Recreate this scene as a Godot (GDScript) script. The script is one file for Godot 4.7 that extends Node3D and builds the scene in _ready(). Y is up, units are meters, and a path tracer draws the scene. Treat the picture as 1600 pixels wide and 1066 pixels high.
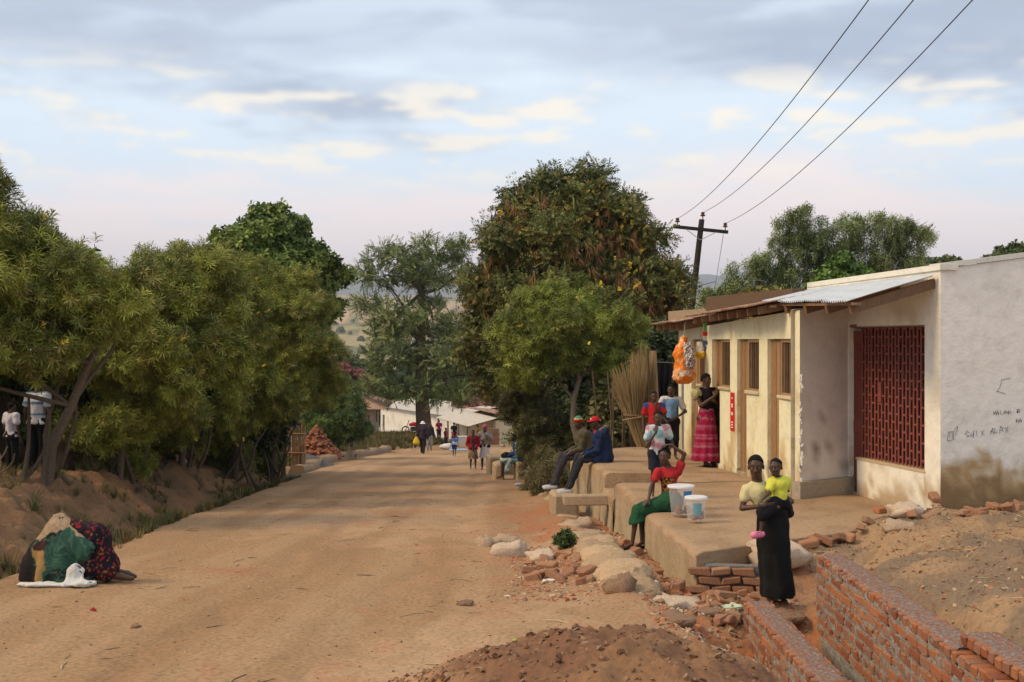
extends Node3D
# A dirt road going downhill between yellow-flowered hedges and a row of plastered shops.
# y is up, metres; the camera stands at the top of the road and looks along -z.  d = -z.

class MB:
	var v := PackedVector3Array()
	var n := PackedVector3Array()
	var c := PackedColorArray()
	var ix := PackedInt32Array()
	var col := Color(1, 1, 1)
	func vert(p: Vector3, nn: Vector3) -> int:
		v.append(p); n.append(nn); c.append(col)
		return v.size() - 1
	func quad(a: Vector3, b: Vector3, cc: Vector3, d: Vector3) -> void:   # counter-clockwise seen from outside
		var nn := (b - a).cross(cc - a)
		if nn.length_squared() < 1e-14: nn = (cc - a).cross(d - a)
		nn = nn.normalized()
		var i := v.size()
		for p in [a, b, cc, d]: vert(p, nn)
		ix.append_array(PackedInt32Array([i, i + 2, i + 1, i, i + 3, i + 2]))
	func tri(a: Vector3, b: Vector3, cc: Vector3) -> void:
		var nn := (b - a).cross(cc - a).normalized()
		var i := v.size()
		for p in [a, b, cc]: vert(p, nn)
		ix.append_array(PackedInt32Array([i, i + 2, i + 1]))
	func box(t: Transform3D, s: Vector3) -> void:
		var h := s * 0.5
		var q: Array[Vector3] = []
		for k in 8: q.append(t * Vector3(h.x if k & 1 else -h.x, h.y if k & 2 else -h.y, h.z if k & 4 else -h.z))
		for f in [[0, 2, 3, 1], [4, 5, 7, 6], [0, 4, 6, 2], [1, 3, 7, 5], [2, 6, 7, 3], [0, 1, 5, 4]]:
			quad(q[f[0]], q[f[1]], q[f[2]], q[f[3]])
	func bevel(t: Transform3D, s: Vector3, b: float, rng: RandomNumberGenerator = null, jit := 0.0) -> void:   # box with chamfered edges, corners nudged
		var h := s * 0.5
		var px := {}
		for k in 8:
			var sg := Vector3(1 if k & 1 else -1, 1 if k & 2 else -1, 1 if k & 4 else -1)
			var j := Vector3.ZERO
			if rng: j = Vector3(rng.randf_range(-jit, jit), rng.randf_range(-jit, jit), rng.randf_range(-jit, jit))
			var cc := h * sg + j
			px[k * 3] = t * (cc - Vector3(0, sg.y, sg.z) * b)
			px[k * 3 + 1] = t * (cc - Vector3(sg.x, 0, sg.z) * b)
			px[k * 3 + 2] = t * (cc - Vector3(sg.x, sg.y, 0) * b)
		var ctr: Vector3 = t.origin
		var F := [[1, 3, 7, 5, 0], [0, 4, 6, 2, 0], [2, 6, 7, 3, 1], [0, 1, 5, 4, 1], [4, 5, 7, 6, 2], [0, 2, 3, 1, 2]]
		for f in F: out4(px[f[0] * 3 + f[4]], px[f[1] * 3 + f[4]], px[f[2] * 3 + f[4]], px[f[3] * 3 + f[4]], ctr)
		for e in [[0, 1, 1, 2], [2, 3, 1, 2], [4, 5, 1, 2], [6, 7, 1, 2], [0, 2, 0, 2], [1, 3, 0, 2], [4, 6, 0, 2], [5, 7, 0, 2], [0, 4, 0, 1], [1, 5, 0, 1], [2, 6, 0, 1], [3, 7, 0, 1]]:
			out4(px[e[0] * 3 + e[2]], px[e[1] * 3 + e[2]], px[e[1] * 3 + e[3]], px[e[0] * 3 + e[3]], ctr)
		for k in 8:
			var a: Vector3 = px[k * 3]; var b2: Vector3 = px[k * 3 + 1]; var c2: Vector3 = px[k * 3 + 2]
			if (b2 - a).cross(c2 - a).dot((a + b2 + c2) / 3.0 - ctr) > 0: tri(a, b2, c2)
			else: tri(a, c2, b2)
	func out4(a: Vector3, b: Vector3, cc: Vector3, d: Vector3, ctr: Vector3) -> void:
		if (b - a).cross(cc - a).dot((a + b + cc + d) * 0.25 - ctr) > 0: quad(a, b, cc, d)
		else: quad(a, d, cc, b)
	func tube(pts: Array, rad: Array, sides := 8, caps := true) -> void:
		var m := pts.size()
		var start := v.size()
		var up := Vector3(0.31, 0.2, 0.93)
		for i in m:
			var t: Vector3 = (pts[min(i + 1, m - 1)] - pts[max(i - 1, 0)]).normalized()
			var x := up - t * up.dot(t)
			if x.length() < 0.05: x = Vector3(1, 0, 0) - t * t.x
			x = x.normalized(); up = x
			var y := t.cross(x)
			for k in sides:
				var an := TAU * k / sides
				var dd := x * cos(an) + y * sin(an)
				vert(pts[i] + dd * rad[i], dd)
		for i in m - 1:
			for k in sides:
				var a := start + i * sides + k
				var b := start + i * sides + (k + 1) % sides
				ix.append_array(PackedInt32Array([a, b + sides, b, a, a + sides, b + sides]))
		if caps:
			for e in [0, m - 1]:
				var t2: Vector3 = (pts[1] - pts[0]).normalized() * -1.0 if e == 0 else (pts[m - 1] - pts[m - 2]).normalized()
				var cc := vert(pts[e], t2)
				var s0 := v.size()
				for k in sides: vert(v[start + e * sides + k], t2)
				for k in sides:
					if e == 0: ix.append_array(PackedInt32Array([cc, s0 + k, s0 + (k + 1) % sides]))
					else: ix.append_array(PackedInt32Array([cc, s0 + (k + 1) % sides, s0 + k]))
	func lathe(prof: Array, ctr: Vector3, sides := 20, bas := Basis.IDENTITY) -> void:   # profile of (r, y) from bottom to top, outside
		var start := v.size()
		var m := prof.size()
		for i in m:
			var t: Vector2 = prof[min(i + 1, m - 1)] - prof[max(i - 1, 0)]
			var nr := Vector2(t.y, -t.x).normalized()
			for k in sides:
				var an := TAU * k / sides
				vert(ctr + bas * Vector3(cos(an) * prof[i].x, prof[i].y, sin(an) * prof[i].x), bas * Vector3(cos(an) * nr.x, nr.y, sin(an) * nr.x))
		for i in m - 1:
			for k in sides:
				var a := start + i * sides + k
				var b := start + i * sides + (k + 1) % sides
				ix.append_array(PackedInt32Array([a, b, b + sides, a, b + sides, a + sides]))
	func grid(pts: Array, rows: int, cols: int, flip := false) -> void:   # smooth sheet from rows x cols points
		var start := v.size()
		for r in rows:
			for k in cols:
				var du: Vector3 = pts[r * cols + min(k + 1, cols - 1)] - pts[r * cols + max(k - 1, 0)]
				var dv: Vector3 = pts[min(r + 1, rows - 1) * cols + k] - pts[max(r - 1, 0) * cols + k]
				var nn := du.cross(dv).normalized()
				if nn.length_squared() < 0.5:      # a pole, where a whole row meets in one point
					var other: Vector3 = pts[(rows - 1 - r) * cols + k]
					nn = (pts[r * cols + k] - other).normalized() * (-1.0 if flip else 1.0)
				vert(pts[r * cols + k], -nn if flip else nn)
		for r in rows - 1:
			for k in cols - 1:
				var a := start + r * cols + k
				if flip: ix.append_array(PackedInt32Array([a, a + 1, a + cols + 1, a, a + cols + 1, a + cols]))
				else: ix.append_array(PackedInt32Array([a, a + cols + 1, a + 1, a, a + cols, a + cols + 1]))
	func mesh() -> ArrayMesh:
		var a := []
		a.resize(Mesh.ARRAY_MAX)
		a[Mesh.ARRAY_VERTEX] = v; a[Mesh.ARRAY_NORMAL] = n; a[Mesh.ARRAY_COLOR] = c; a[Mesh.ARRAY_INDEX] = ix
		var m := ArrayMesh.new()
		if ix.size() > 0: m.add_surface_from_arrays(Mesh.PRIMITIVE_TRIANGLES, a)
		return m

var rng := RandomNumberGenerator.new()
var NZ := {}          # noises by name
var MT := {}          # materials by name
var used := {}        # names taken at top level

func lin(r: float, g: float, b: float) -> Color: return Color(r, g, b).linear_to_srgb()
func numbered(s: String) -> String:
	var k: int = used.get(s, -1) + 1
	used[s] = k
	return s if k == 0 else "%s_%03d" % [s, k]
func thing(called: String, label: String, category: String, at := Vector3.ZERO, turn := 0.0, group := "") -> Node3D:
	var o := Node3D.new(); o.name = numbered(called); add_child(o)
	o.position = at; o.rotation.y = turn
	o.set_meta("label", label); o.set_meta("category", category)
	if group: o.set_meta("group", group)
	return o
func obj(called: String, m, mat: Material, parent: Node3D, at := Transform3D.IDENTITY) -> MeshInstance3D:
	var o := MeshInstance3D.new(); o.name = called
	o.mesh = m.mesh() if m is MB else m
	o.material_override = mat; o.transform = at
	parent.add_child(o, true)
	return o
func solo(called: String, m, mat: Material, label: String, category: String, group := "", at := Transform3D.IDENTITY) -> MeshInstance3D:
	var o := MeshInstance3D.new(); o.name = numbered(called)
	o.mesh = m.mesh() if m is MB else m
	o.material_override = mat; o.transform = at
	add_child(o)
	o.set_meta("label", label); o.set_meta("category", category)
	if group: o.set_meta("group", group)
	return o
func struct(called: String, m, mat: Material) -> MeshInstance3D:
	var o := MeshInstance3D.new(); o.name = numbered(called)
	o.mesh = m.mesh() if m is MB else m
	o.material_override = mat; add_child(o)
	o.set_meta("kind", "structure"); o.set_meta("label", called.replace("_", " ") + " of the village street"); o.set_meta("category", called.split("_")[-1])
	return o
func stuff_copies(called: String, mesh: Mesh, mat: Material, xf: Array, cols: Array, parent: Node3D) -> MultiMeshInstance3D:
	var mm := MultiMesh.new()
	mm.transform_format = MultiMesh.TRANSFORM_3D; mm.use_colors = true; mm.mesh = mesh; mm.instance_count = xf.size()
	for i in xf.size():
		mm.set_instance_transform(i, xf[i]); mm.set_instance_color(i, cols[i])
	var o := MultiMeshInstance3D.new(); o.name = called; o.multimesh = mm; o.material_override = mat
	parent.add_child(o, true)
	return o
func noise(key: String, freq: float, oct := 4, kind := FastNoiseLite.TYPE_SIMPLEX_SMOOTH) -> FastNoiseLite:
	var f := FastNoiseLite.new()
	f.noise_type = kind; f.frequency = freq; f.fractal_octaves = oct; f.seed = hash(key) % 10000
	f.fractal_type = FastNoiseLite.FRACTAL_FBM if oct > 1 else FastNoiseLite.FRACTAL_NONE
	NZ[key] = f
	return f
func ramp_tex(seed_: int, freq: float, oct: int, stops: Array, size := 512) -> NoiseTexture2D:   # stops: [pos, Color srgb]
	var f := FastNoiseLite.new()
	f.noise_type = FastNoiseLite.TYPE_SIMPLEX_SMOOTH; f.frequency = freq; f.fractal_octaves = oct; f.seed = seed_; f.fractal_gain = 0.6
	var g := Gradient.new()
	g.offsets = PackedFloat32Array(stops.map(func(s): return s[0]))
	g.colors = PackedColorArray(stops.map(func(s): return s[1]))
	var t := NoiseTexture2D.new()
	t.width = size; t.height = size; t.seamless = true; t.noise = f; t.color_ramp = g; t.normalize = true
	return t
func bump_tex(seed_: int, freq: float, oct: int, strength := 4.0, size := 512) -> NoiseTexture2D:
	var f := FastNoiseLite.new()
	f.noise_type = FastNoiseLite.TYPE_SIMPLEX_SMOOTH; f.frequency = freq; f.fractal_octaves = oct; f.seed = seed_; f.fractal_gain = 0.6
	var t := NoiseTexture2D.new()
	t.width = size; t.height = size; t.seamless = true; t.noise = f; t.as_normal_map = true; t.bump_strength = strength
	return t
func grey(x: float) -> Color: return lin(x, x, x)
func mat(key: String, c: Color, rough := 0.9, vcol := false) -> StandardMaterial3D:
	if MT.has(key): return MT[key]
	var m := StandardMaterial3D.new()
	m.albedo_color = c; m.roughness = rough; m.metallic_specular = 0.3
	m.vertex_color_use_as_albedo = vcol
	MT[key] = m
	return m
func tri_mat(key: String, c: Color, rough: float, tex: Texture2D, scale: float, nrm: Texture2D = null, nscale := 1.0, vcol := false, world := true) -> StandardMaterial3D:
	var m := mat(key, c, rough, vcol)
	m.uv1_triplanar = true; m.uv1_world_triplanar = world
	m.uv1_scale = Vector3.ONE * scale
	if tex: m.albedo_texture = tex
	if nrm:
		m.normal_enabled = true; m.normal_texture = nrm; m.normal_scale = nscale
	return m
static func ss(a: float, b: float, x: float) -> float:
	var t := clampf((x - a) / (b - a), 0, 1)
	return t * t * (3 - 2 * t)
static func pw(pts: Array, x: float) -> float:   # piecewise linear through (x, y) pairs
	if x <= pts[0].x: return pts[0].y
	for i in range(1, pts.size()):
		if x <= pts[i].x: return lerpf(pts[i - 1].y, pts[i].y, (x - pts[i - 1].x) / (pts[i].x - pts[i - 1].x))
	return pts[-1].y
func rb(yaw: float, pitch := 0.0, roll := 0.0) -> Basis: return Basis.from_euler(Vector3(pitch, yaw, roll))
func V(x: float, y: float, d: float) -> Vector3: return Vector3(x, y, -d)

func _ready() -> void:
	rng.seed = 7
	view_and_light()
	make_materials()
	make_ground()
	print("ground ", Time.get_ticks_msec())
	make_shops()
	make_far_buildings()
	print("buildings ", Time.get_ticks_msec())
	make_brick_walls()
	make_roadside()
	print("roadside ", Time.get_ticks_msec())
	make_trees()
	print("trees ", Time.get_ticks_msec())
	make_people()
	print("people ", Time.get_ticks_msec())
	make_details()
	print("done ", Time.get_ticks_msec())

func view_and_light() -> void:
	var cam := Camera3D.new(); cam.name = "camera"
	cam.fov = 29.86; cam.near = 0.1; cam.far = 20000.0
	cam.position = Vector3(0, 1.6, 0)
	add_child(cam); cam.current = true
	var env := Environment.new()
	env.background_mode = Environment.BG_SKY
	env.tonemap_mode = Environment.TONE_MAPPER_LINEAR
	env.tonemap_exposure = 1.5
	env.sdfgi_enabled = true; env.ssao_enabled = true; env.ssil_enabled = true
	env.fog_enabled = true; env.fog_density = 0.00015; env.fog_light_color = Color(0.80, 0.85, 0.95)
	var sky := Sky.new(); var pm := PanoramaSkyMaterial.new()
	pm.panorama = cloudy_sky(); pm.energy_multiplier = 1.0
	sky.sky_material = pm; env.sky = sky
	var we := WorldEnvironment.new(); we.name = "world_environment"; we.environment = env; add_child(we)
	var sun := DirectionalLight3D.new(); sun.name = "sun"
	sun.light_energy = 0.6; sun.light_angular_distance = 18.0; sun.light_color = Color(1.0, 0.87, 0.68); sun.shadow_enabled = true
	add_child(sun)
	sun.look_at_from_position(Vector3(-8, 7.5, 2.0), Vector3.ZERO)

# The whole sky as one formula of direction: a deck of grey-blue cloud seen from below, thinner towards the horizon, torn where the light comes through.
func cloudy_sky() -> ImageTexture:
	var W := 2048; var H := 1024
	var deck := noise("deck", 0.55, 5); var torn := noise("torn", 1.25, 5); var wisp := noise("wisp", 2.2, 4)
	var data := PackedByteArray(); data.resize(W * H * 3); data.fill(140)
	var low := Color(0.92, 0.872, 0.858); var mid := Color(0.81, 0.862, 0.905); var high := Color(0.665, 0.712, 0.775); var dark := Color(0.60, 0.65, 0.725); var cream := Color(0.935, 0.90, 0.835); var over := Color(0.86, 0.85, 0.835)
	var rows := H / 2 + 8
	for j in rows:
		var el := (0.5 - (j + 0.5) / H) * PI
		var sy := sin(el); var cy := cos(el)
		var e := rad_to_deg(el)
		var k := 1.0 / (maxf(sy, 0.0) + 0.055)
		var step := 1 if e < 24 else (2 if e < 50 else 4)
		var i := 0
		while i < W:
			var az := ((i + 0.5) / W - 0.5) * TAU
			var px := sin(az) * cy * k; var pz := -cos(az) * cy * k
			var n1 := deck.get_noise_2d(px * 0.8, pz * 1.0)
			var n2 := torn.get_noise_2d(px * 0.95 + 31.0, pz * 1.3)
			var n3 := wisp.get_noise_2d(px * 1.3, pz * 1.8)
			var wav := e + n1 * 3.0 + n3 * 0.9
			var c := low.lerp(mid, ss(5.0, 8.0, wav))
			c = c.lerp(high, ss(9.0, 13.5, wav + n2 * 2.0))
			c = c.lerp(dark, ss(-0.05, 0.4, n1 + n3 * 0.25) * ss(8.0, 12.5, wav) * 0.75)
			c = c.lerp(mid, ss(0.05, 0.35, n2 - n1) * ss(11, 15, e) * 0.55)
			var br := 0.85 * ss(0.05, 0.48, n2 + n3 * 0.9) * ss(5.5, 8.2, e) * (1.0 - ss(10.6, 13.0, e))
			c = c.lerp(cream, br)
			c = c.lerp(over, 0.75 * ss(16, 40, e))
			var dz := (((i * 7919 + j * 104729) % 97) / 97.0 - 0.5) / 255.0
			for q in step:
				if i + q >= W: break
				var o := (j * W + i + q) * 3
				data[o] = int(clampf((c.r + dz) * 255.0, 0, 255)); data[o + 1] = int(clampf((c.g + dz) * 255.0, 0, 255)); data[o + 2] = int(clampf((c.b + dz) * 255.0, 0, 255))
			i += step
	var img := Image.create_from_data(W, H, false, Image.FORMAT_RGB8, data)
	return ImageTexture.create_from_image(img)

func make_materials() -> void:
	noise("h1", 0.35, 3); noise("h2", 2.4, 3); noise("h3", 9.0, 2); noise("p1", 0.18, 3); noise("p2", 1.1, 3); noise("far", 0.0016, 4); noise("farc", 0.03, 5); noise("ridge", 0.0006, 5)
	var soil := ramp_tex(11, 0.02, 5, [[0.0, grey(0.50)], [0.35, grey(0.76)], [0.6, grey(0.93)], [1.0, grey(1.0)]], 1024)
	var soil_n := bump_tex(12, 0.035, 5, 6.0, 1024)
	tri_mat("road", Color.WHITE, 0.95, soil, 0.8, soil_n, 0.5, true)
	tri_mat("earth", Color.WHITE, 0.97, soil, 0.8, soil_n, 1.2, true)
	mat("far", Color.WHITE, 1.0, true)
	var plas := ramp_tex(21, 0.008, 6, [[0.0, grey(0.80)], [0.3, grey(0.92)], [0.55, grey(0.98)], [1.0, grey(1.0)]], 1024)
	var plas_n := bump_tex(22, 0.03, 5, 3.0, 512)
	tri_mat("plaster", Color.WHITE, 0.9, plas, 0.5, plas_n, 0.55, true)
	tri_mat("concrete", Color.WHITE, 0.93, ramp_tex(23, 0.02, 6, [[0.0, grey(0.55)], [0.4, grey(0.82)], [1.0, grey(1.0)]], 1024), 0.6, soil_n, 0.6, true)
	tri_mat("brick", Color.WHITE, 0.95, ramp_tex(31, 0.03, 5, [[0.0, grey(0.42)], [0.45, grey(0.8)], [1.0, grey(1.0)]]), 3.0, bump_tex(32, 0.05, 4, 6.0), 1.0, true)
	tri_mat("mortar", Color.WHITE, 0.97, ramp_tex(33, 0.03, 5, [[0.0, grey(0.45)], [0.5, grey(0.8)], [1.0, grey(1.0)]]), 2.5, bump_tex(34, 0.05, 5, 8.0), 1.4, true)
	tri_mat("smeared", Color.WHITE, 0.97, ramp_tex(35, 0.02, 6, [[0.0, lin(0.30, 0.085, 0.04)], [0.40, lin(0.28, 0.10, 0.055)], [0.46, lin(0.17, 0.13, 0.11)], [0.72, lin(0.25, 0.23, 0.21)], [1.0, lin(0.34, 0.31, 0.29)]]), 2.2, bump_tex(36, 0.05, 5, 8.0), 1.2)
	tri_mat("zinc", lin(0.62, 0.66, 0.70), 0.5, ramp_tex(41, 0.01, 5, [[0.0, grey(0.72)], [0.5, grey(0.95)], [1.0, grey(1.0)]]), 0.8)
	MT["zinc"].metallic = 0.35
	tri_mat("zinc_dull", lin(0.52, 0.49, 0.44), 0.85, MT["zinc"].albedo_texture, 0.4)
	tri_mat("rust", Color.WHITE, 0.85, ramp_tex(42, 0.012, 6, [[0.0, lin(0.17, 0.075, 0.045)], [0.4, lin(0.28, 0.14, 0.09)], [0.62, lin(0.36, 0.24, 0.18)], [1.0, lin(0.55, 0.50, 0.45)]]), 0.9)
	tri_mat("wood", Color.WHITE, 0.85, ramp_tex(43, 0.02, 5, [[0.0, grey(0.5)], [0.5, grey(0.85)], [1.0, grey(1.0)]]), 2.0, null, 1.0, true)
	MT["wood"].uv1_scale = Vector3(3.0, 0.5, 3.0)
	mat("paint_red", Color.WHITE, 0.6); MT["paint_red"].albedo_color = lin(0.23, 0.066, 0.052)
	mat("dark", lin(0.015, 0.013, 0.012), 0.95)
	mat("vc", Color.WHITE, 0.9, true)
	mat("vc_soft", Color.WHITE, 0.95, true)
	tri_mat("bark", Color.WHITE, 0.95, ramp_tex(51, 0.03, 5, [[0.0, grey(0.35)], [0.5, grey(0.75)], [1.0, grey(1.0)]]), 1.5, bump_tex(52, 0.04, 5, 10.0), 1.5, true)
	MT["bark"].uv1_scale = Vector3(3.0, 0.8, 3.0)
	var lf := mat("leaf", Color.WHITE, 0.55, true)
	lf.backlight = Color(0.5, 0.5, 0.5); lf.metallic_specular = 0.35
	mat("dryleaf", Color.WHITE, 0.9, true)
	var skin := mat("skin", Color.WHITE, 0.42, true)
	skin.metallic_specular = 0.35
	tri_mat("cloth", Color.WHITE, 0.95, ramp_tex(61, 0.05, 4, [[0.0, grey(0.7)], [0.5, grey(0.92)], [1.0, grey(1.0)]]), 2.5, bump_tex(62, 0.02, 4, 5.0), 0.7, true, false)
	tri_mat("stone", Color.WHITE, 0.95, ramp_tex(71, 0.03, 5, [[0.0, grey(0.55)], [0.5, grey(0.85)], [1.0, grey(1.0)]]), 2.0, bump_tex(72, 0.04, 5, 8.0), 1.0, true)

var XL := [Vector2(-6, -5.8), Vector2(8, -5.8), Vector2(13.5, -5.4), Vector2(15.5, -5.1), Vector2(22, -5.8), Vector2(30, -6.1), Vector2(38, -6.6), Vector2(44, -7.0), Vector2(71, -7.1), Vector2(80, -5.2), Vector2(100, -4.0), Vector2(150, -3)]
var XR := [Vector2(-6, 1.3), Vector2(11, 1.2), Vector2(12, 1.08), Vector2(31, 0.78), Vector2(36, 0.6), Vector2(48, 0.8), Vector2(60, 1.2), Vector2(150, 6)]
var PROFILE := [Vector2(-40, 2.6), Vector2(180, -11.7), Vector2(350, -21), Vector2(600, -13), Vector2(1200, 14), Vector2(2200, 70), Vector2(3000, 92), Vector2(4300, 120), Vector2(7000, 315), Vector2(9500, 330)]

var c_d := -1e9; var c_y := 0.0; var c_xl := 0.0; var c_xr := 0.0; var c_bh := 0.0   # what depends on d alone, kept for the last d asked
var BANK := [Vector2(8, 0.6), Vector2(20, 0.72), Vector2(33, 0.8), Vector2(38.5, 0.30), Vector2(45, 0.16), Vector2(70, 0.2), Vector2(90, 0.5), Vector2(120, 0.2)]
func at_row(d: float) -> void:
	c_d = d; c_y = pw(PROFILE, d); c_xl = pw(XL, d); c_xr = pw(XR, d); c_bh = pw(BANK, d)
func height(x: float, d: float) -> float:
	if d != c_d: at_row(d)
	var y := c_y
	if d > 140:
		if d > 250: y += NZ.far.get_noise_2d(x, d) * 30.0 * ss(250, 1500, d) + NZ.ridge.get_noise_2d(x, d * 0.6) * 150.0 * ss(3500, 7000, d)
		return y
	var n1: float = NZ.h1.get_noise_2d(x, d)
	var n2: float = NZ.h2.get_noise_2d(x, d)
	var n3: float = NZ.h3.get_noise_2d(x, d) if d < 30 else 0.0
	var xl := c_xl; var xr := c_xr
	y += n1 * 0.05 + n2 * 0.018 + n3 * 0.006
	# wheel ruts along the road
	if d < 60: y -= 0.035 * (exp(-pow((x + 1.1 + n1 * 0.5) / 0.22, 2)) + exp(-pow((x + 2.6 + n1 * 0.5) / 0.22, 2)))
	# left: drain, then a bank
	var t := xl - x
	if t > -0.6:
		var bh := c_bh
		y += -0.16 * exp(-pow((t - 0.35) / 0.35, 2)) * (1.0 - ss(45, 50, d)) * (1.0 + 1.2 * exp(-pow((d - 40) / 2.5, 2)))
		y += bh * ss(0.35, 2.1 + n1 * 0.9, t + n2 * 0.25) + ss(0.3, 1.2, t) * (n2 * 0.05 + n3 * 0.025) * (1.0 - ss(2.5, 6.0, t))
		y += 0.35 * exp(-pow((d - 84) / 12.0, 2)) * exp(-pow((t - 3.0) / 3.5, 2))
	# right: broken ground beside the road
	var r := x - xr
	if r > -0.7:
		if d > 9 and d < 34: y += 0.10 * exp(-pow((r + 0.1) / 0.3, 2)) * ss(9.5, 12, d)
		if r > 0:
			var rough := ss(0.0, 0.5, r)
			y += rough * (n2 * 0.07 + n3 * 0.035)
			if d < 14.5:
				y += -0.10 * rough * ss(8.0, 10.5, d)
				y -= 0.42 * ss(1.35, 1.95, x) * (1.0 - ss(10.4, 11.6, d))                      # falls to the foot of the low wall
				y = lerpf(y, -1.28 + n3 * 0.03, ss(2.22, 2.32, x) * (1.0 - ss(2.7, 2.85, x)) * (1.0 - ss(11.2, 12.0, d)))  # trench between the walls
				var fill := -0.44 + 0.07 * (x - 3.05) + n1 * 0.07 + n2 * 0.05 + n3 * 0.03 + 0.20 * exp(-pow((x - 4.1 - (d - 9.5) * 0.25) / 0.75, 2)) * (1.0 - ss(10.8, 12.0, d))
				fill -= 0.25 * exp(-pow((x - 3.12) / 0.12, 2)) * (1.0 - ss(9.6, 10.6, d))
				y = lerpf(y, fill, ss(2.75, 3.0 + 1.4 * ss(11.0, 12.4, d), x))
				var e := 12.72 + (x - 1.84) * 0.79 - d        # earth banked against the broken edge of the terrace
				y = maxf(y, lerpf(y, -0.60 + n2 * 0.05 + n3 * 0.03, (1.0 - ss(0.0, 1.1, e)) * ss(2.25, 2.7, x)))
			elif d < 30:
				y = lerpf(y, minf(y, -0.9), ss(1.9, 2.2, x))
			if d > 26: y += 0.35 * ss(0.5, 2.5, r) * ss(26, 32, d) * (1.0 - ss(45, 60, d))
	# heap of dug earth
	var q := Vector2((x - 0.58) / 1.25, (d - 7.35) / 1.35).length()
	if q < 1.3: y += (0.37 + n2 * 0.08 + n3 * 0.03) * pow(maxf(0.0, 1.0 - q * q * 0.72), 1.5)
	return y

func soil_color(x: float, d: float) -> Color:
	var p1: float = NZ.p1.get_noise_2d(x, d * 0.5); var p2: float = NZ.p2.get_noise_2d(x, d * 0.6)
	if d != c_d: at_row(d)
	var xl := c_xl; var xr := c_xr
	var sand := Color(0.35, 0.215, 0.115); var pale := Color(0.44, 0.288, 0.168); var red := Color(0.38, 0.165, 0.08); var brown := Color(0.27, 0.165, 0.09)
	var c := sand.lerp(pale, ss(-0.15, 0.25, p1 + p2 * 0.4))
	var tr: float = NZ.p2.get_noise_2d(x * 1.0 + p1 * 0.3, d * 0.05)
	c = c.lerp(Color(0.27, 0.16, 0.085), ss(0.0, 0.35, tr + p1 * 0.25) * 0.45)
	c = c.lerp(Color(0.46, 0.31, 0.185), ss(0.05, 0.4, -tr) * 0.35)
	var redness := ss(0.15, 0.45, p2 + p1 * 0.5) * 0.35
	redness = maxf(redness, exp(-pow((x - xr + 0.5) / 0.8, 2)) * ss(11, 14, d) * (1.0 - ss(24, 30, d)) * ss(-0.3, 0.15, p2) * 0.9)
	c = c.lerp(red, redness * (1.0 - ss(30, 60, d) * 0.6))
	c = c.lerp(red, exp(-pow((x + 3.1) / 0.35, 2) - pow((d - 14.0) / 0.35, 2)) * 0.6)
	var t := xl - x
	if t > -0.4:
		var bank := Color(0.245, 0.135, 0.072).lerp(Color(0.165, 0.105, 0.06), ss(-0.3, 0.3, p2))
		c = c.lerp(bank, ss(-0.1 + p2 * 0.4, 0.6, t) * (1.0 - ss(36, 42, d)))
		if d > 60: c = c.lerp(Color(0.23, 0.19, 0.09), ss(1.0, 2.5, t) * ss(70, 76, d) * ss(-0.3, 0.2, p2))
	var r := x - xr
	if r > -0.2 and d < 34:
		var dug := Color(0.35, 0.20, 0.115).lerp(red, ss(-0.1, 0.4, p2))
		c = c.lerp(dug, ss(0.0, 0.4, r) * ss(7, 10, d))
		if x > 2.9 and d < 15: c = c.lerp(Color(0.36, 0.235, 0.135).lerp(Color(0.235, 0.165, 0.11), ss(-0.1, 0.25, p2 + p1 * 0.5)), ss(2.9, 3.2, x))
	var q := Vector2((x - 0.58) / 1.25, (d - 7.35) / 1.35).length()
	c = c.lerp(Color(0.20, 0.105, 0.06).lerp(Color(0.27, 0.15, 0.08), ss(-0.2, 0.4, p2)), (1.0 - ss(0.75, 1.15, q + p2 * 0.25)))
	return c

func far_color(x: float, d: float) -> Color:
	var a: float = NZ.farc.get_noise_2d(x, d); var b: float = NZ.far.get_noise_2d(x * 2.0, d * 2.0)
	var c := Color(0.40, 0.29, 0.19).lerp(Color(0.30, 0.25, 0.14), ss(-0.3, 0.3, b))
	c = c.lerp(Color(0.10, 0.12, 0.06), ss(0.02, 0.30, a + 0.25 * b) * 0.85)
	if d > 2800: c = c.lerp(Color(0.13, 0.14, 0.09), ss(2800, 4500, d))
	return c

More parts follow.
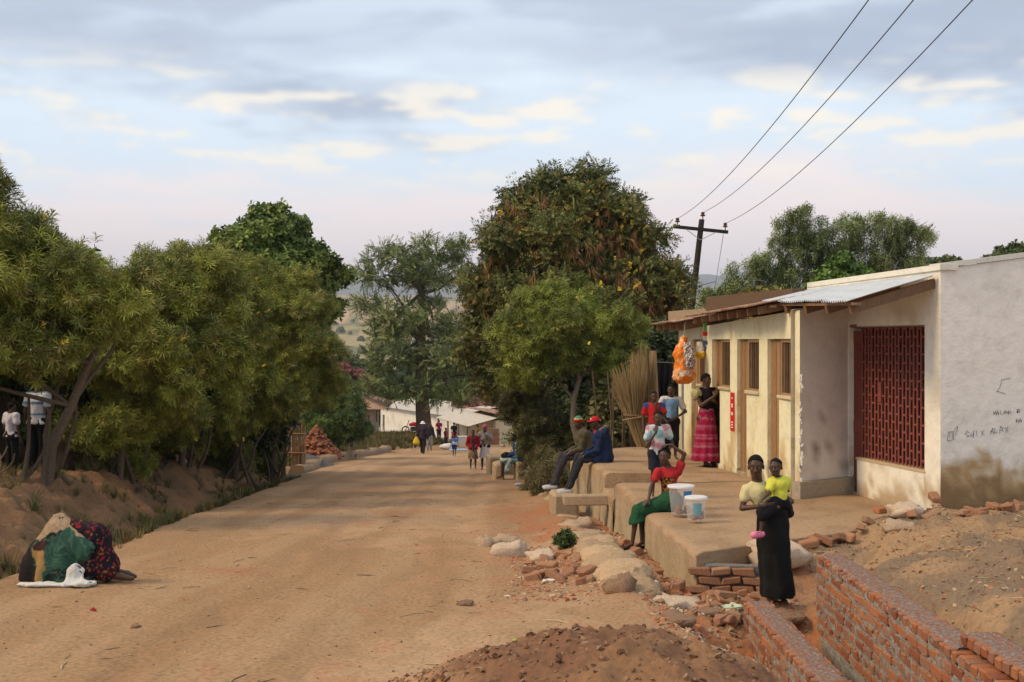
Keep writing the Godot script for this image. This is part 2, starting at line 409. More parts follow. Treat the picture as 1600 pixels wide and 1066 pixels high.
func make_ground() -> void:
	var ds: Array[float] = []
	var d := -30.0
	while d < 9500.0:
		ds.append(d)
		if d < 5: d += 2.5 if d < -1 else 0.75
		elif d < 13.5: d += 0.055
		elif d < 24: d += 0.095
		elif d < 46: d += 0.25
		elif d < 110: d += 0.9
		else: d *= 1.045
	var us: Array[float] = []
	for i in 24: us.append(-1.0 - pow((24 - i) / 24.0, 2.0) * 3.0)
	for i in 261: us.append(-1.0 + 2.0 * i / 260.0)
	for i in 24: us.append(1.0 + pow((i + 1) / 24.0, 2.0) * 3.0)
	var nc := us.size(); var nr := ds.size()
	var road := MB.new(); var earth := MB.new(); var far := MB.new()
	var P := PackedVector3Array(); P.resize(nc * nr)
	var C := PackedColorArray(); C.resize(nc * nr)
	for j in nr:
		var dd := ds[j]
		var w := 0.46 * maxf(dd, 8.0) + 1.2
		for i in nc:
			var x := us[i] * w
			P[j * nc + i] = Vector3(x, height(x, dd), -dd)
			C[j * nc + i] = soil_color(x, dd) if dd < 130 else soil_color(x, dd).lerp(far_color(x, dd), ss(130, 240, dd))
	var N := PackedVector3Array(); N.resize(nc * nr); N.fill(Vector3.UP)
	for j in nr:
		if ds[j] < 1: continue
		for i in nc:
			var du := P[j * nc + mini(i + 1, nc - 1)] - P[j * nc + maxi(i - 1, 0)]
			var dv := P[mini(j + 1, nr - 1) * nc + i] - P[maxi(j - 1, 0) * nc + i]
			N[j * nc + i] = du.cross(dv).normalized()
	for part in 3:
		var mb: MB = [road, earth, far][part]
		var back := PackedInt32Array(); back.resize(nc * nr); back.fill(-1)
		for j in nr - 1:
			var dm := (ds[j] + ds[j + 1]) * 0.5
			if (part == 2) != (dm > 240): continue
			var xl := pw(XL, dm); var xr := pw(XR, dm)
			var w := 0.46 * maxf(dm, 8.0) + 1.2
			for i in nc - 1:
				if part < 2:
					var xm := (us[i] + us[i + 1]) * 0.5 * w
					var on := xm > xl and xm < xr and dm < 170
					if on != (part == 0): continue
				var q := [j * nc + i, j * nc + i + 1, (j + 1) * nc + i + 1, (j + 1) * nc + i]
				for k in 4:
					if back[q[k]] < 0:
						back[q[k]] = mb.v.size()
						mb.v.append(P[q[k]]); mb.n.append(N[q[k]]); mb.c.append(C[q[k]])
					q[k] = back[q[k]]
				mb.ix.append_array(PackedInt32Array([q[0], q[2], q[1], q[0], q[3], q[2]]))
	struct("dirt_road", road, MT.road); struct("ground", earth, MT.earth); struct("hills", far, MT.far)

# A plastered wall from A to B (x, d); its outer face is on the left of the walk from A to B. openings: [u0, u1, y0, y1]. paint(u, y) gives the colour of the outer face.
func wall(A: Vector2, B: Vector2, y0: float, ya: float, yb: float, thick: float, openings: Array, paint: Callable, cell := 0.14, ma := 0.0, mb_ := 0.0) -> MB:
	var mb := MB.new()
	var L := (B - A).length()
	var dir := Vector3(B.x - A.x, 0, -(B.y - A.y)) / L
	var nrm := Vector3.UP.cross(dir)
	var o := V(A.x, 0, A.y)
	var us := [0.0, L]; var vs := [y0]
	for q in openings: us.append_array([q[0], q[1]]); vs.append_array([q[2], q[3]])
	var u := cell
	while u < L: us.append(u); u += cell
	var v := y0 + cell
	while v < minf(ya, yb) - 0.08: vs.append(v); v += cell
	us.sort(); vs.sort()
	var U := [us[0]]
	for x in us:
		if x - U[-1] > 0.004: U.append(x)
	U[-1] = L
	var W := [vs[0]]
	for x in vs:
		if x - W[-1] > 0.004: W.append(x)
	W.append(99.0)
	var solid := func(i: int, j: int) -> bool:
		if i < 0 or j < 0 or i >= U.size() - 1 or j >= W.size() - 1: return false
		var mu: float = (U[i] + U[i + 1]) * 0.5
		var mv: float = (W[j] + minf(W[j + 1], W[j] + 0.2)) * 0.5
		for q in openings:
			if mu > q[0] and mu < q[1] and mv > q[2] and mv < q[3]: return false
		return true
	var P := func(i: int, j: int, back: float) -> Vector3:
		var y: float = W[j]
		if j == W.size() - 1: y = lerpf(ya, yb, U[i] / L)
		var du := 0.0
		if back > 0.0 and i == 0: du = ma
		if back > 0.0 and i == U.size() - 1: du = -mb_
		return o + dir * (U[i] + du) + Vector3(0, y, 0) - nrm * back
	for i in U.size() - 1:
		for j in W.size() - 1:
			if not solid.call(i, j): continue
			var s := mb.v.size()
			for k in [[i, j], [i, j + 1], [i + 1, j + 1], [i + 1, j]]:
				var p: Vector3 = P.call(k[0], k[1], 0.0)
				mb.col = paint.call(U[k[0]], p.y)
				mb.vert(p, nrm)
			mb.ix.append_array(PackedInt32Array([s, s + 2, s + 1, s, s + 3, s + 2]))
			mb.col = paint.call(U[i], W[j]) * 0.95
			mb.quad(P.call(i, j, thick), P.call(i + 1, j, thick), P.call(i + 1, j + 1, thick), P.call(i, j + 1, thick))
			if not solid.call(i - 1, j) and not (i == 0 and ma > 0): mb.quad(P.call(i, j, 0.0), P.call(i, j, thick), P.call(i, j + 1, thick), P.call(i, j + 1, 0.0))
			if not solid.call(i + 1, j) and not (i == U.size() - 2 and mb_ > 0): mb.quad(P.call(i + 1, j, thick), P.call(i + 1, j, 0.0), P.call(i + 1, j + 1, 0.0), P.call(i + 1, j + 1, thick))
			if not solid.call(i, j + 1): mb.quad(P.call(i, j + 1, 0.0), P.call(i, j + 1, thick), P.call(i + 1, j + 1, thick), P.call(i + 1, j + 1, 0.0))
			if not solid.call(i, j - 1): mb.quad(P.call(i, j, thick), P.call(i, j, 0.0), P.call(i + 1, j, 0.0), P.call(i + 1, j, thick))
	return mb
func beam(mb: MB, a: Vector3, b: Vector3, w: float, h: float, roll := 0.0) -> void:   # a squared timber from a to b
	var z := (b - a).normalized()
	var x := Vector3.UP.cross(z)
	if x.length() < 0.01: x = Vector3.RIGHT
	x = x.normalized().rotated(z, roll)
	mb.box(Transform3D(Basis(x, z.cross(x), z), (a + b) * 0.5), Vector3(w, h, (b - a).length()))
func corrugated(a0: Vector3, a1: Vector3, b0: Vector3, b1: Vector3, pitch := 0.076, amp := 0.016) -> MB:   # a0-a1 the eave, b0-b1 the upper edge
	var mb := MB.new()
	var m := int((a1 - a0).length() / pitch) * 6
	var up := (a1 - a0).cross(b0 - a0).normalized()
	if up.y < 0: up = -up
	var pts := []
	for r in 5:
		for k in m + 1:
			var t := float(k) / m
			pts.append(a0.lerp(a1, t).lerp(b0.lerp(b1, t), r / 4.0) + up * (sin(k * TAU / 6.0) * amp + sin(t * 9.0 + r) * 0.004))
	mb.grid(pts, 5, m + 1, (a1 - a0).cross(b0 - a0).y < 0)
	return mb
func row_of_sheets(parent: Node3D, a0: Vector3, a1: Vector3, b0: Vector3, b1: Vector3, n: int, m: Material, seed_: int) -> void:
	var r := RandomNumberGenerator.new(); r.seed = seed_
	for k in n:
		var t0 := float(k) / n - (0.03 if k > 0 else 0.0); var t1 := float(k + 1) / n
		var lift := Vector3(0, 0.008 * (k % 2) + r.randf_range(-0.004, 0.006), 0)
		var out := (a0 - b0).normalized() * r.randf_range(-0.03, 0.05)
		obj("roof_sheet", corrugated(a0.lerp(a1, t0) + lift + out, a0.lerp(a1, t1) + lift + out, b0.lerp(b1, t0) + lift, b0.lerp(b1, t1) + lift), m, parent)
func fx(d: float) -> float: return 3.88 - 0.095 * (d - 17.24)   # the yellow front
func wcol(c: Color) -> MB:
	var mb := MB.new(); mb.col = c
	return mb

func make_shops() -> void:
	var st := noise("stain", 1.3, 4); var st2 := noise("stain2", 5.0, 3)
	var FL := -0.52
	# --- terrace: a raised concrete floor in front of the shops
	var tn: FastNoiseLite = NZ.h2
	var make_block := func(f0: Vector2, f1: Vector2, b0: Vector2, b1: Vector2, top: float, fmid = null) -> MB:
		var mb := MB.new()
		var rows := 34; var cols := 40
		var pts := []; var cc := []
		for r in rows + 2:
			var t := clampf((r - 1.0) / (rows - 1.0), 0, 1)
			var f := f0.lerp(f1, t)
			if fmid != null: f = f0.lerp(fmid, t).lerp(fmid.lerp(f1, t), t)
			var b := b0.lerp(b1, t)
			for k in cols:
				var p: Vector2; var y: float
				if k == 0: p = f - Vector2(0.03, 0); y = -2.2
				elif k < 6:
					p = f - Vector2(0.03, 0) * (1.0 - k / 6.0); y = lerpf(-1.5, top - 0.06, (k - 1) / 4.0)
				else:
					var s := (k - 6.0) / (cols - 7.0)
					p = f.lerp(b, s * s * 0.6 + s * 0.4); y = top - 0.028 * (1.0 - ss(0.0, 0.06, s))
					if k == 6: p = f + Vector2(0.012, 0)
				y += NZ.h1.get_noise_2d(p.x * 1.5, p.y * 1.5) * 0.03 * (1.0 if k > 5 else 0.3)
				var q := V(p.x + (tn.get_noise_2d(p.y * 1.2, y * 2.0) * 0.05 + NZ.h3.get_noise_2d(p.y, y * 2.0) * 0.02 if k < 7 else 0.0), y, p.y)
				if r == 0 or r == rows + 1: q.y = -2.2
				pts.append(q)
				var a: float = st.get_noise_2d(p.x * 0.7, p.y * 0.7)
				var face: float = 1.0 - ss(0.5, 1.0, float(k) / 6.0)
				var c := Color(0.42, 0.285, 0.175).lerp(Color(0.335, 0.225, 0.135), ss(-0.1, 0.35, a))
				cc.append(c.lerp(Color(0.46, 0.37, 0.25).lerp(Color(0.37, 0.29, 0.19), ss(0.0, 0.35, st2.get_noise_2d(p.y * 0.8, y * 0.15))), face))
		mb.grid(pts, rows + 2, cols, false)
		for i in cc.size(): mb.c[i] = cc[i]
		return mb
	var t1: MB = make_block.call(Vector2(1.84, 12.72), Vector2(1.55, 19.25), Vector2(4.75, 14.95), Vector2(fx(19.25) + 1.2, 19.25), FL, Vector2(1.64, 15.6))
	struct("terrace", t1, MT.concrete)
	var t2: MB = make_block.call(Vector2(2.62, 19.2), Vector2(2.62, 20.55), Vector2(5.0, 19.2), Vector2(5.0, 20.55), FL + 0.002)
	struct("terrace", t2, MT.concrete)
	var t3: MB = make_block.call(Vector2(1.5, 20.5), Vector2(1.12, 24.6), Vector2(5.0, 20.5), Vector2(4.6, 27.0), FL - 0.003, Vector2(1.42, 22.2))
	struct("terrace", t3, MT.concrete)
	var t4: MB = make_block.call(Vector2(1.50, 19.1), Vector2(1.45, 20.7), Vector2(3.0, 19.1), Vector2(3.0, 20.7), FL - 0.24)
	struct("terrace_step", t4, MT.concrete)
	var slab := MB.new(); slab.col = Color(0.42, 0.31, 0.20)
	slab.bevel(Transform3D(rb(0.03, 0, 0.012), V(1.17, -0.845, 19.75)), Vector3(0.76, 0.15, 0.36), 0.015, rng, 0.012)
	solo("concrete_slab", slab, MT.concrete, "short concrete slab bridging the drain to the terrace step", "slab")

	# --- the white shop with the red grille
	var C := Vector2(5.16, 15.4); var G1 := Vector2(4.70, 17.85)
	var white := thing("white_shop", "white plastered shop with red grille and zinc eave roof", "building", V(C.x, FL, C.y))
	var T := Transform3D(Basis.IDENTITY, -white.position)
	var Lg := (G1 - C).length()
	var gfar := C + (G1 - C) * (3.9 / Lg)
	var g_open := [[0.38, 2.24, 0.0, 1.80], [2.24, Lg - 0.02, FL + 0.02, 1.83]]
	var front_paint := func(u: float, y: float) -> Color:
		var c := Color(0.84, 0.815, 0.72)
		var m: float = st.get_noise_2d(u * 1.2, y * 1.2)
		c = c.lerp(Color(0.68, 0.63, 0.52), ss(0.05, 0.5, m))
		return c.lerp(Color(0.50, 0.38, 0.24), ss(0.12, 0.55, (0.05 - y) * 0.8 + m * 0.7 + st2.get_noise_2d(u, y) * 0.4))
	obj("front_wall", wall(C, gfar, FL - 0.6, 2.47, 2.42, 0.2, g_open, front_paint, 0.14, 0.208), MT.plaster, white, T)
	var E := C + Vector2(4.2, 0.84)
	var end_paint := func(u: float, y: float) -> Color:
		var m: float = st.get_noise_2d(u * 0.9 + 20, y * 0.9)
		var c := Color(0.88, 0.835, 0.765).lerp(Color(0.82, 0.775, 0.70), ss(0.0, 0.4, m))
		var edge: float = y + 0.02 + m * 0.30 + st2.get_noise_2d(u * 1.4, y) * 0.16
		c = c.lerp(Color(0.50, 0.34, 0.17), 1.0 - ss(-0.06, 0.24, edge))
		return c.lerp(Color(0.28, 0.175, 0.09), 1.0 - ss(-0.24, 0.02, edge + st2.get_noise_2d(u * 3.0, y * 3.0) * 0.1))
	obj("end_wall", wall(E, C, FL - 0.6, 3.03, 2.47, 0.2, [], end_paint, 0.07, 0.0, 0.208), MT.plaster, white, T)
	var plain := func(_u: float, _y: float) -> Color: return Color(0.62, 0.60, 0.55)
	obj("back_wall", wall(E + Vector2(-0.6, 6.0), E, FL - 0.6, 3.0, 3.03, 0.2, [], plain, 1.0), MT.plaster, white, T)
	var lid := wcol(Color(0.5, 0.48, 0.44))
	lid.quad(V(5.3, 2.25, 15.6), V(9.2, 2.75, 16.4), V(8.6, 2.7, 22.0), V(4.5, 2.2, 19.3))
	obj("roof_slab", lid, MT.concrete, white, T)
	var cop := wcol(Color(0.74, 0.72, 0.64))
	beam(cop, V(C.x + 0.10, 2.49, C.y - 0.02), V(gfar.x + 0.11, 2.44, gfar.y), 0.24, 0.07)
	obj("coping", cop, MT.plaster, white, T)
	var cop2 := wcol(Color(0.72, 0.70, 0.63))
	beam(cop2, V(C.x - 0.04, 2.505, C.y + 0.085), V(E.x, 3.06, E.y + 0.10), 0.24, 0.06)
	obj("coping", cop2, MT.plaster, white, T)
	# eave of zinc
	var e0 := V(3.98, 2.075, 15.15); var e1 := V(3.62, 2.16, 18.55)
	var b0 := V(5.10, 2.40, 15.43); var b1 := V(4.52, 2.37, 19.2)
	row_of_sheets(white, e0 - white.position, e1 - white.position, b0 - white.position, b1 - white.position, 4, MT.zinc, 3)
	for k in 5:
		var t := 0.03 + k * 0.235
		var r_ := wcol(Color(0.22, 0.13, 0.075))
		var lo := e0.lerp(e1, t) + Vector3(0.06, -0.10, 0); var hi := b0.lerp(b1, t) + Vector3(0.05, -0.10, 0)
		beam(r_, lo, hi, 0.05, 0.12)
		obj("rafter", r_, MT.wood, white, T)
	var pur := wcol(Color(0.33, 0.20, 0.11))
	beam(pur, e0 + Vector3(0.10, -0.035, 0.02), e1 + Vector3(0.10, -0.035, -0.1), 0.10, 0.035)
	obj("purlin", pur, MT.wood, white, T)
	# red grille and gate leaf
	var gdir := V(G1.x - C.x, 0, G1.y - C.y) / Lg
	var gn := Vector3.UP.cross(gdir)
	var gp := func(u: float, y: float, back: float) -> Vector3: return V(C.x, y, C.y) + gdir * u - gn * back - white.position
	var gb := Basis(gdir, Vector3.UP, gdir.cross(Vector3.UP))
	var gate := Node3D.new(); gate.name = "grille"; white.add_child(gate); gate.set_meta("label", "red painted steel grille of staggered short links")
	var barm := wcol(Color.WHITE); barm.box(Transform3D.IDENTITY, Vector3(0.036, 1.80, 0.012))
	var bar_mesh := barm.mesh()
	var linkm := wcol(Color.WHITE); linkm.box(Transform3D.IDENTITY, Vector3(0.062, 0.028, 0.010))
	var link_mesh := linkm.mesh()
	var nb := 20
	for k in nb:
		var u := 0.40 + 1.82 * k / (nb - 1.0)
		obj("bar", bar_mesh, MT.paint_red, gate, Transform3D(gb, gp.call(u, 0.9, 0.07 if k % 8 else 0.065)))
		if k < nb - 1:
			for j in 8:
				obj("link", link_mesh, MT.paint_red, gate, Transform3D(gb, gp.call(u + 0.91 / (nb - 1.0), 0.10 + j * 0.222 + (0.0 if k % 2 else 0.105), 0.066)))
	var sill := wcol(Color(0.55, 0.42, 0.28))
	sill.box(Transform3D(gb, gp.call(1.31, -0.012, 0.09)), Vector3(1.9, 0.03, 0.2))
	obj("sill", sill, MT.plaster, white)
	var lin_ := wcol(Color(0.30, 0.22, 0.15))
	lin_.bevel(Transform3D(gb, gp.call(1.5, 1.805, 0.06)), Vector3(2.3, 0.05, 0.1), 0.01, rng, 0.01)
	obj("lintel", lin_, MT.wood, white)
	var leaf := Node3D.new(); leaf.name = "gate_leaf"; white.add_child(leaf)
	for k in 7:
		var q := wcol(Color.WHITE); q.box(Transform3D(gb, gp.call(2.275 + k * 0.055, 0.62, 0.07)), Vector3(0.03, 2.18, 0.022))
		obj("bar", q, MT.paint_red, leaf)
	for y in [-0.35, 0.42, 1.66]:
		var q := wcol(Color.WHITE); q.box(Transform3D(gb, gp.call(2.44, y, 0.066)), Vector3(0.38, 0.16, 0.012))
		obj("plate", q, MT.paint_red, leaf)
	var lock := wcol(Color.WHITE); lock.box(Transform3D(gb, gp.call(1.68, 0.92, 0.055)), Vector3(0.10, 0.26, 0.012))
	obj("lock_plate", lock, MT.paint_red, gate)
	# scratched writing on the end wall
	var ed := Vector3(E.x - C.x, 0, -(E.y - C.y)).normalized()
	var wn := ed.cross(Vector3.UP) * -1.0
	if wn.z < 0: wn = -wn
	var ink := mat("ink", lin(0.10, 0.095, 0.10), 0.9)
	var stroke := func(called: String, lines: Array, at: Vector2, sc: float) -> void:
		var mb := MB.new()
		for l in lines:
			for i in l.size() - 1:
				var wig := func(q) -> Vector2: return Vector2(q[0] + 0.16 * sin(q[1] * 5.0 + at.x * 40.0), q[1] + 0.18 * sin(q[0] * 6.0 + at.x * 57.0))
				var a: Vector2 = at + wig.call(l[i]) * sc; var b: Vector2 = at + wig.call(l[i + 1]) * sc
				var pa := V(C.x, 0, C.y) + ed * a.x + Vector3(0, a.y, 0) + wn * 0.0025; var pb := V(C.x, 0, C.y) + ed * b.x + Vector3(0, b.y, 0) + wn * 0.0025
				mb.tube([pa, pb], [0.0026, 0.0026], 4)
		obj(called, mb, ink, white, T)
	# letters drawn in a 1 x 1.4 box
	var GL := {"M": [[[0, 0], [0.15, 1.2], [0.5, 0.4], [0.8, 1.2], [1, 0]]], "A": [[[0, 0], [0.5, 1.3], [0.9, 0]], [[0.2, 0.5], [0.8, 0.5]]], "L": [[[0.1, 1.3], [0.1, 0.05], [0.8, 0.1]]], "W": [[[0, 1.1], [0.25, 0], [0.5, 0.9], [0.8, 0], [1.05, 1.2]]], "I": [[[0.4, 1.2], [0.4, 0]]], "S": [[[0.9, 1.1], [0.3, 1.2], [0.05, 0.7], [0.8, 0.4], [0.5, 0], [0, 0.05]]], "U": [[[0.1, 1.0], [0.05, 0.2], [0.5, 0], [0.85, 0.3], [0.8, 1.2]], [[0.8, 1.2], [0.7, -0.6]]], "X": [[[0, 1.2], [0.9, 0]], [[0.9, 1.3], [0, -0.1]]], "J": [[[0.5, 1.4], [0.55, -0.3], [0.1, -0.5]], [[0.2, 1.2], [0.9, 1.3]]], "B": [[[0, 0], [0, 1.1], [1, 1.1], [1, 0], [0, 0]], [[0.3, 0.2], [0.3, 0.9], [0.7, 0.7], [0.3, 0.55], [0.7, 0.4], [0.3, 0.2]]], "P": [[[0.1, -0.5], [0.15, 1.3], [0.8, 1.2], [0.7, 0.5], [0.2, 0.4]]]}
	var write := func(text: String, at: Vector2, sc: float, tilt: float) -> void:
		for i in text.length():
			if text[i] != " ": stroke.call("graffiti", GL[text[i]], at + Vector2(i * sc * 1.25, i * tilt), sc)
	write.call("SUIX ALPX", Vector2(0.33, 0.44), 0.052, 0.007)
	write.call("MALAWI B", Vector2(0.70, 0.70), 0.036, 0.003)
	write.call("MA", Vector2(1.0, 0.60), 0.04, 0.004)
	stroke.call("graffiti", [[[0, 0], [0.1, 1.2], [1, 1.4], [1, 0.3], [0, 0]], [[0.35, 0.3], [0.4, 1.2]], [[0.7, 0.4], [0.7, 1.2]], [[1, 1.4], [1.3, 1.9], [1.5, 1.7], [1, 0.9]]], Vector2(0.10, 0.40), 0.085, )
	stroke.call("graffiti", [[[0, 0], [0.1, 0.5], [0.6, 1.1], [1.0, 1.4], [1.5, 1.1]], [[0.1, 0], [1.0, -0.1]]], Vector2(0.76, 0.99), 0.12)
	# foundation strip along the end wall
	var fnd := wcol(Color(0.20, 0.20, 0.20))
	var fa := V(C.x - 0.42, -0.66, C.y - 0.30); var fb := V(C.x + 4.0, -0.60, C.y + 0.38)
	beam(fnd, fa, fb, 0.34, 0.24)
	obj("foundation", fnd, MT.concrete, white, T)

	# --- the yellow shops
	var Y0 := Vector2(3.88, 17.24); var Y1 := Vector2(fx(24.5), 24.5)
	var yel := thing("yellow_shops", "long yellow plastered shop row with doors and barred windows", "building", V(Y0.x, FL, Y0.y))
	T = Transform3D(Basis.IDENTITY, -yel.position)
	var Ly := (Y1 - Y0).length(); var k_ := Ly / (Y1.y - Y0.y)
	var units := [[17.48, 18.16, 18.72], [19.15, 19.82, 20.36], [20.78, 21.42, 21.95], [22.45, 22.95, 23.45]]   # window from, to = door from, door to (d)
	var op := []
	for q in units:
		op.append([(q[0] - 17.24) * k_, (q[1] - 17.24) * k_, 0.82, 1.63]); op.append([(q[1] - 17.24) * k_, (q[2] - 17.24) * k_, FL + 0.06, 1.63])
	op.append([(24.05 - 17.24) * k_, (24.33 - 17.24) * k_, FL + 0.06, 1.3])
	var ypaint := func(u: float, y: float) -> Color:
		var m: float = st.get_noise_2d(u * 1.0 + 7, y * 0.8)
		var c := Color(0.80, 0.77, 0.54).lerp(Color(0.74, 0.69, 0.46), ss(0.0, 0.4, m))
		c = c.lerp(Color(0.58, 0.44, 0.24), ss(0.15, 0.6, (0.5 - y) * 0.45 + m * 0.8 + st2.get_noise_2d(u * 0.7, y * 0.3) * 0.35))
		return c.lerp(Color(0.34, 0.27, 0.18), ss(0.18, 0.4, (-0.12 - y) * 0.9 + st2.get_noise_2d(u * 0.6, y * 0.6) * 0.5))
	obj("front_wall", wall(Y0, Y1, FL - 0.6, 2.02, 1.80, 0.2, op, ypaint, 0.14, 0.38), MT.plaster, yel, T)
	var gpaint := func(u: float, y: float) -> Color:
		var m: float = st.get_noise_2d(u * 1.2 + 50, y * 1.0)
		var c := Color(0.82, 0.755, 0.68).lerp(Color(0.75, 0.685, 0.61), ss(-0.1, 0.4, m))
		return c.lerp(Color(0.34, 0.29, 0.25), ss(0.2, 0.45, (0.4 - absf(y - 0.15)) * 0.35 + st2.get_noise_2d(u * 0.8, y * 0.6) * 0.6))
	obj("side_wall", wall(G1 + Vector2(0.0, 0.01), Y0, FL - 0.6, 2.16, 2.02, 0.2, [], gpaint, 0.14, 0.0, 0.38), MT.plaster, yel, T)
	obj("back_wall", wall(Y1 + Vector2(3.5, 0.5), Y0 + Vector2(4.0, 2.2), FL - 0.6, 2.1, 2.3, 0.2, [], plain, 1.0), MT.plaster, yel, T)
	obj("far_wall", wall(Y1 + Vector2(0.0, -0.02), Y1 + Vector2(3.5, 0.5), FL - 0.6, 1.8, 2.1, 0.2, [], plain, 1.0), MT.plaster, yel, T)
	var lid2 := wcol(Color(0.3, 0.2, 0.14))
	lid2.quad(V(3.95, 2.02, 17.3), V(7.8, 2.3, 19.4), V(6.6, 2.1, 25.0), V(3.25, 1.83, 24.45))
	obj("roof_slab", lid2, MT.concrete, yel, T)
	var fdir := Vector3(Y1.x - Y0.x, 0, -(Y1.y - Y0.y)).normalized(); var fn := Vector3.UP.cross(fdir)
	var fb_ := Basis(fdir, Vector3.UP, fdir.cross(Vector3.UP))
	var fp := func(dd: float, y: float, back: float) -> Vector3: return V(fx(dd), y, dd) - fn * back - yel.position
	var tone := 0
	for q in units:
		tone += 1
		var wc: float = (q[0] + q[1]) * 0.5; var ww: float = q[1] - q[0]
		var win := wcol(Color(0.38, 0.25, 0.14))
		for s in [-1, 1]: win.box(Transform3D(fb_, fp.call(wc + s * (ww * 0.5 - 0.025), 1.225, 0.055)), Vector3(0.05, 0.80, 0.06))
		for s in [-1, 1]: win.box(Transform3D(fb_, fp.call(wc, 1.225 + s * 0.38, 0.056)), Vector3(ww - 0.1, 0.05, 0.055))
		var wo := obj("window", win, MT.wood, yel)
		for k in 5:
			var pl := wcol(Color(0.16, 0.10, 0.06) if k % 2 else Color(0.24, 0.15, 0.09)); pl.box(Transform3D(fb_, fp.call(q[0] + 0.11 + k * (ww - 0.22) / 4.0, 1.225, 0.06)), Vector3(0.028, 0.72, 0.028))
			obj("bar", pl, MT.wood, wo)
		var sl := wcol(Color(0.56, 0.47, 0.30)); sl.bevel(Transform3D(fb_, fp.call(wc, 0.815, 0.09)), Vector3(ww + 0.04, 0.05, 0.25), 0.008, rng, 0.006)
		obj("sill", sl, MT.plaster, yel)
		var dc: float = (q[1] + q[2]) * 0.5; var dw: float = q[2] - q[1]
		var dr := Node3D.new(); dr.name = "door"; yel.add_child(dr, true)
		for k in 4:
			var pl := wcol([Color(0.36, 0.21, 0.10), Color(0.30, 0.17, 0.08), Color(0.42, 0.26, 0.13), Color(0.33, 0.2, 0.1)][(k + tone) % 4])
			pl.box(Transform3D(fb_, fp.call(q[1] + (k + 0.5) * dw / 4.0, 0.56, 0.065 + 0.004 * (k % 2))), Vector3(dw / 4.0 - 0.006, 2.10, 0.03))
			obj("plank", pl, MT.wood, dr)
	# rusted eaves with rafters
	var eave := func(da: float, db: float, out: float, ya: float, yb: float, top: float, deep: float, n: int, rafters: int, sd: int) -> void:
		var p0 := V(fx(da) - out, ya, da); var p1 := V(fx(db) - out, yb, db)
		var q0 := V(fx(da) + deep, top, da + 0.05); var q1 := V(fx(db) + deep, top - 0.12, db + 0.05)
		row_of_sheets(yel, p0 - yel.position, p1 - yel.position, q0 - yel.position, q1 - yel.position, n, MT.rust, sd)
		for k in rafters:
			var t: float = (k + 0.3) / rafters
			var r_ := wcol(Color(0.24, 0.14, 0.08))
			beam(r_, p0.lerp(p1, t) + Vector3(0.05, -0.085, 0), q0.lerp(q1, t) + Vector3(0, -0.09, 0), 0.045, 0.11)
			obj("rafter", r_, MT.wood, yel, T)
		var pu := wcol(Color(0.28, 0.17, 0.1))
		beam(pu, p0 + Vector3(0.22, -0.03, 0), p1 + Vector3(0.22, -0.03, 0), 0.08, 0.03)
		obj("purlin", pu, MT.wood, yel, T)
	eave.call(17.75, 22.1, 0.42, 2.11, 2.02, 2.33, 0.75, 5, 8, 5)
	eave.call(22.2, 25.0, 0.44, 1.955, 1.93, 2.15, 0.7, 3, 5, 6)
	var pp := func(a: Vector2, b: Vector2, lo: float, hi: float, c: Color) -> void:
		var m := wcol(c); beam(m, V(a.x, (lo + hi) * 0.5, a.y), V(b.x, (lo + hi) * 0.5, b.y), 0.2, hi - lo)
		obj("parapet", m, MT.concrete, yel, T)
	pp.call(Vector2(4.25, 18.95), Vector2(3.52, 22.6), 2.0, 2.38, Color(0.16, 0.105, 0.07))
	pp.call(Vector2(3.62, 22.55), Vector2(3.15, 25.0), 1.8, 2.18, Color(0.40, 0.30, 0.20))
	for k in 14:   # plaster broken away along the corner
		var ch := wcol(Color(0.80, 0.78, 0.72)); ch.bevel(Transform3D(rb(rng.randf_range(-0.5, 0.5), 0, rng.randf_range(-0.4, 0.4)), V(Y0.x + rng.randf_range(0.0, 0.03), lerpf(-0.25, 1.1, k / 13.0) + rng.randf_range(-0.04, 0.04), Y0.y + 0.004)), Vector3(0.035, rng.randf_range(0.05, 0.14), 0.03), 0.012, rng, 0.008)
		obj("chipped_plaster", ch, MT.plaster, yel, T)
	# plinth of rough cement
	var pl_ := wcol(Color(0.44, 0.37, 0.28))
	pl_.box(Transform3D(Basis(Vector3((G1.x - Y0.x), 0, -(G1.y - Y0.y)).normalized(), Vector3.UP, Vector3((G1.x - Y0.x), 0, -(G1.y - Y0.y)).normalized().cross(Vector3.UP)), V((G1.x + Y0.x) * 0.5 - 0.02, FL + 0.10, (G1.y + Y0.y) * 0.5 - 0.05)), Vector3(1.14, 0.26, 0.14))
	obj("plinth", pl_, MT.concrete, yel, T)

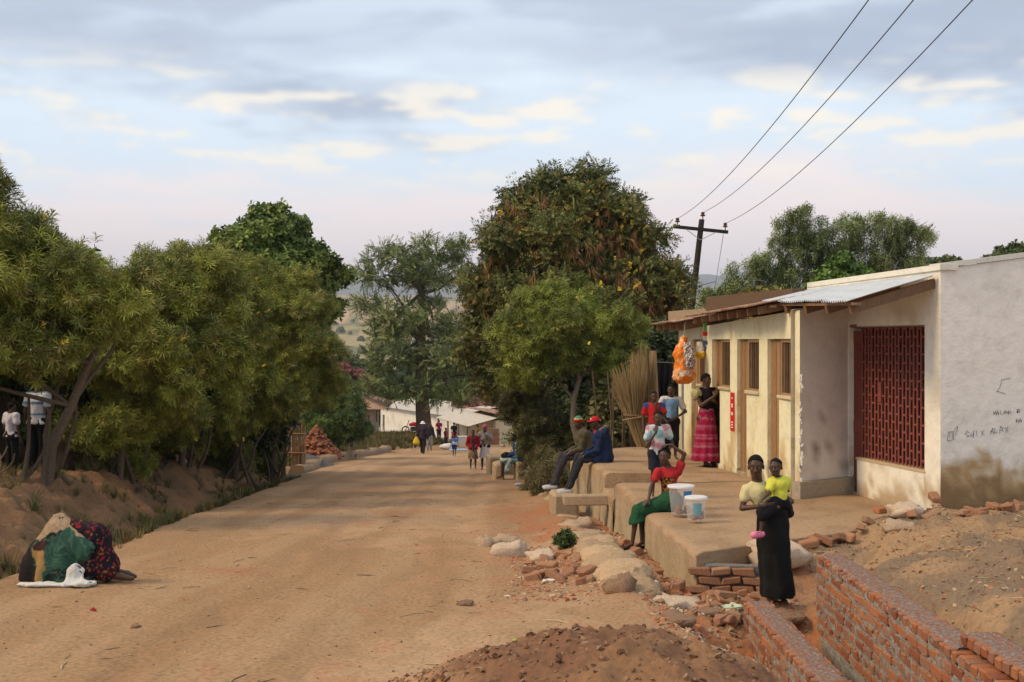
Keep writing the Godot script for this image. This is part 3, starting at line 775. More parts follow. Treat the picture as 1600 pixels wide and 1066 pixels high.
func make_far_buildings() -> void:
	var plainc := func(c: Color) -> Callable: return func(_u, y): return c.lerp(Color(0.40, 0.34, 0.26), 0.4 * ss(0.1, 0.5, NZ.p2.get_noise_2d(_u * 0.5, y * 0.7)))
	var box_house := func(t: Node3D, A: Vector2, B: Vector2, deep: float, y0: float, y1: float, c: Color, ops: Array) -> void:
		var T := Transform3D(Basis.IDENTITY, -t.position)
		var dd := (B - A).normalized(); var inn := Vector2(dd.y, -dd.x) * deep      # to the right of the walk A to B
		obj("front_wall", wall(A, B, y0 - 2.0, y1, y1, 0.25, ops, plainc.call(c), 0.5), MT.plaster, t, T)
		obj("side_wall", wall(A + inn, A, y0 - 2.0, y1, y1, 0.25, [], plainc.call(c), 0.5), MT.plaster, t, T)
		obj("side_wall", wall(B, B + inn, y0 - 2.0, y1, y1, 0.25, [], plainc.call(c), 0.5), MT.plaster, t, T)
		obj("back_wall", wall(B + inn, A + inn, y0 - 2.0, y1, y1, 0.25, [], plainc.call(c), 1.0), MT.plaster, t, T)
	# long white building across the end of the road
	var w := thing("white_hall", "long white building with a pale zinc roof beyond the big tree", "building", V(-12, -9.2, 125))
	box_house.call(w, Vector2(-5.2, 118), Vector2(-14.2, 138), 9.0, -9.0, -5.35, Color(0.74, 0.73, 0.70), [[20.5, 21.2, -8.0, -6.3]])
	var T := Transform3D(Basis.IDENTITY, -w.position)
	obj("roof", corrugated(V(-5.6, -5.35, 117.4), V(-14.9, -5.35, 138.4), V(-1.5, -4.6, 119.7), V(-10.2, -4.6, 140.8), 0.3, 0.03), MT.zinc_dull, w, T)
	obj("roof", corrugated(V(3.0, -5.35, 121.0), V(-6.2, -5.35, 143.0), V(-1.5, -4.6, 119.7), V(-10.2, -4.6, 140.8), 0.3, 0.03), MT.zinc_dull, w, T)
	# porch shop to its right
	var p := thing("porch_shop", "cream shop with a lean-to porch on posts beside the white hall", "building", V(-3.5, -8, 112))
	box_house.call(p, Vector2(-1.6, 106.0), Vector2(-4.9, 117.0), 6.0, -8.0, -5.0, Color(0.68, 0.62, 0.46), [[1.5, 2.6, -7.8, -5.8], [4.2, 5.3, -7.8, -5.8], [7.5, 8.6, -7.8, -5.8]])
	T = Transform3D(Basis.IDENTITY, -p.position)
	obj("porch_roof", corrugated(V(-3.6, -5.4, 104.8), V(-7.0, -5.4, 117.0), V(-1.2, -4.75, 105.4), V(-4.6, -4.7, 117.4), 0.25, 0.03), MT.zinc_dull, p, T)
	obj("roof", corrugated(V(4.6, -5.0, 107.5), V(1.4, -5.0, 118.8), V(-1.3, -4.4, 105.4), V(-4.7, -4.4, 117.4), 0.25, 0.03), MT.rust, p, T)
	for k in 4:
		var m := wcol(Color(0.32, 0.25, 0.18)); m.tube([V(-3.5 - k * 1.08, -9.5, 105.2 + k * 3.8), V(-3.5 - k * 1.08, -5.45, 105.2 + k * 3.8)], [0.09, 0.08], 6)
		obj("post", m, MT.wood, p, T)
	# house with a rusty hipped roof on the left
	var h := thing("rust_roof_house", "tan house with a rusty iron roof and open porch", "building", V(-13, -7, 88))
	box_house.call(h, Vector2(-9.9, 95), Vector2(-9.5, 86.5), 7.0, -5.3, -3.0, Color(0.42, 0.33, 0.22), [[1.6, 3.2, -4.3, -3.3]])
	T = Transform3D(Basis.IDENTITY, -h.position)
	# front gable side towards the camera with an opening
	obj("porch_wall", wall(Vector2(-9.3, 86.2), Vector2(-17.0, 86.2), -8.5, -3.0, -3.0, 0.25, [[0.3, 1.8, -5.0, -3.4]], plainc.call(Color(0.42, 0.33, 0.22)), 0.5), MT.plaster, h, T)
	var r1 := MB.new()
	var a := V(-18.2, -2.95, 85.2); var b := V(-8.5, -2.95, 85.2); var c := V(-8.7, -2.95, 96); var d := V(-18.4, -2.95, 96); var rg0 := V(-15.5, -1.5, 90.5); var rg1 := V(-12.4, -1.5, 90.5)
	r1.quad(a, b, rg1, rg0); r1.tri(b, c, rg1); r1.quad(c, d, rg0, rg1); r1.tri(d, a, rg0)
	obj("roof", r1, MT.rust, h, T)
	var pn := wcol(Color(0.6, 0.6, 0.6)); pn.box(Transform3D(Basis.IDENTITY, V(-10.75, -4.7, 86.05)), Vector3(0.7, 0.9, 0.06))
	obj("shutter", pn, MT.vc, h, T)
	# unfinished brick corner
	var bw := thing("brick_corner", "unfinished brick wall corner at the end of the road", "wall", V(-1.6, -7.1, 98))
	var core := wcol(Color(0.33, 0.24, 0.18)); core.box(Transform3D(Basis.IDENTITY, Vector3(0, 0.2, 0)), Vector3(1.2, 3.6, 0.24))
	obj("mortar_core", core, MT.mortar, bw)
	for j in 13:
		for k in 4:
			var br := wcol(Color(0.42, 0.20, 0.12) * rng.randf_range(0.8, 1.15))
			br.box(Transform3D(Basis.IDENTITY, Vector3(-0.45 + k * 0.3 + (0.07 if j % 2 else -0.07), -0.65 + j * 0.2, 0.13)), Vector3(0.27, 0.165, 0.06))
			obj("brick", br, MT.brick, bw)
	# the dark stall on the left bank, behind the hedge
	var s := thing("bank_stall", "dark open-fronted stall with an iron roof behind the hedge", "stall", V(-10.5, -0.6, 24))
	T = Transform3D(Basis.IDENTITY, -s.position)
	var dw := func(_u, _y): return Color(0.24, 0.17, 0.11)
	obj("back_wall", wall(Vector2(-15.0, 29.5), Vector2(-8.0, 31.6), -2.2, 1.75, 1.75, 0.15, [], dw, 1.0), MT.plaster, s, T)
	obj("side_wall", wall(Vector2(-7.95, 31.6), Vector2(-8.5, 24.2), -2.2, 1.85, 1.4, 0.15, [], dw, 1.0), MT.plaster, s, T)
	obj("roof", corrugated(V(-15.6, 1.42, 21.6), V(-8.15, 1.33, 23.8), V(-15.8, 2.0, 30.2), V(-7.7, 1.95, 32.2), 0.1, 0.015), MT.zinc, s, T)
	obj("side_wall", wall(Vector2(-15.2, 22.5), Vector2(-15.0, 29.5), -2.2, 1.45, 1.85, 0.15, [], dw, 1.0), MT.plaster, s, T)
	for k in 3:
		var m := wcol(Color(0.12, 0.08, 0.05)); var px := -13.5 + k * 2.35; m.tube([V(px, -1.5, 22.4 + k * 0.65), V(px + 0.02, 1.4, 22.4 + k * 0.65)], [0.06, 0.05], 7)
		obj("post", m, MT.wood, s, T)
	for k in 4:
		var m := wcol(Color(0.16, 0.10, 0.06)); beam(m, V(-9.2, -0.55 + k * 0.12, 24.2), V(-8.2, -0.62 + k * 0.12, 24.6), 0.03, 0.07)
		obj("slat", m, MT.wood, s, T)

func stone_mesh(seed_: int, flat := 0.7, rough := 0.28) -> ArrayMesh:   # a lumpy stone about 1 m across, base at y = 0
	var r := FastNoiseLite.new(); r.seed = seed_; r.frequency = 0.9; r.fractal_octaves = 3
	var mb := MB.new()
	var pts := []; var R := 9; var K := 15
	for j in R:
		for k in K:
			var th := PI * j / (R - 1.0); var ph := TAU * (k % (K - 1)) / (K - 1.0)
			var u := Vector3(sin(th) * cos(ph), cos(th), sin(th) * sin(ph))
			var s: float = 0.5 * (1.0 + rough * 1.6 * r.get_noise_3dv(u * 1.3))
			u = Vector3(signf(u.x) * pow(absf(u.x), 0.8), signf(u.y) * pow(absf(u.y), 0.75), signf(u.z) * pow(absf(u.z), 0.8))
			pts.append(Vector3(u.x, u.y * flat + flat * 0.6, u.z) * s)
	mb.grid(pts, R, K, false)
	return mb.mesh()
var STONES := []
func stone_at(p: Vector3, s: Vector3, k: int, yaw: float) -> Transform3D:
	return Transform3D(Basis(Vector3.UP, yaw) * Basis.from_scale(s), p - Vector3(0, s.y * 0.12, 0))

func brick_tints(dusty := 0.0) -> Array:
	var a := []
	for k in 6:
		var c: Color = [Color(0.42, 0.16, 0.075), Color(0.37, 0.135, 0.065), Color(0.46, 0.19, 0.09), Color(0.30, 0.11, 0.06), Color(0.40, 0.185, 0.105), Color(0.34, 0.17, 0.11)][k].lerp(Color(0.40, 0.27, 0.17), dusty)
		var m: StandardMaterial3D = MT.brick.duplicate()
		m.albedo_color = lin(c.r, c.g, c.b); m.vertex_color_use_as_albedo = false
		a.append(m)
	return a
var BT := []
var DT := []   # dusty ones lying about
func make_brick_walls() -> void:
	for k in 6: STONES.append(stone_mesh(100 + k, [0.7, 0.55, 0.8, 0.45, 0.65, 0.6][k], 0.3))
	BT = brick_tints(); DT = brick_tints(0.42)
	var stre := []; var head := []
	for k in 5:
		var a := wcol(Color.WHITE); a.bevel(Transform3D.IDENTITY, Vector3(0.105, 0.068, 0.205), 0.008, rng, 0.006); stre.append(a.mesh())
		var b := wcol(Color.WHITE); b.bevel(Transform3D.IDENTITY, Vector3(0.25, 0.068, 0.098), 0.009, rng, 0.006); head.append(b.mesh())
	var build := func(label: String, x: float, thick: float, d0: float, d1: float, top: float, courses: int, extra: float) -> void:
		var w := thing("brick_wall", label, "wall", V(x, top - courses * 0.09, (d0 + d1) * 0.5))
		var T := Transform3D(Basis.IDENTITY, -w.position)
		var L := d1 - d0
		# mortar behind and between the bricks, uneven
		var core := MB.new(); var pts := []
		var rows := 40; var cols := int(L / 0.03)
		core.col = Color(0.36, 0.33, 0.30)
		var lowest := top - courses * 0.09 - 0.75
		for j in rows:
			for k in cols:
				var y := lerpf(lowest, top - 0.004, pow(j / (rows - 1.0), 0.8)); var dd := lerpf(d0, d1, k / (cols - 1.0))
				var bulge: float = NZ.h3.get_noise_2d(dd * 1.6, y * 3.0) * 0.034
				if y < top - courses * 0.09: bulge += 0.012
				pts.append(V(x + 0.012 - bulge, y, dd))
		core.grid(pts, rows, cols, true)
		var bx := wcol(Color(0.33, 0.30, 0.27)); bx.box(Transform3D(Basis.IDENTITY, V(x + thick * 0.5 + 0.01, (lowest + top - 0.012) * 0.5, (d0 + d1) * 0.5)), Vector3(thick - 0.05, top - 0.012 - lowest, L - 0.02))
		obj("mortar_face", core, MT.mortar, w, T); obj("mortar_core", bx, MT.mortar, w, T)
		for j in courses:
			var y := top - 0.034 - j * 0.09
			var is_head := j == 0 or j % 3 == 0
			var pitch := 0.113 if is_head else 0.222
			var dd := d1 - pitch * (0.5 if j % 2 else 0.8)
			while dd > d0 + 0.05:
				var meshes: Array = head if is_head else stre
				var px := x + (0.125 if is_head else 0.0525) + rng.randf_range(-0.008, 0.006)
				obj("brick", meshes[rng.randi() % 5], BT[rng.randi() % 6], w, T * Transform3D(rb(rng.randf_range(-0.03, 0.03), rng.randf_range(-0.02, 0.02), rng.randf_range(-0.04, 0.04)), V(px, y + rng.randf_range(-0.005, 0.005), dd)))
				dd -= pitch + rng.randf_range(-0.006, 0.008)
		if extra > 0:
			var dd := extra
			while dd > d0 + 0.05:
				obj("brick", head[rng.randi() % 5], BT[rng.randi() % 6], w, T * Transform3D(rb(rng.randf_range(-0.04, 0.04), 0, rng.randf_range(-0.04, 0.04)), V(x + 0.205, top + 0.055, dd)))
				dd -= 0.116
		# trowelled smears over the top
		var smear := func(xa: float, xb: float, da: float, db: float, y: float) -> void:
			var sp := []; var rr := int((db - da) / 0.025); var cc := 12
			var sm := MB.new()
			for j in rr:
				for k in cc:
					var e := minf(k, cc - 1 - k)
					var dd := lerpf(da, db, j / (rr - 1.0)); var xx: float = lerpf(xa, xb, k / (cc - 1.0)) + (NZ.h3.get_noise_2d(dd * 3.0, k * 9.0) * 0.02 if e < 2 else 0.0)
					sp.append(V(xx, y - (0.02 if e == 0 else 0.0) + NZ.h3.get_noise_2d(dd * 2.5, xx * 2.5) * 0.012, dd))
			sm.grid(sp, rr, cc, false)
			obj("mortar_smear", sm, MT.smeared, w, T)
		smear.call(x + 0.03, x + thick - 0.015, maxf(d0, extra if extra > 0 else d0), d1, top + 0.006)
		if extra > 0: smear.call(x + 0.10, x + thick + 0.06, d0, extra + 0.04, top + 0.096)
	build.call("low new brick wall whose top lies level with the dug ground", 2.04, 0.25, 7.6, 11.3, -0.70, 7, 0.0)
	build.call("taller new brick wall with one more course laid at its end", 2.76, 0.27, 6.9, 11.62, -0.34, 8, 8.06)

func make_roadside() -> void:
	# bags of earth along the road edge
	var bagp := [[1.13, 12.05, 1.0], [1.08, 12.65, 1.1], [1.02, 13.3, 1.15], [1.05, 14.0, 1.1], [1.0, 14.8, 1.15], [1.04, 15.7, 1.05], [1.06, 16.5, 0.9]]
	var names := ["half buried in the road beside the round boulder", "second from the round boulder", "third from the round boulder", "fourth from the round boulder, next to the small green shrub", "fifth from the round boulder", "sixth from the round boulder", "last of its row before the kerb stones"]
	for i in bagp.size():
		var mb := MB.new(); var pts := []; var R := 22; var K := 33
		mb.col = Color(0.47, 0.335, 0.21) * [0.85, 1.12, 0.95, 1.15, 0.9, 1.08, 0.84][i]
		for j in R:
			for k in K:
				var th := PI * j / (R - 1.0); var ph := TAU * (k % (K - 1)) / (K - 1.0)
				var u := Vector3(sin(th) * cos(ph), cos(th), sin(th) * sin(ph))
				var s: float = 1.0 + 0.10 * NZ.h1.get_noise_3d(u.x * 3 + i * 9, u.y * 3, u.z * 3) + 0.09 * NZ.h2.get_noise_3d(u.x, u.y * 2.0, u.z + i * 5) + 0.05 * NZ.h3.get_noise_3d(u.x * 0.7, u.y, u.z * 0.7 + i)
				u = Vector3(signf(u.x) * pow(absf(u.x), 0.7), u.y, signf(u.z) * pow(absf(u.z), 0.8))
				pts.append(Vector3(u.x * 0.25 + 0.02 * sin(u.z * 9.0 + i), u.y * (0.135 + 0.012 * sin(u.z * 22.0 + i * 2.0)), u.z * 0.36) * s * bagp[i][2])
		mb.grid(pts, R, K, false)
		var y := height(bagp[i][0], bagp[i][1])
		solo("sandbag", mb, MT.stone, "mud-crusted earth bag, " + names[i], "sandbag", "earth bags along the road edge", Transform3D(rb(rng.randf_range(-0.3, 0.3), rng.randf_range(-0.05, 0.2), rng.randf_range(-0.15, 0.15)), V(bagp[i][0], y - 0.02, bagp[i][1])))
	for i in 13:   # kerb stones further on
		var d := 17.2 + i * 1.02; var x: float = 1.04 - (d - 17) * 0.018 + rng.randf_range(-0.06, 0.06)
		var s := rng.randf_range(0.32, 0.52)
		solo("kerb_stone", STONES[i % 6], MT.stone, "pale kerb stone set in the road edge past the earth bags", "stone", "kerb stones past the bags", stone_at(V(x, height(x, d) - 0.06, d), Vector3(s, s * 0.62, s * rng.randf_range(1.0, 1.5)), i, rng.randf() * 6))
	MT.stone.albedo_color = lin(0.46, 0.34, 0.24)
	var stone2: StandardMaterial3D = MT.stone.duplicate(); stone2.vertex_color_use_as_albedo = false; MT["stone_tan"] = stone2
	var stone3: StandardMaterial3D = stone2.duplicate(); stone3.albedo_color = lin(0.27, 0.17, 0.11); MT["stone_dark"] = stone3
	var stone4: StandardMaterial3D = stone2.duplicate(); stone4.albedo_color = lin(0.60, 0.47, 0.35); MT["stone_pale"] = stone4
	MT.stone.albedo_color = Color.WHITE
	for o in get_children():
		if o.name.begins_with("kerb_stone"): o.material_override = MT.stone_tan
	solo("boulder", STONES[2], MT.stone_dark, "round brown boulder at the end of the earth bags", "boulder", "", stone_at(V(1.0, height(1.0, 11.75) - 0.02, 11.75), Vector3(0.27, 0.27, 0.27), 2, 1.0))
	# single stones: x, d, size, tone, words
	var S := [[2.72, 13.15, 0.52, 4, "large pale rock behind the girl carrying a baby"], [1.46, 11.75, 0.42, 4, "flat pale slab of rock in the rubble below the terrace corner"], [1.75, 11.5, 0.2, 3, "small brown rock beside the flat slab in the rubble"], [2.55, 11.75, 0.26, 3, "dark clod next to the girl's bare feet"], [-0.02, 15.8, 0.40, 4, "biggest pale rock in the heap of stones on the road"], [0.34, 15.3, 0.36, 4, "flat pale rock in the red scrape of the road"], [-0.3, 16.7, 0.34, 2, "tan rock at the back of the stones on the road"], [-0.1, 17.6, 0.3, 2, "low tan rock behind the heap of stones on the road"],
		[1.62, 10.0, 0.34, 2, "big tan rock between the earth heap and the low brick wall"], [1.35, 10.35, 0.26, 3, "brown rock above the hollow by the low brick wall"], [1.95, 10.75, 0.32, 2, "slanting tan slab touching the end of the low brick wall"], [-0.42, 11.5, 0.13, 3, "squared brown stone lying alone on the open road"], [-3.0, 10.2, 0.07, 3, "small dark stone on the bare left half of the road"], [0.42, 9.35, 0.1, 3, "small brown clod behind the earth heap"], [4.35, 14.2, 0.36, 4, "pale rock leaning on the brick foundation by the white shop"], [4.15, 13.75, 0.30, 2, "tan rock beside the brick foundation of the white shop"]]
	for q in S:
		var x: float = q[0]; var d: float = q[1]; var s: float = q[2]
		solo("rock", STONES[int(s * 97) % 6], [null, null, MT.stone_tan, MT.stone_dark, MT.stone_pale][q[3]], q[4], "rock", "", stone_at(V(x, height(x, d), d), Vector3(s * 1.2, s * 0.75, s), 0, s * 31))
	# broken bricks
	var frag := []
	for k in 5:
		var a := wcol(Color.WHITE); a.bevel(Transform3D.IDENTITY, Vector3([0.20, 0.13, 0.10, 0.16, 0.22][k], 0.07, 0.10), 0.012, rng, 0.016); frag.append(a.mesh())
	var place := func(x: float, d: float, label: String, group: String, lift := 0.02) -> void:
		solo("broken_brick", frag[rng.randi() % 5], DT[rng.randi() % 6], label, "brick", group, Transform3D(rb(rng.randf() * 6.3, rng.randf_range(-0.35, 0.35), rng.randf_range(-0.35, 0.35)), V(x, height(x, d) + lift, d)))
	for i in 46:
		var d := rng.randf_range(11.2, 13.2); var x := rng.randf_range(1.3, 2.5)
		if d > 12.55 and x > 1.8: d -= 0.9
		place.call(x, d, "broken brick among the rubble below the terrace corner", "broken bricks below the terrace")
	for i in 26: place.call(rng.randf_range(1.32, 1.62), rng.randf_range(13.0, 17.0), "broken red brick in the drain along the terrace", "broken bricks in the drain")
	for i in 22: place.call(rng.randf_range(0.15, 0.8), rng.randf_range(12.2, 15.6), "broken brick on the road beside the earth bags", "broken bricks on the road edge")
	for i in 34:
		var u := rng.randf()
		var x := 4.35 + u * 2.2; var d := 14.85 + u * 0.42 - rng.randf_range(0.05, 1.2)
		place.call(x, d, "loose brick piled against the foundation of the white shop", "loose bricks by the white shop", rng.randf_range(0.0, 0.10) if d > 14.4 else 0.02)
	for i in 12:
		var u := i / 11.0
		place.call(lerpf(2.45, 4.0, u) + rng.randf_range(-0.08, 0.08), lerpf(13.1, 14.25, u) + rng.randf_range(-0.15, 0.1), "brick end in the broken edge of the terrace", "brick ends in the terrace edge", 0.05)
	solo("broken_brick", frag[0], BT[2], "lone red brick lying on the terrace before the white shop", "brick", "", Transform3D(rb(0.3), V(4.55, -0.475, 15.7)))
	# brick footing courses of the terrace and of the white shop
	for q in [["brick_footing", "brick footing with grey cement at the terrace corner", V(2.06, -0.76, 12.68), 3, 2, -0.10], ["brick_footing", "brick footing with a cement cap under the white shop", V(4.72, -0.62, 14.86), 6, 2, 0.16]]:
		var f := thing(q[0], q[1], "footing", q[2], q[5])
		var c := wcol(Color(0.24, 0.23, 0.22)); c.bevel(Transform3D(Basis.IDENTITY, Vector3(q[3] * 0.06, 0.02, -0.08)), Vector3(q[3] * 0.22, 0.22, 0.15), 0.01, rng, 0.01)
		obj("mortar_core", c, MT.mortar, f)
		for j in 3:
			for k in q[3]:
				obj("brick", frag[0] if k % 2 else frag[4], DT[rng.randi() % 6], f, Transform3D(rb(rng.randf_range(-0.08, 0.08)), Vector3(k * 0.215 - 0.2 + (0.1 if j % 2 else 0.0), -0.10 + j * 0.088, 0.0)))
	# far brick pile: bricks stacked into a cone
	var pile := thing("brick_pile", "cone-shaped pile of red bricks beside the reed fence", "brick pile", V(-8.4, height(-8.4, 55), 55))
	var mound := wcol(Color(0.30, 0.12, 0.07)); mound.lathe([Vector2(0.95, 0.0), Vector2(0.62, 0.45), Vector2(0.30, 0.9), Vector2(0.05, 1.12), Vector2(0.0, 1.13)], Vector3.ZERO, 14)
	obj("core", mound, MT.brick, pile)
	for i in 290:
		var t := sqrt(rng.randf()); var an := rng.randf() * TAU
		var r := t * 1.12; var y := 1.36 * (1.0 - t) * (1.0 - 0.25 * t) + 0.1
		obj("brick", frag[[0, 4, 3][i % 3]], BT[(i * 5) % 6], pile, Transform3D(rb(rng.randf() * 6.3, rng.randf_range(-0.5, 0.5), rng.randf_range(-0.5, 0.5)), Vector3(cos(an) * r, y, sin(an) * r)))
	# reed fence by the pile
	var reed := thing("reed_fence", "brown reed fence between the hedge and the brick pile", "fence", V(-8.6, height(-8.6, 47), 47))
	for i in 60:
		var m := wcol(Color(0.30, 0.19, 0.10) * rng.randf_range(0.6, 1.2)); var x := -1.1 + i * 0.036
		m.tube([Vector3(x, -0.3, sin(i * 1.7) * 0.04 + 0.25 * x), Vector3(x + rng.randf_range(-0.04, 0.04), 1.45 + rng.randf_range(-0.15, 0.15), sin(i * 1.7) * 0.04 + 0.25 * x)], [0.022, 0.016], 5)
		obj("reed", m, MT.wood, reed)
	for y in [0.4, 1.1]:
		var m := wcol(Color(0.25, 0.16, 0.09)); m.tube([Vector3(-1.15, y, -0.22), Vector3(1.1, y, 0.34)], [0.025, 0.025], 5)
		obj("rail", m, MT.wood, reed)
	# mud kerb wall, slab over the left drain, grey sand, stone bench, block seats on the right
	var kw := MB.new(); kw.col = Color(0.30, 0.21, 0.14)
	var kp := []
	for j in 30:
		var t := j / 29.0; var d := lerpf(43.5, 72.0, t); var x := lerpf(-7.3, -7.0, t) - 0.5 * sin(t * PI)
		for q in [[0.28, -0.4], [0.26, 0.12], [0.2, 0.30], [-0.2, 0.32], [-0.3, 0.1], [-0.32, -0.4]]:
			kp.append(V(x + q[0] + NZ.h1.get_noise_2d(d, q[1]) * 0.12, height(x, d) + q[1] * (1.0 + NZ.h1.get_noise_2d(d * 0.7, 3.0) * 0.5), d))
	kw.grid(kp, 30, 6, true)
	for e in [0, 29]:
		for k in range(1, 5): kw.out4(kp[e * 6], kp[e * 6 + k], kp[e * 6 + k + 1], kp[e * 6], V(-7.3, -3.6, 58))
	solo("mud_kerb", kw, MT.earth, "crumbling low mud wall along the road by the brick pile", "kerb")
	var sl := wcol(Color(0.27, 0.21, 0.16)); sl.bevel(Transform3D(rb(0.1), V(-7.3, -2.72, 40.5)), Vector3(1.9, 0.14, 0.7), 0.02, rng, 0.03)
	solo("drain_slab", sl, MT.concrete, "flat concrete slab crossing the drain below the hedge", "slab")
	var gs := wcol(Color(0.13, 0.12, 0.12)); gs.lathe([Vector2(1.2, -0.1), Vector2(0.9, 0.10), Vector2(0.4, 0.34), Vector2(0.0, 0.46)], V(-7.95, height(-7.95, 49.5), 49.5), 20)
	solo("sand_heap", gs, MT.earth, "small heap of grey sand in front of the brick pile", "sand heap")
	var bench := thing("log_bench", "pale rounded concrete bench on short legs past the brick pile", "bench", V(-9.0, height(-9.0, 66), 66))
	var bm := wcol(Color(0.42, 0.36, 0.30)); bm.tube([Vector3(-0.85, 0.45, 0), Vector3(0, 0.47, 0), Vector3(0.85, 0.46, 0)], [0.2, 0.22, 0.2], 10)
	obj("seat", bm, MT.concrete, bench)
	for s in [-0.6, 0.0, 0.6]:
		var lg := wcol(Color(0.3, 0.2, 0.13)); lg.box(Transform3D(Basis.IDENTITY, Vector3(s, 0.1, 0)), Vector3(0.12, 0.5, 0.3)); obj("leg", lg, MT.concrete, bench)
	for q in [["tan concrete block used as a footrest by the seated person", -0.42, 37.6, 0.30, 0.62, 0.8], ["square concrete block seat under the person in the blue jacket", 0.32, 37.2, 0.50, 0.66, 0.7], ["rounded pale block behind the seated person's feet", -0.30, 41.0, 0.95, 0.72, 0.8]]:
		var m := wcol(Color(0.45, 0.34, 0.22)); m.bevel(Transform3D(rb(0.12), V(q[1], height(q[1], q[2]) + q[4] * 0.5 - 0.12, q[2])), Vector3(q[3], q[4], q[5]), 0.05, rng, 0.03)
		solo("concrete_block", m, MT.concrete, q[0], "block")
	var cu := wcol(Color(0.46, 0.34, 0.22)); cu.bevel(Transform3D(rb(0.2), V(1.7, height(1.7, 62) + 0.1, 62)), Vector3(2.2, 0.5, 0.5), 0.05, rng, 0.03)
	solo("concrete_block", cu, MT.concrete, "long low block at the bend beyond the seated person", "block")

# a spray of leaves: n leaves of length l and width w spread round a stem of length s; open: angle from the stem; droop: bend downwards
func spray(n: int, l: float, w: float, s: float, open: float, droop: float, seed_: int, flat := false) -> ArrayMesh:
	var r := RandomNumberGenerator.new(); r.seed = seed_
	var mb := MB.new()
	for i in n:
		var t := (i + 0.5) / n
		var az := i * 2.399 + r.randf_range(-0.3, 0.3)
		if flat: az = (0.0 if i % 2 else PI) + r.randf_range(-0.25, 0.25)
		var op := open * r.randf_range(0.7, 1.25) * (1.15 - 0.45 * t)
		var dir := Vector3(cos(az) * sin(op), cos(op), sin(az) * sin(op))
		var side := dir.cross(Vector3.UP)
		if side.length() < 0.05: side = Vector3.RIGHT
		side = side.normalized().rotated(dir, r.randf_range(-0.6, 0.6))
		var b := Vector3(0, s * t, 0)
		var ll := l * r.randf_range(0.75, 1.15)
		var m := b + dir * ll * 0.5; var e := b + dir * ll + Vector3(0, -droop * ll, 0)
		mb.col = Color.WHITE * r.randf_range(0.85, 1.1)
		var up := side.cross(dir).normalized()
		var k := mb.v.size()
		mb.vert(b, up); mb.vert(m - side * w * 0.5, up); mb.vert(m + side * w * 0.5, up); mb.vert(e, up)
		mb.ix.append_array(PackedInt32Array([k, k + 1, k + 2, k + 1, k + 3, k + 2]))
	return mb.mesh()
var SP := {}
# crown: clumps are [x, y, d, rx, ry, rz]; returns places for sprays
func fill(clumps: Array, n: int, size: Vector2, cols: Array, r: RandomNumberGenerator, up := 0.35, hang := false, inner := 0.45, solid := []) -> Array:
	var xf := []; var cs := []
	var area := 0.0
	for q in clumps: area += q[3] * q[4] + q[4] * q[5] + q[3] * q[5]
	for ci in clumps.size():
		var q: Array = clumps[ci]
		var share := int(n * (q[3] * q[4] + q[4] * q[5] + q[3] * q[5]) / area)
		var ctr := V(q[0], q[1], q[2])
		var tint: float = r.randf_range(0.0, 1.0)
		for i in share:
			var u := Vector3(r.randfn(), r.randfn(), r.randfn()).normalized()
			var lump: float = 1.0 + 0.30 * NZ.h2.get_noise_3d(u.x * 0.7 + ci * 3.0, u.y * 0.7, u.z * 0.7)
			var rad: float = lump * pow(r.randf_range(inner, 1.0), 0.55)
			if r.randf() < 0.08: rad *= r.randf_range(1.05, 1.5)
			var p: Vector3 = ctr + Vector3(u.x * q[3], u.y * q[4], u.z * q[5]) * rad
			var deep := false
			for o in solid:
				var e := Vector3((p.x - o[0]) / o[3], (p.y - o[1]) / o[4], (-p.z - o[2]) / o[5])
				if e.length_squared() < 0.16: deep = true; break
			if deep and r.randf() < 0.7: continue
			var y := (u + Vector3(0, up, 0) + Vector3(r.randfn(), r.randfn(), r.randfn()) * 0.35).normalized()
			if hang: y = (Vector3(0, -1, 0) + Vector3(r.randfn(), r.randfn(), r.randfn()) * 0.25).normalized()
			var x := y.cross(Vector3(r.randfn(), r.randfn(), r.randfn())).normalized()
			var s := r.randf_range(size.x, size.y)
			xf.append(Transform3D(Basis(x, y, x.cross(y)) * Basis.from_scale(Vector3.ONE * s), p))
			var c: Color = cols[0].lerp(cols[1], clampf(tint * 0.95 + r.randf() * 0.35 - 0.15, 0, 1))
			if r.randf() < 0.12: c = cols[2]
			cs.append(c * r.randf_range(0.8, 1.15))
	return [xf, cs]
func limb(mb: MB, a: Vector3, b: Vector3, ra: float, rb_: float, r: RandomNumberGenerator, bend := 0.12, sides := 7) -> void:
	var pts := []; var rad := []
	var L := (b - a).length()
	var o1 := Vector3(r.randfn(), r.randfn() * 0.5, r.randfn()) * L * bend; var o2 := Vector3(r.randfn(), r.randfn() * 0.5, r.randfn()) * L * bend
	for i in 7:
		var t := i / 6.0
		pts.append(a.lerp(b, t) + o1 * sin(t * PI) * (1 - t) + o2 * sin(t * PI) * t)
		rad.append(lerpf(ra, rb_, t))
	mb.tube(pts, rad, sides)
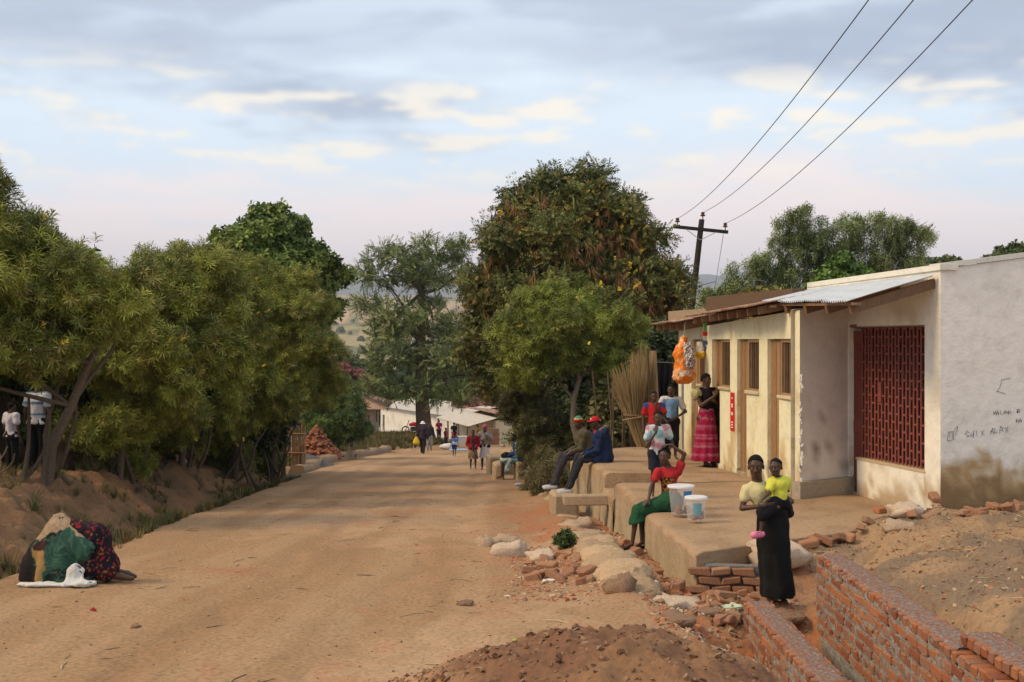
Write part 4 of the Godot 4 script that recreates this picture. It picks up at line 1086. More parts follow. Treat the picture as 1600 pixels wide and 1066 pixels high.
func tree(called: String, label: String, category: String, base: Vector3, trunk: Array, tr: Array, clumps: Array, n: int, leaf: Mesh, size: Vector2, cols: Array, bark: Color, seed_: int, o := {}) -> Node3D:
	var r := RandomNumberGenerator.new(); r.seed = seed_
	var t := thing(called, label, category, base, 0.0, o.get("group", ""))
	var T := Transform3D(Basis.IDENTITY, -base)
	var mb := MB.new(); mb.col = bark
	mb.tube(trunk, tr, 9)
	obj("trunk", mb, MT.bark, t, T)
	var top: Vector3 = trunk[-1]
	var lm := MB.new(); lm.col = bark * 0.85
	for q in clumps:
		var from: Vector3 = trunk[clampi(int(trunk.size() * (0.45 + 0.5 * r.randf())), 1, trunk.size() - 1)] if r.randf() < 0.6 else top
		var to := V(q[0], q[1] - q[4] * 0.25, q[2])
		limb(lm, from, to, tr[-1] * 0.8, 0.012 + tr[-1] * 0.15, r)
		for k in 3: limb(lm, from.lerp(to, r.randf_range(0.5, 0.95)), to + Vector3(r.randfn() * q[3], r.randf_range(-0.2, 0.8) * q[4], r.randfn() * q[5]) * 0.75, tr[-1] * 0.3, 0.008, r, 0.15, 5)
	obj("branches", lm, MT.bark, t, T)
	var many := []
	var fl: float = o.get("flat", 0.85); var ns: int = o.get("sub", 11)
	for q in clumps:
		many.append([q[0], q[1], q[2], q[3] * 0.60, q[4] * 0.60, q[5] * 0.60])
		for k in ns:
			var u := Vector3(r.randfn(), r.randfn() * 0.8 + 0.15, r.randfn()).normalized()
			var s := r.randf_range(0.18, 0.40); var w := r.randf_range(0.6, 1.08)
			many.append([q[0] + u.x * q[3] * w, q[1] + u.y * q[4] * w, q[2] + u.z * q[5] * w, q[3] * s, q[4] * s * fl, q[5] * s])
	var f := fill(many, n, size, cols, r, o.get("up", 0.35), o.get("hang", false), o.get("inner", 0.30), clumps)
	for i in f[0].size(): f[0][i] = T * f[0][i]
	stuff_copies("crown", leaf, MT.leaf, f[0], f[1], t).set_meta("kind", "stuff")
	return t
func add_copies(t: Node3D, called: String, mesh: Mesh, m: Material, clumps: Array, n: int, size: Vector2, cols: Array, seed_: int, hang: bool) -> void:
	var r := RandomNumberGenerator.new(); r.seed = seed_
	var f := fill(clumps.map(func(q): return [q[0], q[1], q[2], q[3] * 0.85, q[4] * 0.85, q[5] * 0.85]), n, size, cols, r, 0.3, hang, 0.88)
	for i in f[0].size(): f[0][i] = Transform3D(Basis.IDENTITY, -t.position) * f[0][i]
	stuff_copies(called, mesh, m, f[0], f[1], t).set_meta("kind", "stuff")
func G(x: float, d: float) -> Vector3: return V(x, height(x, d) - 0.05, d)

func make_trees() -> void:
	SP["oleander"] = spray(20, 0.15, 0.016, 0.14, 1.15, 0.25, 1)
	SP["broad"] = spray(9, 0.17, 0.085, 0.16, 1.2, 0.25, 2)
	SP["feather"] = spray(26, 0.17, 0.05, 0.6, 1.25, 0.2, 3, true)
	SP["pinnate"] = spray(20, 0.10, 0.036, 0.34, 1.2, 0.25, 4, true)
	SP["euca"] = spray(14, 0.24, 0.04, 0.4, 0.9, 0.5, 5)
	SP["pods"] = spray(16, 0.34, 0.03, 0.16, 0.45, -0.1, 6)
	SP["flower"] = spray(12, 0.05, 0.045, 0.12, 1.0, 0.1, 7)
	SP["far"] = spray(16, 0.5, 0.28, 0.7, 1.2, 0.2, 8)
	var OL := [Color(0.10, 0.12, 0.022), Color(0.31, 0.34, 0.05), Color(0.28, 0.24, 0.065)]
	var yellow := [Color(0.75, 0.55, 0.04), Color(0.8, 0.6, 0.08), Color(0.8, 0.62, 0.1)]
	var bark := Color(0.20, 0.155, 0.11)
	var trunk := func(p: Array) -> Array: return p
	# --- yellow oleanders on the left bank
	var specs := [
		["tall yellow oleander with a leaning forked trunk beside the stall", G(-7.5, 20.6), [V(-7.5, height(-7.5, 20.6) - 0.1, 20.6), V(-7.42, -0.1, 20.6), V(-7.1, 0.55, 20.6), V(-6.85, 1.25, 20.7), V(-6.5, 1.9, 20.9)], [0.10, 0.09, 0.075, 0.06, 0.05],
			[[-8.6, 3.15, 20.6, 0.85, 0.75, 1.0], [-9.6, 2.9, 20.4, 1.3, 1.1, 1.2], [-7.6, 2.75, 20.8, 1.05, 0.9, 1.1], [-8.7, 2.2, 19.8, 1.2, 0.9, 1.1], [-7.1, 2.05, 20.4, 0.85, 0.75, 1.0], [-7.5, 1.45, 19.8, 0.75, 0.45, 0.8], [-8.4, 3.95, 20.6, 0.22, 0.55, 0.3], [-9.0, 1.6, 19.4, 0.8, 0.5, 0.8], [-6.6, 2.35, 21.4, 0.6, 0.6, 0.7]], 8800, 51],
		["yellow oleander bush hanging over the cut bank", G(-7.5, 24.4), [V(-7.5, height(-7.5, 24.4) - 0.1, 24.4), V(-7.4, 0.2, 24.4), V(-7.1, 1.0, 24.5), V(-6.9, 1.9, 24.6)], [0.07, 0.06, 0.05, 0.04],
			[[-7.3, 2.3, 24.6, 1.15, 0.95, 1.1], [-6.5, 2.6, 25.4, 0.95, 0.85, 1.0], [-6.7, 1.4, 24.2, 1.0, 0.95, 1.0], [-7.9, 1.2, 24.4, 0.9, 0.9, 0.9], [-6.6, 0.35, 24.4, 0.7, 0.6, 0.7], [-7.6, 0.0, 24.0, 0.8, 0.5, 0.6]], 7000, 52],
		["broad yellow oleander bush in the middle of the hedge", G(-7.4, 28.6), [V(-7.4, height(-7.4, 28.6) - 0.1, 28.6), V(-7.3, 0.0, 28.6), V(-7.0, 0.9, 28.7), V(-6.8, 1.9, 28.8)], [0.08, 0.07, 0.055, 0.04],
			[[-7.1, 2.8, 29.0, 1.3, 0.95, 1.2], [-6.3, 2.3, 28.6, 1.0, 0.95, 1.0], [-6.9, 1.2, 28.0, 1.1, 1.0, 1.0], [-7.9, 1.6, 28.6, 1.0, 1.2, 1.0], [-6.4, 0.3, 28.6, 0.75, 0.7, 0.8], [-7.3, -0.2, 28.0, 0.8, 0.6, 0.7]], 7000, 53],
		["yellow oleander bush with dark stems above the drain", G(-7.2, 33.2), [V(-7.2, height(-7.2, 33.2) - 0.1, 33.2), V(-7.1, -0.4, 33.2), V(-6.9, 0.8, 33.3), V(-6.8, 1.8, 33.4)], [0.09, 0.075, 0.06, 0.04],
			[[-6.9, 2.7, 33.6, 1.35, 1.0, 1.2], [-6.1, 2.0, 33.4, 1.0, 1.0, 1.0], [-6.8, 1.0, 32.8, 1.1, 1.1, 1.0], [-7.8, 1.6, 33.2, 1.1, 1.4, 1.0], [-6.2, 0.1, 33.4, 0.8, 0.7, 0.8], [-7.2, -0.5, 32.8, 0.8, 0.6, 0.7]], 6800, 54],
		["last yellow oleander of the hedge, next to the drain slab", G(-7.3, 38.6), [V(-7.25, height(-7.25, 38.6) - 0.1, 38.6), V(-7.15, -1.2, 38.6), V(-7.0, 0.2, 38.8), V(-6.9, 1.4, 39.0)], [0.13, 0.11, 0.08, 0.05],
			[[-7.0, 2.4, 39.2, 1.3, 0.9, 1.2], [-6.1, 1.6, 39.4, 1.0, 1.0, 1.0], [-6.9, 0.9, 38.6, 1.2, 1.0, 1.0], [-7.9, 0.8, 39.0, 1.0, 1.2, 1.0], [-5.9, 0.5, 39.6, 0.75, 0.8, 0.8], [-6.9, -0.35, 38.2, 1.0, 0.6, 0.8]], 6600, 55]]
	for q in specs:
		var low: Vector3 = q[1]
		if q[6] > 51: q[4].append([low.x - 0.35, low.y + 0.5, -low.z + 0.9, 0.6, 0.4, 0.75])
		var t := tree("oleander_tree", q[0], "tree", q[1], q[2], q[3], q[4], q[5], SP.oleander, Vector2(0.85, 1.45), OL, bark, q[6], {"group": "yellow oleanders of the hedge"})
		add_copies(t, "blossom", SP.flower, MT.leaf, q[4], 34, Vector2(0.7, 1.1), yellow, q[6] + 7, false)
		var stems := wcol(bark * 0.8); var r := RandomNumberGenerator.new(); r.seed = q[6]
		for k in 5:
			var b: Vector3 = q[1] + Vector3(r.randf_range(-0.5, 0.6), 0, r.randf_range(-0.5, 0.5))
			limb(stems, b, b + Vector3(r.randf_range(-0.6, 0.8), r.randf_range(1.2, 2.2), r.randf_range(-0.5, 0.5)), 0.045, 0.02, r)
		obj("stems", stems, MT.bark, t, Transform3D(Basis.IDENTITY, -t.position))
	# --- dark thicket under and behind the hedge
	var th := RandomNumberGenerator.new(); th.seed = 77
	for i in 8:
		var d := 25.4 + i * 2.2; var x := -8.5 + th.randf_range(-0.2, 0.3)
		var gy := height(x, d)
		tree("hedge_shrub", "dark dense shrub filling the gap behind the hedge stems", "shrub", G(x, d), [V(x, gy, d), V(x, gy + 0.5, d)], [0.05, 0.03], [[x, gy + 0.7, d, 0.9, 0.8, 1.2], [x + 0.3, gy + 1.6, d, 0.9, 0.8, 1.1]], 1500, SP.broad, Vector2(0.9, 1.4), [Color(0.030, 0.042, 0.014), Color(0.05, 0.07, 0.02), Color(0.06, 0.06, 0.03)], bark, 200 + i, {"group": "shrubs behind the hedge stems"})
	# --- broad-leaved tree behind the hedge
	tree("mango_tree", "dark round-leaved tree rising above the end of the hedge", "tree", G(-9.2, 50), [G(-9.2, 50), V(-9.1, -0.5, 50), V(-9.0, 2.2, 50), V(-8.9, 4.0, 50)], [0.28, 0.22, 0.17, 0.10],
		[[-9.3, 5.7, 50, 1.3, 0.9, 1.3], [-10.6, 4.9, 50, 1.4, 1.0, 1.3], [-8.2, 4.9, 50, 1.2, 0.9, 1.2], [-7.4, 4.0, 50, 0.9, 0.7, 1.0], [-9.2, 4.0, 49.4, 1.7, 1.2, 1.3], [-11.4, 3.6, 50, 1.2, 1.2, 1.2], [-7.5, 3.0, 50, 0.8, 0.7, 0.9], [-8.6, 2.4, 49.5, 1.4, 1.1, 1.2], [-9.6, 6.5, 50.2, 0.6, 0.5, 0.6]], 9000, SP.broad, Vector2(1.1, 1.8), [Color(0.07, 0.11, 0.022), Color(0.17, 0.235, 0.045), Color(0.20, 0.26, 0.06)], Color(0.16, 0.13, 0.1), 61)
	for q in [[-9.9, 27.5, 1.4, 3.2, 62], [-12.5, 29, 1.6, 3.6, 63], [-9.6, 34, 1.5, 3.0, 64], [-10.4, 40.0, 1.5, 2.9, 65]]:
		tree("broadleaf_tree", "light green broad-leaved tree showing above the oleander hedge", "tree", G(q[0], q[1]), [G(q[0], q[1]), V(q[0], 0.8, q[1]), V(q[0], 2.2, q[1])], [0.14, 0.11, 0.07], [[q[0], q[3] * 0.72, q[1], q[2], 1.3, q[2]], [q[0] + 0.6, q[3] * 0.4, q[1], q[2], 1.3, q[2]], [q[0] - 0.9, q[3] * 0.55, q[1], q[2] * 0.8, 1.0, q[2]]], 3600, SP.broad, Vector2(0.9, 1.5), [Color(0.06, 0.11, 0.025), Color(0.12, 0.20, 0.04), Color(0.16, 0.22, 0.06)], bark, q[4], {"group": "broad-leaved trees behind the hedge"})
	# --- light green bush by the brick pile
	tree("roadside_bush", "rounded yellow-green bush behind the brick pile", "bush", G(-8.0, 59), [G(-8.0, 59), V(-8.0, -2.6, 59)], [0.1, 0.06], [[-8.6, -1.0, 59, 1.3, 1.1, 1.3], [-7.8, -1.7, 59, 0.8, 0.9, 1.0], [-9.3, -1.5, 59, 1.3, 1.1, 1.2], [-8.0, -2.4, 58.4, 1.5, 0.9, 1.0]], 5200, SP.oleander, Vector2(1.5, 2.4), [Color(0.06, 0.10, 0.03), Color(0.13, 0.19, 0.045), Color(0.15, 0.18, 0.06)], bark, 66)
	# --- tall feathery acacia over the road end
	var ac := [[-7.6, 7.4, 90, 2.3, 1.1, 2.2], [-5.1, 8.0, 90, 2.2, 1.1, 2.0], [-9.2, 6.2, 90, 1.7, 0.8, 1.7], [-3.7, 6.4, 90, 1.3, 1.0, 1.5], [-6.3, 6.2, 90, 2.2, 0.9, 2.0], [-8.2, 3.0, 89, 1.9, 1.3, 2.0], [-5.6, 3.3, 90, 2.2, 1.5, 2.0], [-10.3, 4.3, 90, 1.1, 0.7, 1.2], [-8.6, 0.6, 89, 2.2, 1.5, 2.0], [-5.4, 0.3, 89, 2.5, 1.6, 2.2], [-3.6, 1.8, 90, 1.4, 1.8, 1.6], [-9.4, -1.5, 89, 1.6, 0.9, 1.6], [-7.0, -1.6, 88.5, 1.9, 1.0, 1.6], [-4.4, -2.0, 89, 2.0, 0.9, 1.6], [-2.9, -0.6, 90, 1.3, 1.1, 1.4]]
	tree("acacia_tree", "tall layered acacia with a thick trunk at the end of the road", "tree", G(-6.2, 89), [G(-6.0, 89), V(-6.15, -4.2, 89), V(-6.3, -2.0, 89), V(-6.4, 1.5, 89.5), V(-6.3, 5.0, 90)], [0.75, 0.55, 0.46, 0.34, 0.18], ac, 4600, SP.feather, Vector2(0.8, 1.5), [Color(0.10, 0.145, 0.05), Color(0.22, 0.28, 0.09), Color(0.26, 0.29, 0.1)], Color(0.17, 0.12, 0.085), 67, {"up": 0.1, "flat": 0.5, "sub": 9})
	# --- big cassia with brown pods and yellow blossom
	var cc := [[1.0, 5.6, 40, 1.2, 0.9, 1.2], [2.4, 5.7, 40, 1.0, 0.9, 1.1], [0.1, 4.8, 40, 1.1, 0.9, 1.2], [3.5, 4.7, 40, 1.1, 0.9, 1.2], [1.7, 4.4, 39.4, 1.6, 1.1, 1.3], [4.6, 3.3, 40, 0.9, 0.9, 1.1], [-0.5, 3.3, 40, 1.0, 0.9, 1.1], [3.1, 3.1, 39.4, 1.5, 1.1, 1.3], [0.7, 2.8, 39.2, 1.4, 1.1, 1.2], [4.6, 1.6, 40, 1.1, 1.1, 1.2], [-1.0, 1.7, 40, 0.8, 1.0, 1.0], [2.2, 1.3, 39.4, 1.7, 1.2, 1.3], [0.0, 0.8, 39.4, 1.1, 1.1, 1.1], [4.2, 0.1, 40, 1.5, 1.1, 1.3], [1.6, -0.7, 39, 1.6, 1.0, 1.2], [5.3, 0.2, 40.5, 0.8, 1.0, 1.0], [0.9, -1.4, 39.6, 0.8, 0.7, 0.9], [1.5, 6.55, 40, 0.35, 0.5, 0.4], [2.75, 6.6, 40, 0.35, 0.55, 0.4], [0.3, 5.95, 40, 0.5, 0.5, 0.5], [0.85, 6.55, 40.2, 0.3, 0.35, 0.4], [3.6, 5.75, 40, 0.4, 0.5, 0.5], [2.1, 6.75, 40, 0.25, 0.45, 0.4]]
	var cas := tree("cassia_tree", "huge dark tree with brown seed pods and yellow blossom", "tree", G(2.0, 40), [G(2.0, 40), V(2.0, 0.0, 40), V(1.9, 2.0, 40), V(1.8, 4.2, 40)], [0.34, 0.27, 0.2, 0.1], cc, 17000, SP.pinnate, Vector2(1.0, 1.6), [Color(0.075, 0.098, 0.028), Color(0.18, 0.195, 0.05), Color(0.25, 0.20, 0.06)], Color(0.14, 0.1, 0.07), 68, {"up": -0.1})
	add_copies(cas, "pods", SP.pods, MT.dryleaf, cc.slice(0, 9), 2300, Vector2(0.5, 1.2), [Color(0.24, 0.12, 0.05), Color(0.30, 0.18, 0.065), Color(0.16, 0.09, 0.045)], 91, true)
	add_copies(cas, "blossom", SP.flower, MT.leaf, [cc[3], cc[5], cc[7], cc[1], cc[2]], 380, Vector2(0.9, 1.9), yellow, 92, false)
	# --- bright yellow oleander on the right, in front of the cassia
	var ro := [[0.75, 2.1, 31, 0.85, 0.7, 0.9], [1.6, 2.35, 31, 0.75, 0.6, 0.8], [2.45, 1.8, 31, 0.7, 0.65, 0.8], [0.25, 1.35, 31, 0.7, 0.7, 0.8], [1.5, 1.5, 30.6, 1.0, 0.7, 0.8], [2.55, 1.0, 31, 0.6, 0.6, 0.7], [0.35, 0.75, 31.2, 0.5, 0.45, 0.6], [-0.15, 1.9, 31.2, 0.35, 0.3, 0.4], [2.95, 1.4, 31, 0.3, 0.3, 0.4]]
	var t7 := tree("oleander_tree", "bright green oleander on a slender bent trunk beside the terrace", "tree", G(1.75, 30.4), [G(1.75, 30.4), V(1.62, -1.0, 30.4), V(1.45, -0.35, 30.5), V(1.48, 0.2, 30.6), V(1.62, 0.7, 30.7), V(1.5, 1.3, 30.8)], [0.10, 0.085, 0.075, 0.07, 0.06, 0.05], ro, 6800, SP.oleander, Vector2(0.85, 1.4), [Color(0.095, 0.122, 0.022), Color(0.26, 0.31, 0.05), Color(0.28, 0.28, 0.065)], Color(0.24, 0.19, 0.13), 69)
	add_copies(t7, "blossom", SP.flower, MT.leaf, ro, 34, Vector2(0.7, 1.0), yellow, 93, false)
	# --- duller shrubs below it
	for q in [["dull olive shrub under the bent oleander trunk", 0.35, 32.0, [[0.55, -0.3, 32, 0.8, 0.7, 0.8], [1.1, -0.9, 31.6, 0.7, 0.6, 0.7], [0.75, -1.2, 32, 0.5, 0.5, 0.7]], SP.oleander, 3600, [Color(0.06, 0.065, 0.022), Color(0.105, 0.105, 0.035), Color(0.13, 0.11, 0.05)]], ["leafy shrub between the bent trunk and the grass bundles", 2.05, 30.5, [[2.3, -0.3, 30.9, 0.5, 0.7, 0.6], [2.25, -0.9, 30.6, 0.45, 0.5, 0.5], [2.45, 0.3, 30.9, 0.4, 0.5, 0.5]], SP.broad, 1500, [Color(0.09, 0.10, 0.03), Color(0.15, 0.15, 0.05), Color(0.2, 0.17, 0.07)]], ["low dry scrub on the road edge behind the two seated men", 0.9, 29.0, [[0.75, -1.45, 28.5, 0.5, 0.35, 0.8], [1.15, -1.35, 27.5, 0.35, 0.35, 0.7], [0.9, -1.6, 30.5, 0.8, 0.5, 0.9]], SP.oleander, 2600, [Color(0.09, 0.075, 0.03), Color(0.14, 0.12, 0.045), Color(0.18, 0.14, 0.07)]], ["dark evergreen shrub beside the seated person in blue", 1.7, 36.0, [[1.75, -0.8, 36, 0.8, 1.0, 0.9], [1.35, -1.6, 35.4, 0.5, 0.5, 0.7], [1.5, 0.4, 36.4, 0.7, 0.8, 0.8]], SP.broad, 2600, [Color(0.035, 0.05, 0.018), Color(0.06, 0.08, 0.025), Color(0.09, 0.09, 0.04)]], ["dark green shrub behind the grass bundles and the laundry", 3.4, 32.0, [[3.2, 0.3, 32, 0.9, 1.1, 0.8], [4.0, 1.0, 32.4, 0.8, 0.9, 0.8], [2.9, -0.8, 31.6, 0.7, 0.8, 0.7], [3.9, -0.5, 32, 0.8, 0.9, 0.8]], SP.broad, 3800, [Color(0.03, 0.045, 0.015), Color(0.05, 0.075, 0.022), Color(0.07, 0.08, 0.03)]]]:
		var b := G(q[1], q[2])
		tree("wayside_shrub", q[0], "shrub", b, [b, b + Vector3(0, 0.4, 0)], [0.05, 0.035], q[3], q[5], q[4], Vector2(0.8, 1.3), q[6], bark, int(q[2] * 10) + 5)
	# --- eucalyptus behind the shops
	var eg := [["eucalyptus leaning out towards the power pole", [[8.10, 3.00, 48.0, 0.91, 0.88, 0.96], [8.70, 3.70, 48.0, 0.91, 0.88, 0.96], [9.30, 4.50, 48.0, 0.59, 0.94, 0.72], [7.60, 2.40, 48.0, 0.78, 0.75, 0.84], [9.40, 3.10, 48.0, 0.91, 0.88, 0.84]], 9.2], ["slim eucalyptus with a tufted crown second from the power pole", [[10.70, 5.90, 48.0, 0.98, 0.88, 0.84], [10.40, 5.10, 48.0, 0.78, 0.75, 0.72], [11.20, 5.30, 48.0, 0.78, 0.62, 0.72], [10.20, 3.80, 48.0, 1.17, 1.00, 0.96]], 11.0], ["fuller eucalyptus in the middle of the group behind the shops", [[12.60, 5.80, 48.5, 1.17, 0.94, 0.96], [12.20, 4.90, 48.5, 1.17, 0.88, 0.96], [13.20, 4.80, 48.5, 1.04, 1.00, 0.96], [12.00, 3.90, 48.5, 1.17, 1.00, 0.96]], 12.6], ["tallest wide eucalyptus of the group behind the shops", [[14.20, 6.00, 48.5, 1.17, 0.88, 0.96], [15.10, 5.60, 48.5, 0.78, 0.88, 0.84], [14.00, 5.00, 48.5, 1.04, 1.00, 0.96], [14.90, 4.40, 48.5, 0.91, 0.88, 0.84], [13.90, 3.90, 48.5, 1.04, 0.88, 0.96]], 14.3]]
	for i in eg.size():
		var x: float = eg[i][2]; var b := G(x, 48)
		tree("eucalyptus_tree", eg[i][0], "tree", b, [b, V(x, 0.5, 48), V(x - 0.1, 2.8, 48), V(x + 0.05, 4.4, 48)], [0.16, 0.13, 0.09, 0.05], eg[i][1], 1700, SP.euca, Vector2(0.7, 1.15), [Color(0.20, 0.255, 0.10), Color(0.33, 0.40, 0.17), Color(0.36, 0.42, 0.2)], Color(0.42, 0.38, 0.32), 70 + i, {"hang": true, "inner": 0.2, "group": "eucalyptus behind the shops"})
	for q in [["bright green mango crown showing over the shop parapet", [[11.9, 3.8, 46, 0.8, 0.65, 0.8], [12.8, 3.4, 46, 0.8, 0.5, 0.8], [11.3, 3.3, 46, 0.6, 0.5, 0.7]], 12.0, [Color(0.06, 0.12, 0.022), Color(0.12, 0.22, 0.035), Color(0.14, 0.22, 0.05)]], ["yellowing tree behind the brown parapet of the yellow shops", [[9.0, 2.9, 46, 0.8, 0.45, 0.7], [8.3, 2.5, 46, 0.6, 0.4, 0.6], [9.9, 2.7, 46, 0.6, 0.4, 0.6]], 8.9, [Color(0.13, 0.14, 0.03), Color(0.22, 0.20, 0.05), Color(0.26, 0.16, 0.05)]], ["small dark tree top beyond the white shop roof", [[19.9, 4.9, 60, 1.2, 0.6, 1.0], [18.9, 4.6, 60, 0.7, 0.5, 0.8]], 19.6, [Color(0.06, 0.09, 0.035), Color(0.1, 0.14, 0.05), Color(0.1, 0.14, 0.05)]], ["small tree top above the rising end of the white shop roof", [[23.6, 5.5, 60, 0.9, 0.5, 0.8], [22.5, 5.2, 60, 0.4, 0.3, 0.4]], 23.6, [Color(0.06, 0.09, 0.035), Color(0.1, 0.14, 0.05), Color(0.1, 0.14, 0.05)]]]:
		var dd: float = q[1][0][2]; var b := G(q[2], dd)
		tree("garden_tree", q[0], "tree", b, [b, V(q[2], 0.5, dd), V(q[2], q[1][0][1] - 0.6, dd)], [0.16, 0.12, 0.07], q[1], 1500, SP.broad, Vector2(1.0, 1.7), q[3], bark, int(q[2] * 7))
	# --- trees far behind the white hall
	var fr := RandomNumberGenerator.new(); fr.seed = 5
	for i in 13:
		var x := -30.0 + i * 2.6 + fr.randf_range(-1, 1); var d := 165.0 + fr.randf_range(-12, 25)
		var b := G(x, d); var h := fr.randf_range(7.0, 10.5); var w := fr.randf_range(2.6, 3.8)
		tree("valley_tree", "dark green tree in the belt beyond the white hall", "tree", b, [b, b + Vector3(0, h * 0.4, 0), b + Vector3(0, h * 0.7, 0)], [0.5, 0.35, 0.2], [[x, b.y + h * 0.7, d, w, h * 0.28, w], [x + w * 0.6, b.y + h * 0.45, d, w * 0.8, h * 0.25, w], [x - w * 0.7, b.y + h * 0.4, d, w * 0.8, h * 0.22, w]], 1100, SP.far, Vector2(0.8, 1.3), [Color(0.035, 0.06, 0.025), Color(0.075, 0.115, 0.035), Color(0.1, 0.13, 0.05)], bark, 300 + i, {"group": "trees in the belt beyond the white hall"})
	for q in [["pink flowering bougainvillea behind the rusty roof", -15.2, 118, -1.0], ["pink flowering bougainvillea over the porch shop roof", -4.0, 124, -3.6]]:
		var b := G(q[1], q[2])
		tree("bougainvillea", q[0], "shrub", b, [b, b + Vector3(0, 2.5, 0)], [0.2, 0.1], [[q[1], q[3] - 1.0, q[2], 1.6, 1.2, 1.4], [q[1] + 1.0, q[3] - 1.8, q[2], 1.5, 1.0, 1.3]], 900, SP.far, Vector2(0.35, 0.6), [Color(0.22, 0.07, 0.065), Color(0.34, 0.13, 0.12), Color(0.10, 0.13, 0.05)], bark, int(q[2]))
	# --- far bush dotting the valley side
	var xs := []; var cs := []
	for i in 1500:
		var d := exp(fr.randf_range(log(240.0), log(2600.0))); var x := fr.randf_range(-0.36, 0.36) * d
		if NZ.farc.get_noise_2d(x * 0.5, d * 0.5) < 0.0 and fr.randf() < 0.6: continue
		var s := fr.randf_range(3.0, 7.5)
		xs.append(Transform3D(Basis(Vector3.UP, fr.randf() * 6) * Basis.from_scale(Vector3(s, s * fr.randf_range(0.6, 1.0), s)), V(x, height(x, d) - 0.3, d)))
		cs.append(Color(0.06, 0.08, 0.035).lerp(Color(0.13, 0.14, 0.06), fr.randf()))
	var bush := MB.new(); bush.col = Color.WHITE
	for i in 160:
		var u := Vector3(fr.randfn(), absf(fr.randfn()) + 0.1, fr.randfn()).normalized()
		var p := Vector3(u.x * 0.5, u.y * 0.8 + 0.1, u.z * 0.5) * fr.randf_range(0.75, 1.0)
		var a := u.cross(Vector3(fr.randfn(), fr.randfn(), fr.randfn())).normalized() * 0.13; var b := u.cross(a).normalized() * 0.13
		bush.tri(p - a, p + a * 0.7 - b, p + b)
	var fo := stuff_copies("far_bushes", bush.mesh(), MT.leaf, xs, cs, self)
	fo.set_meta("kind", "stuff"); fo.set_meta("label", "scattered dark bushes dotting the far valley side"); fo.set_meta("category", "bushes")

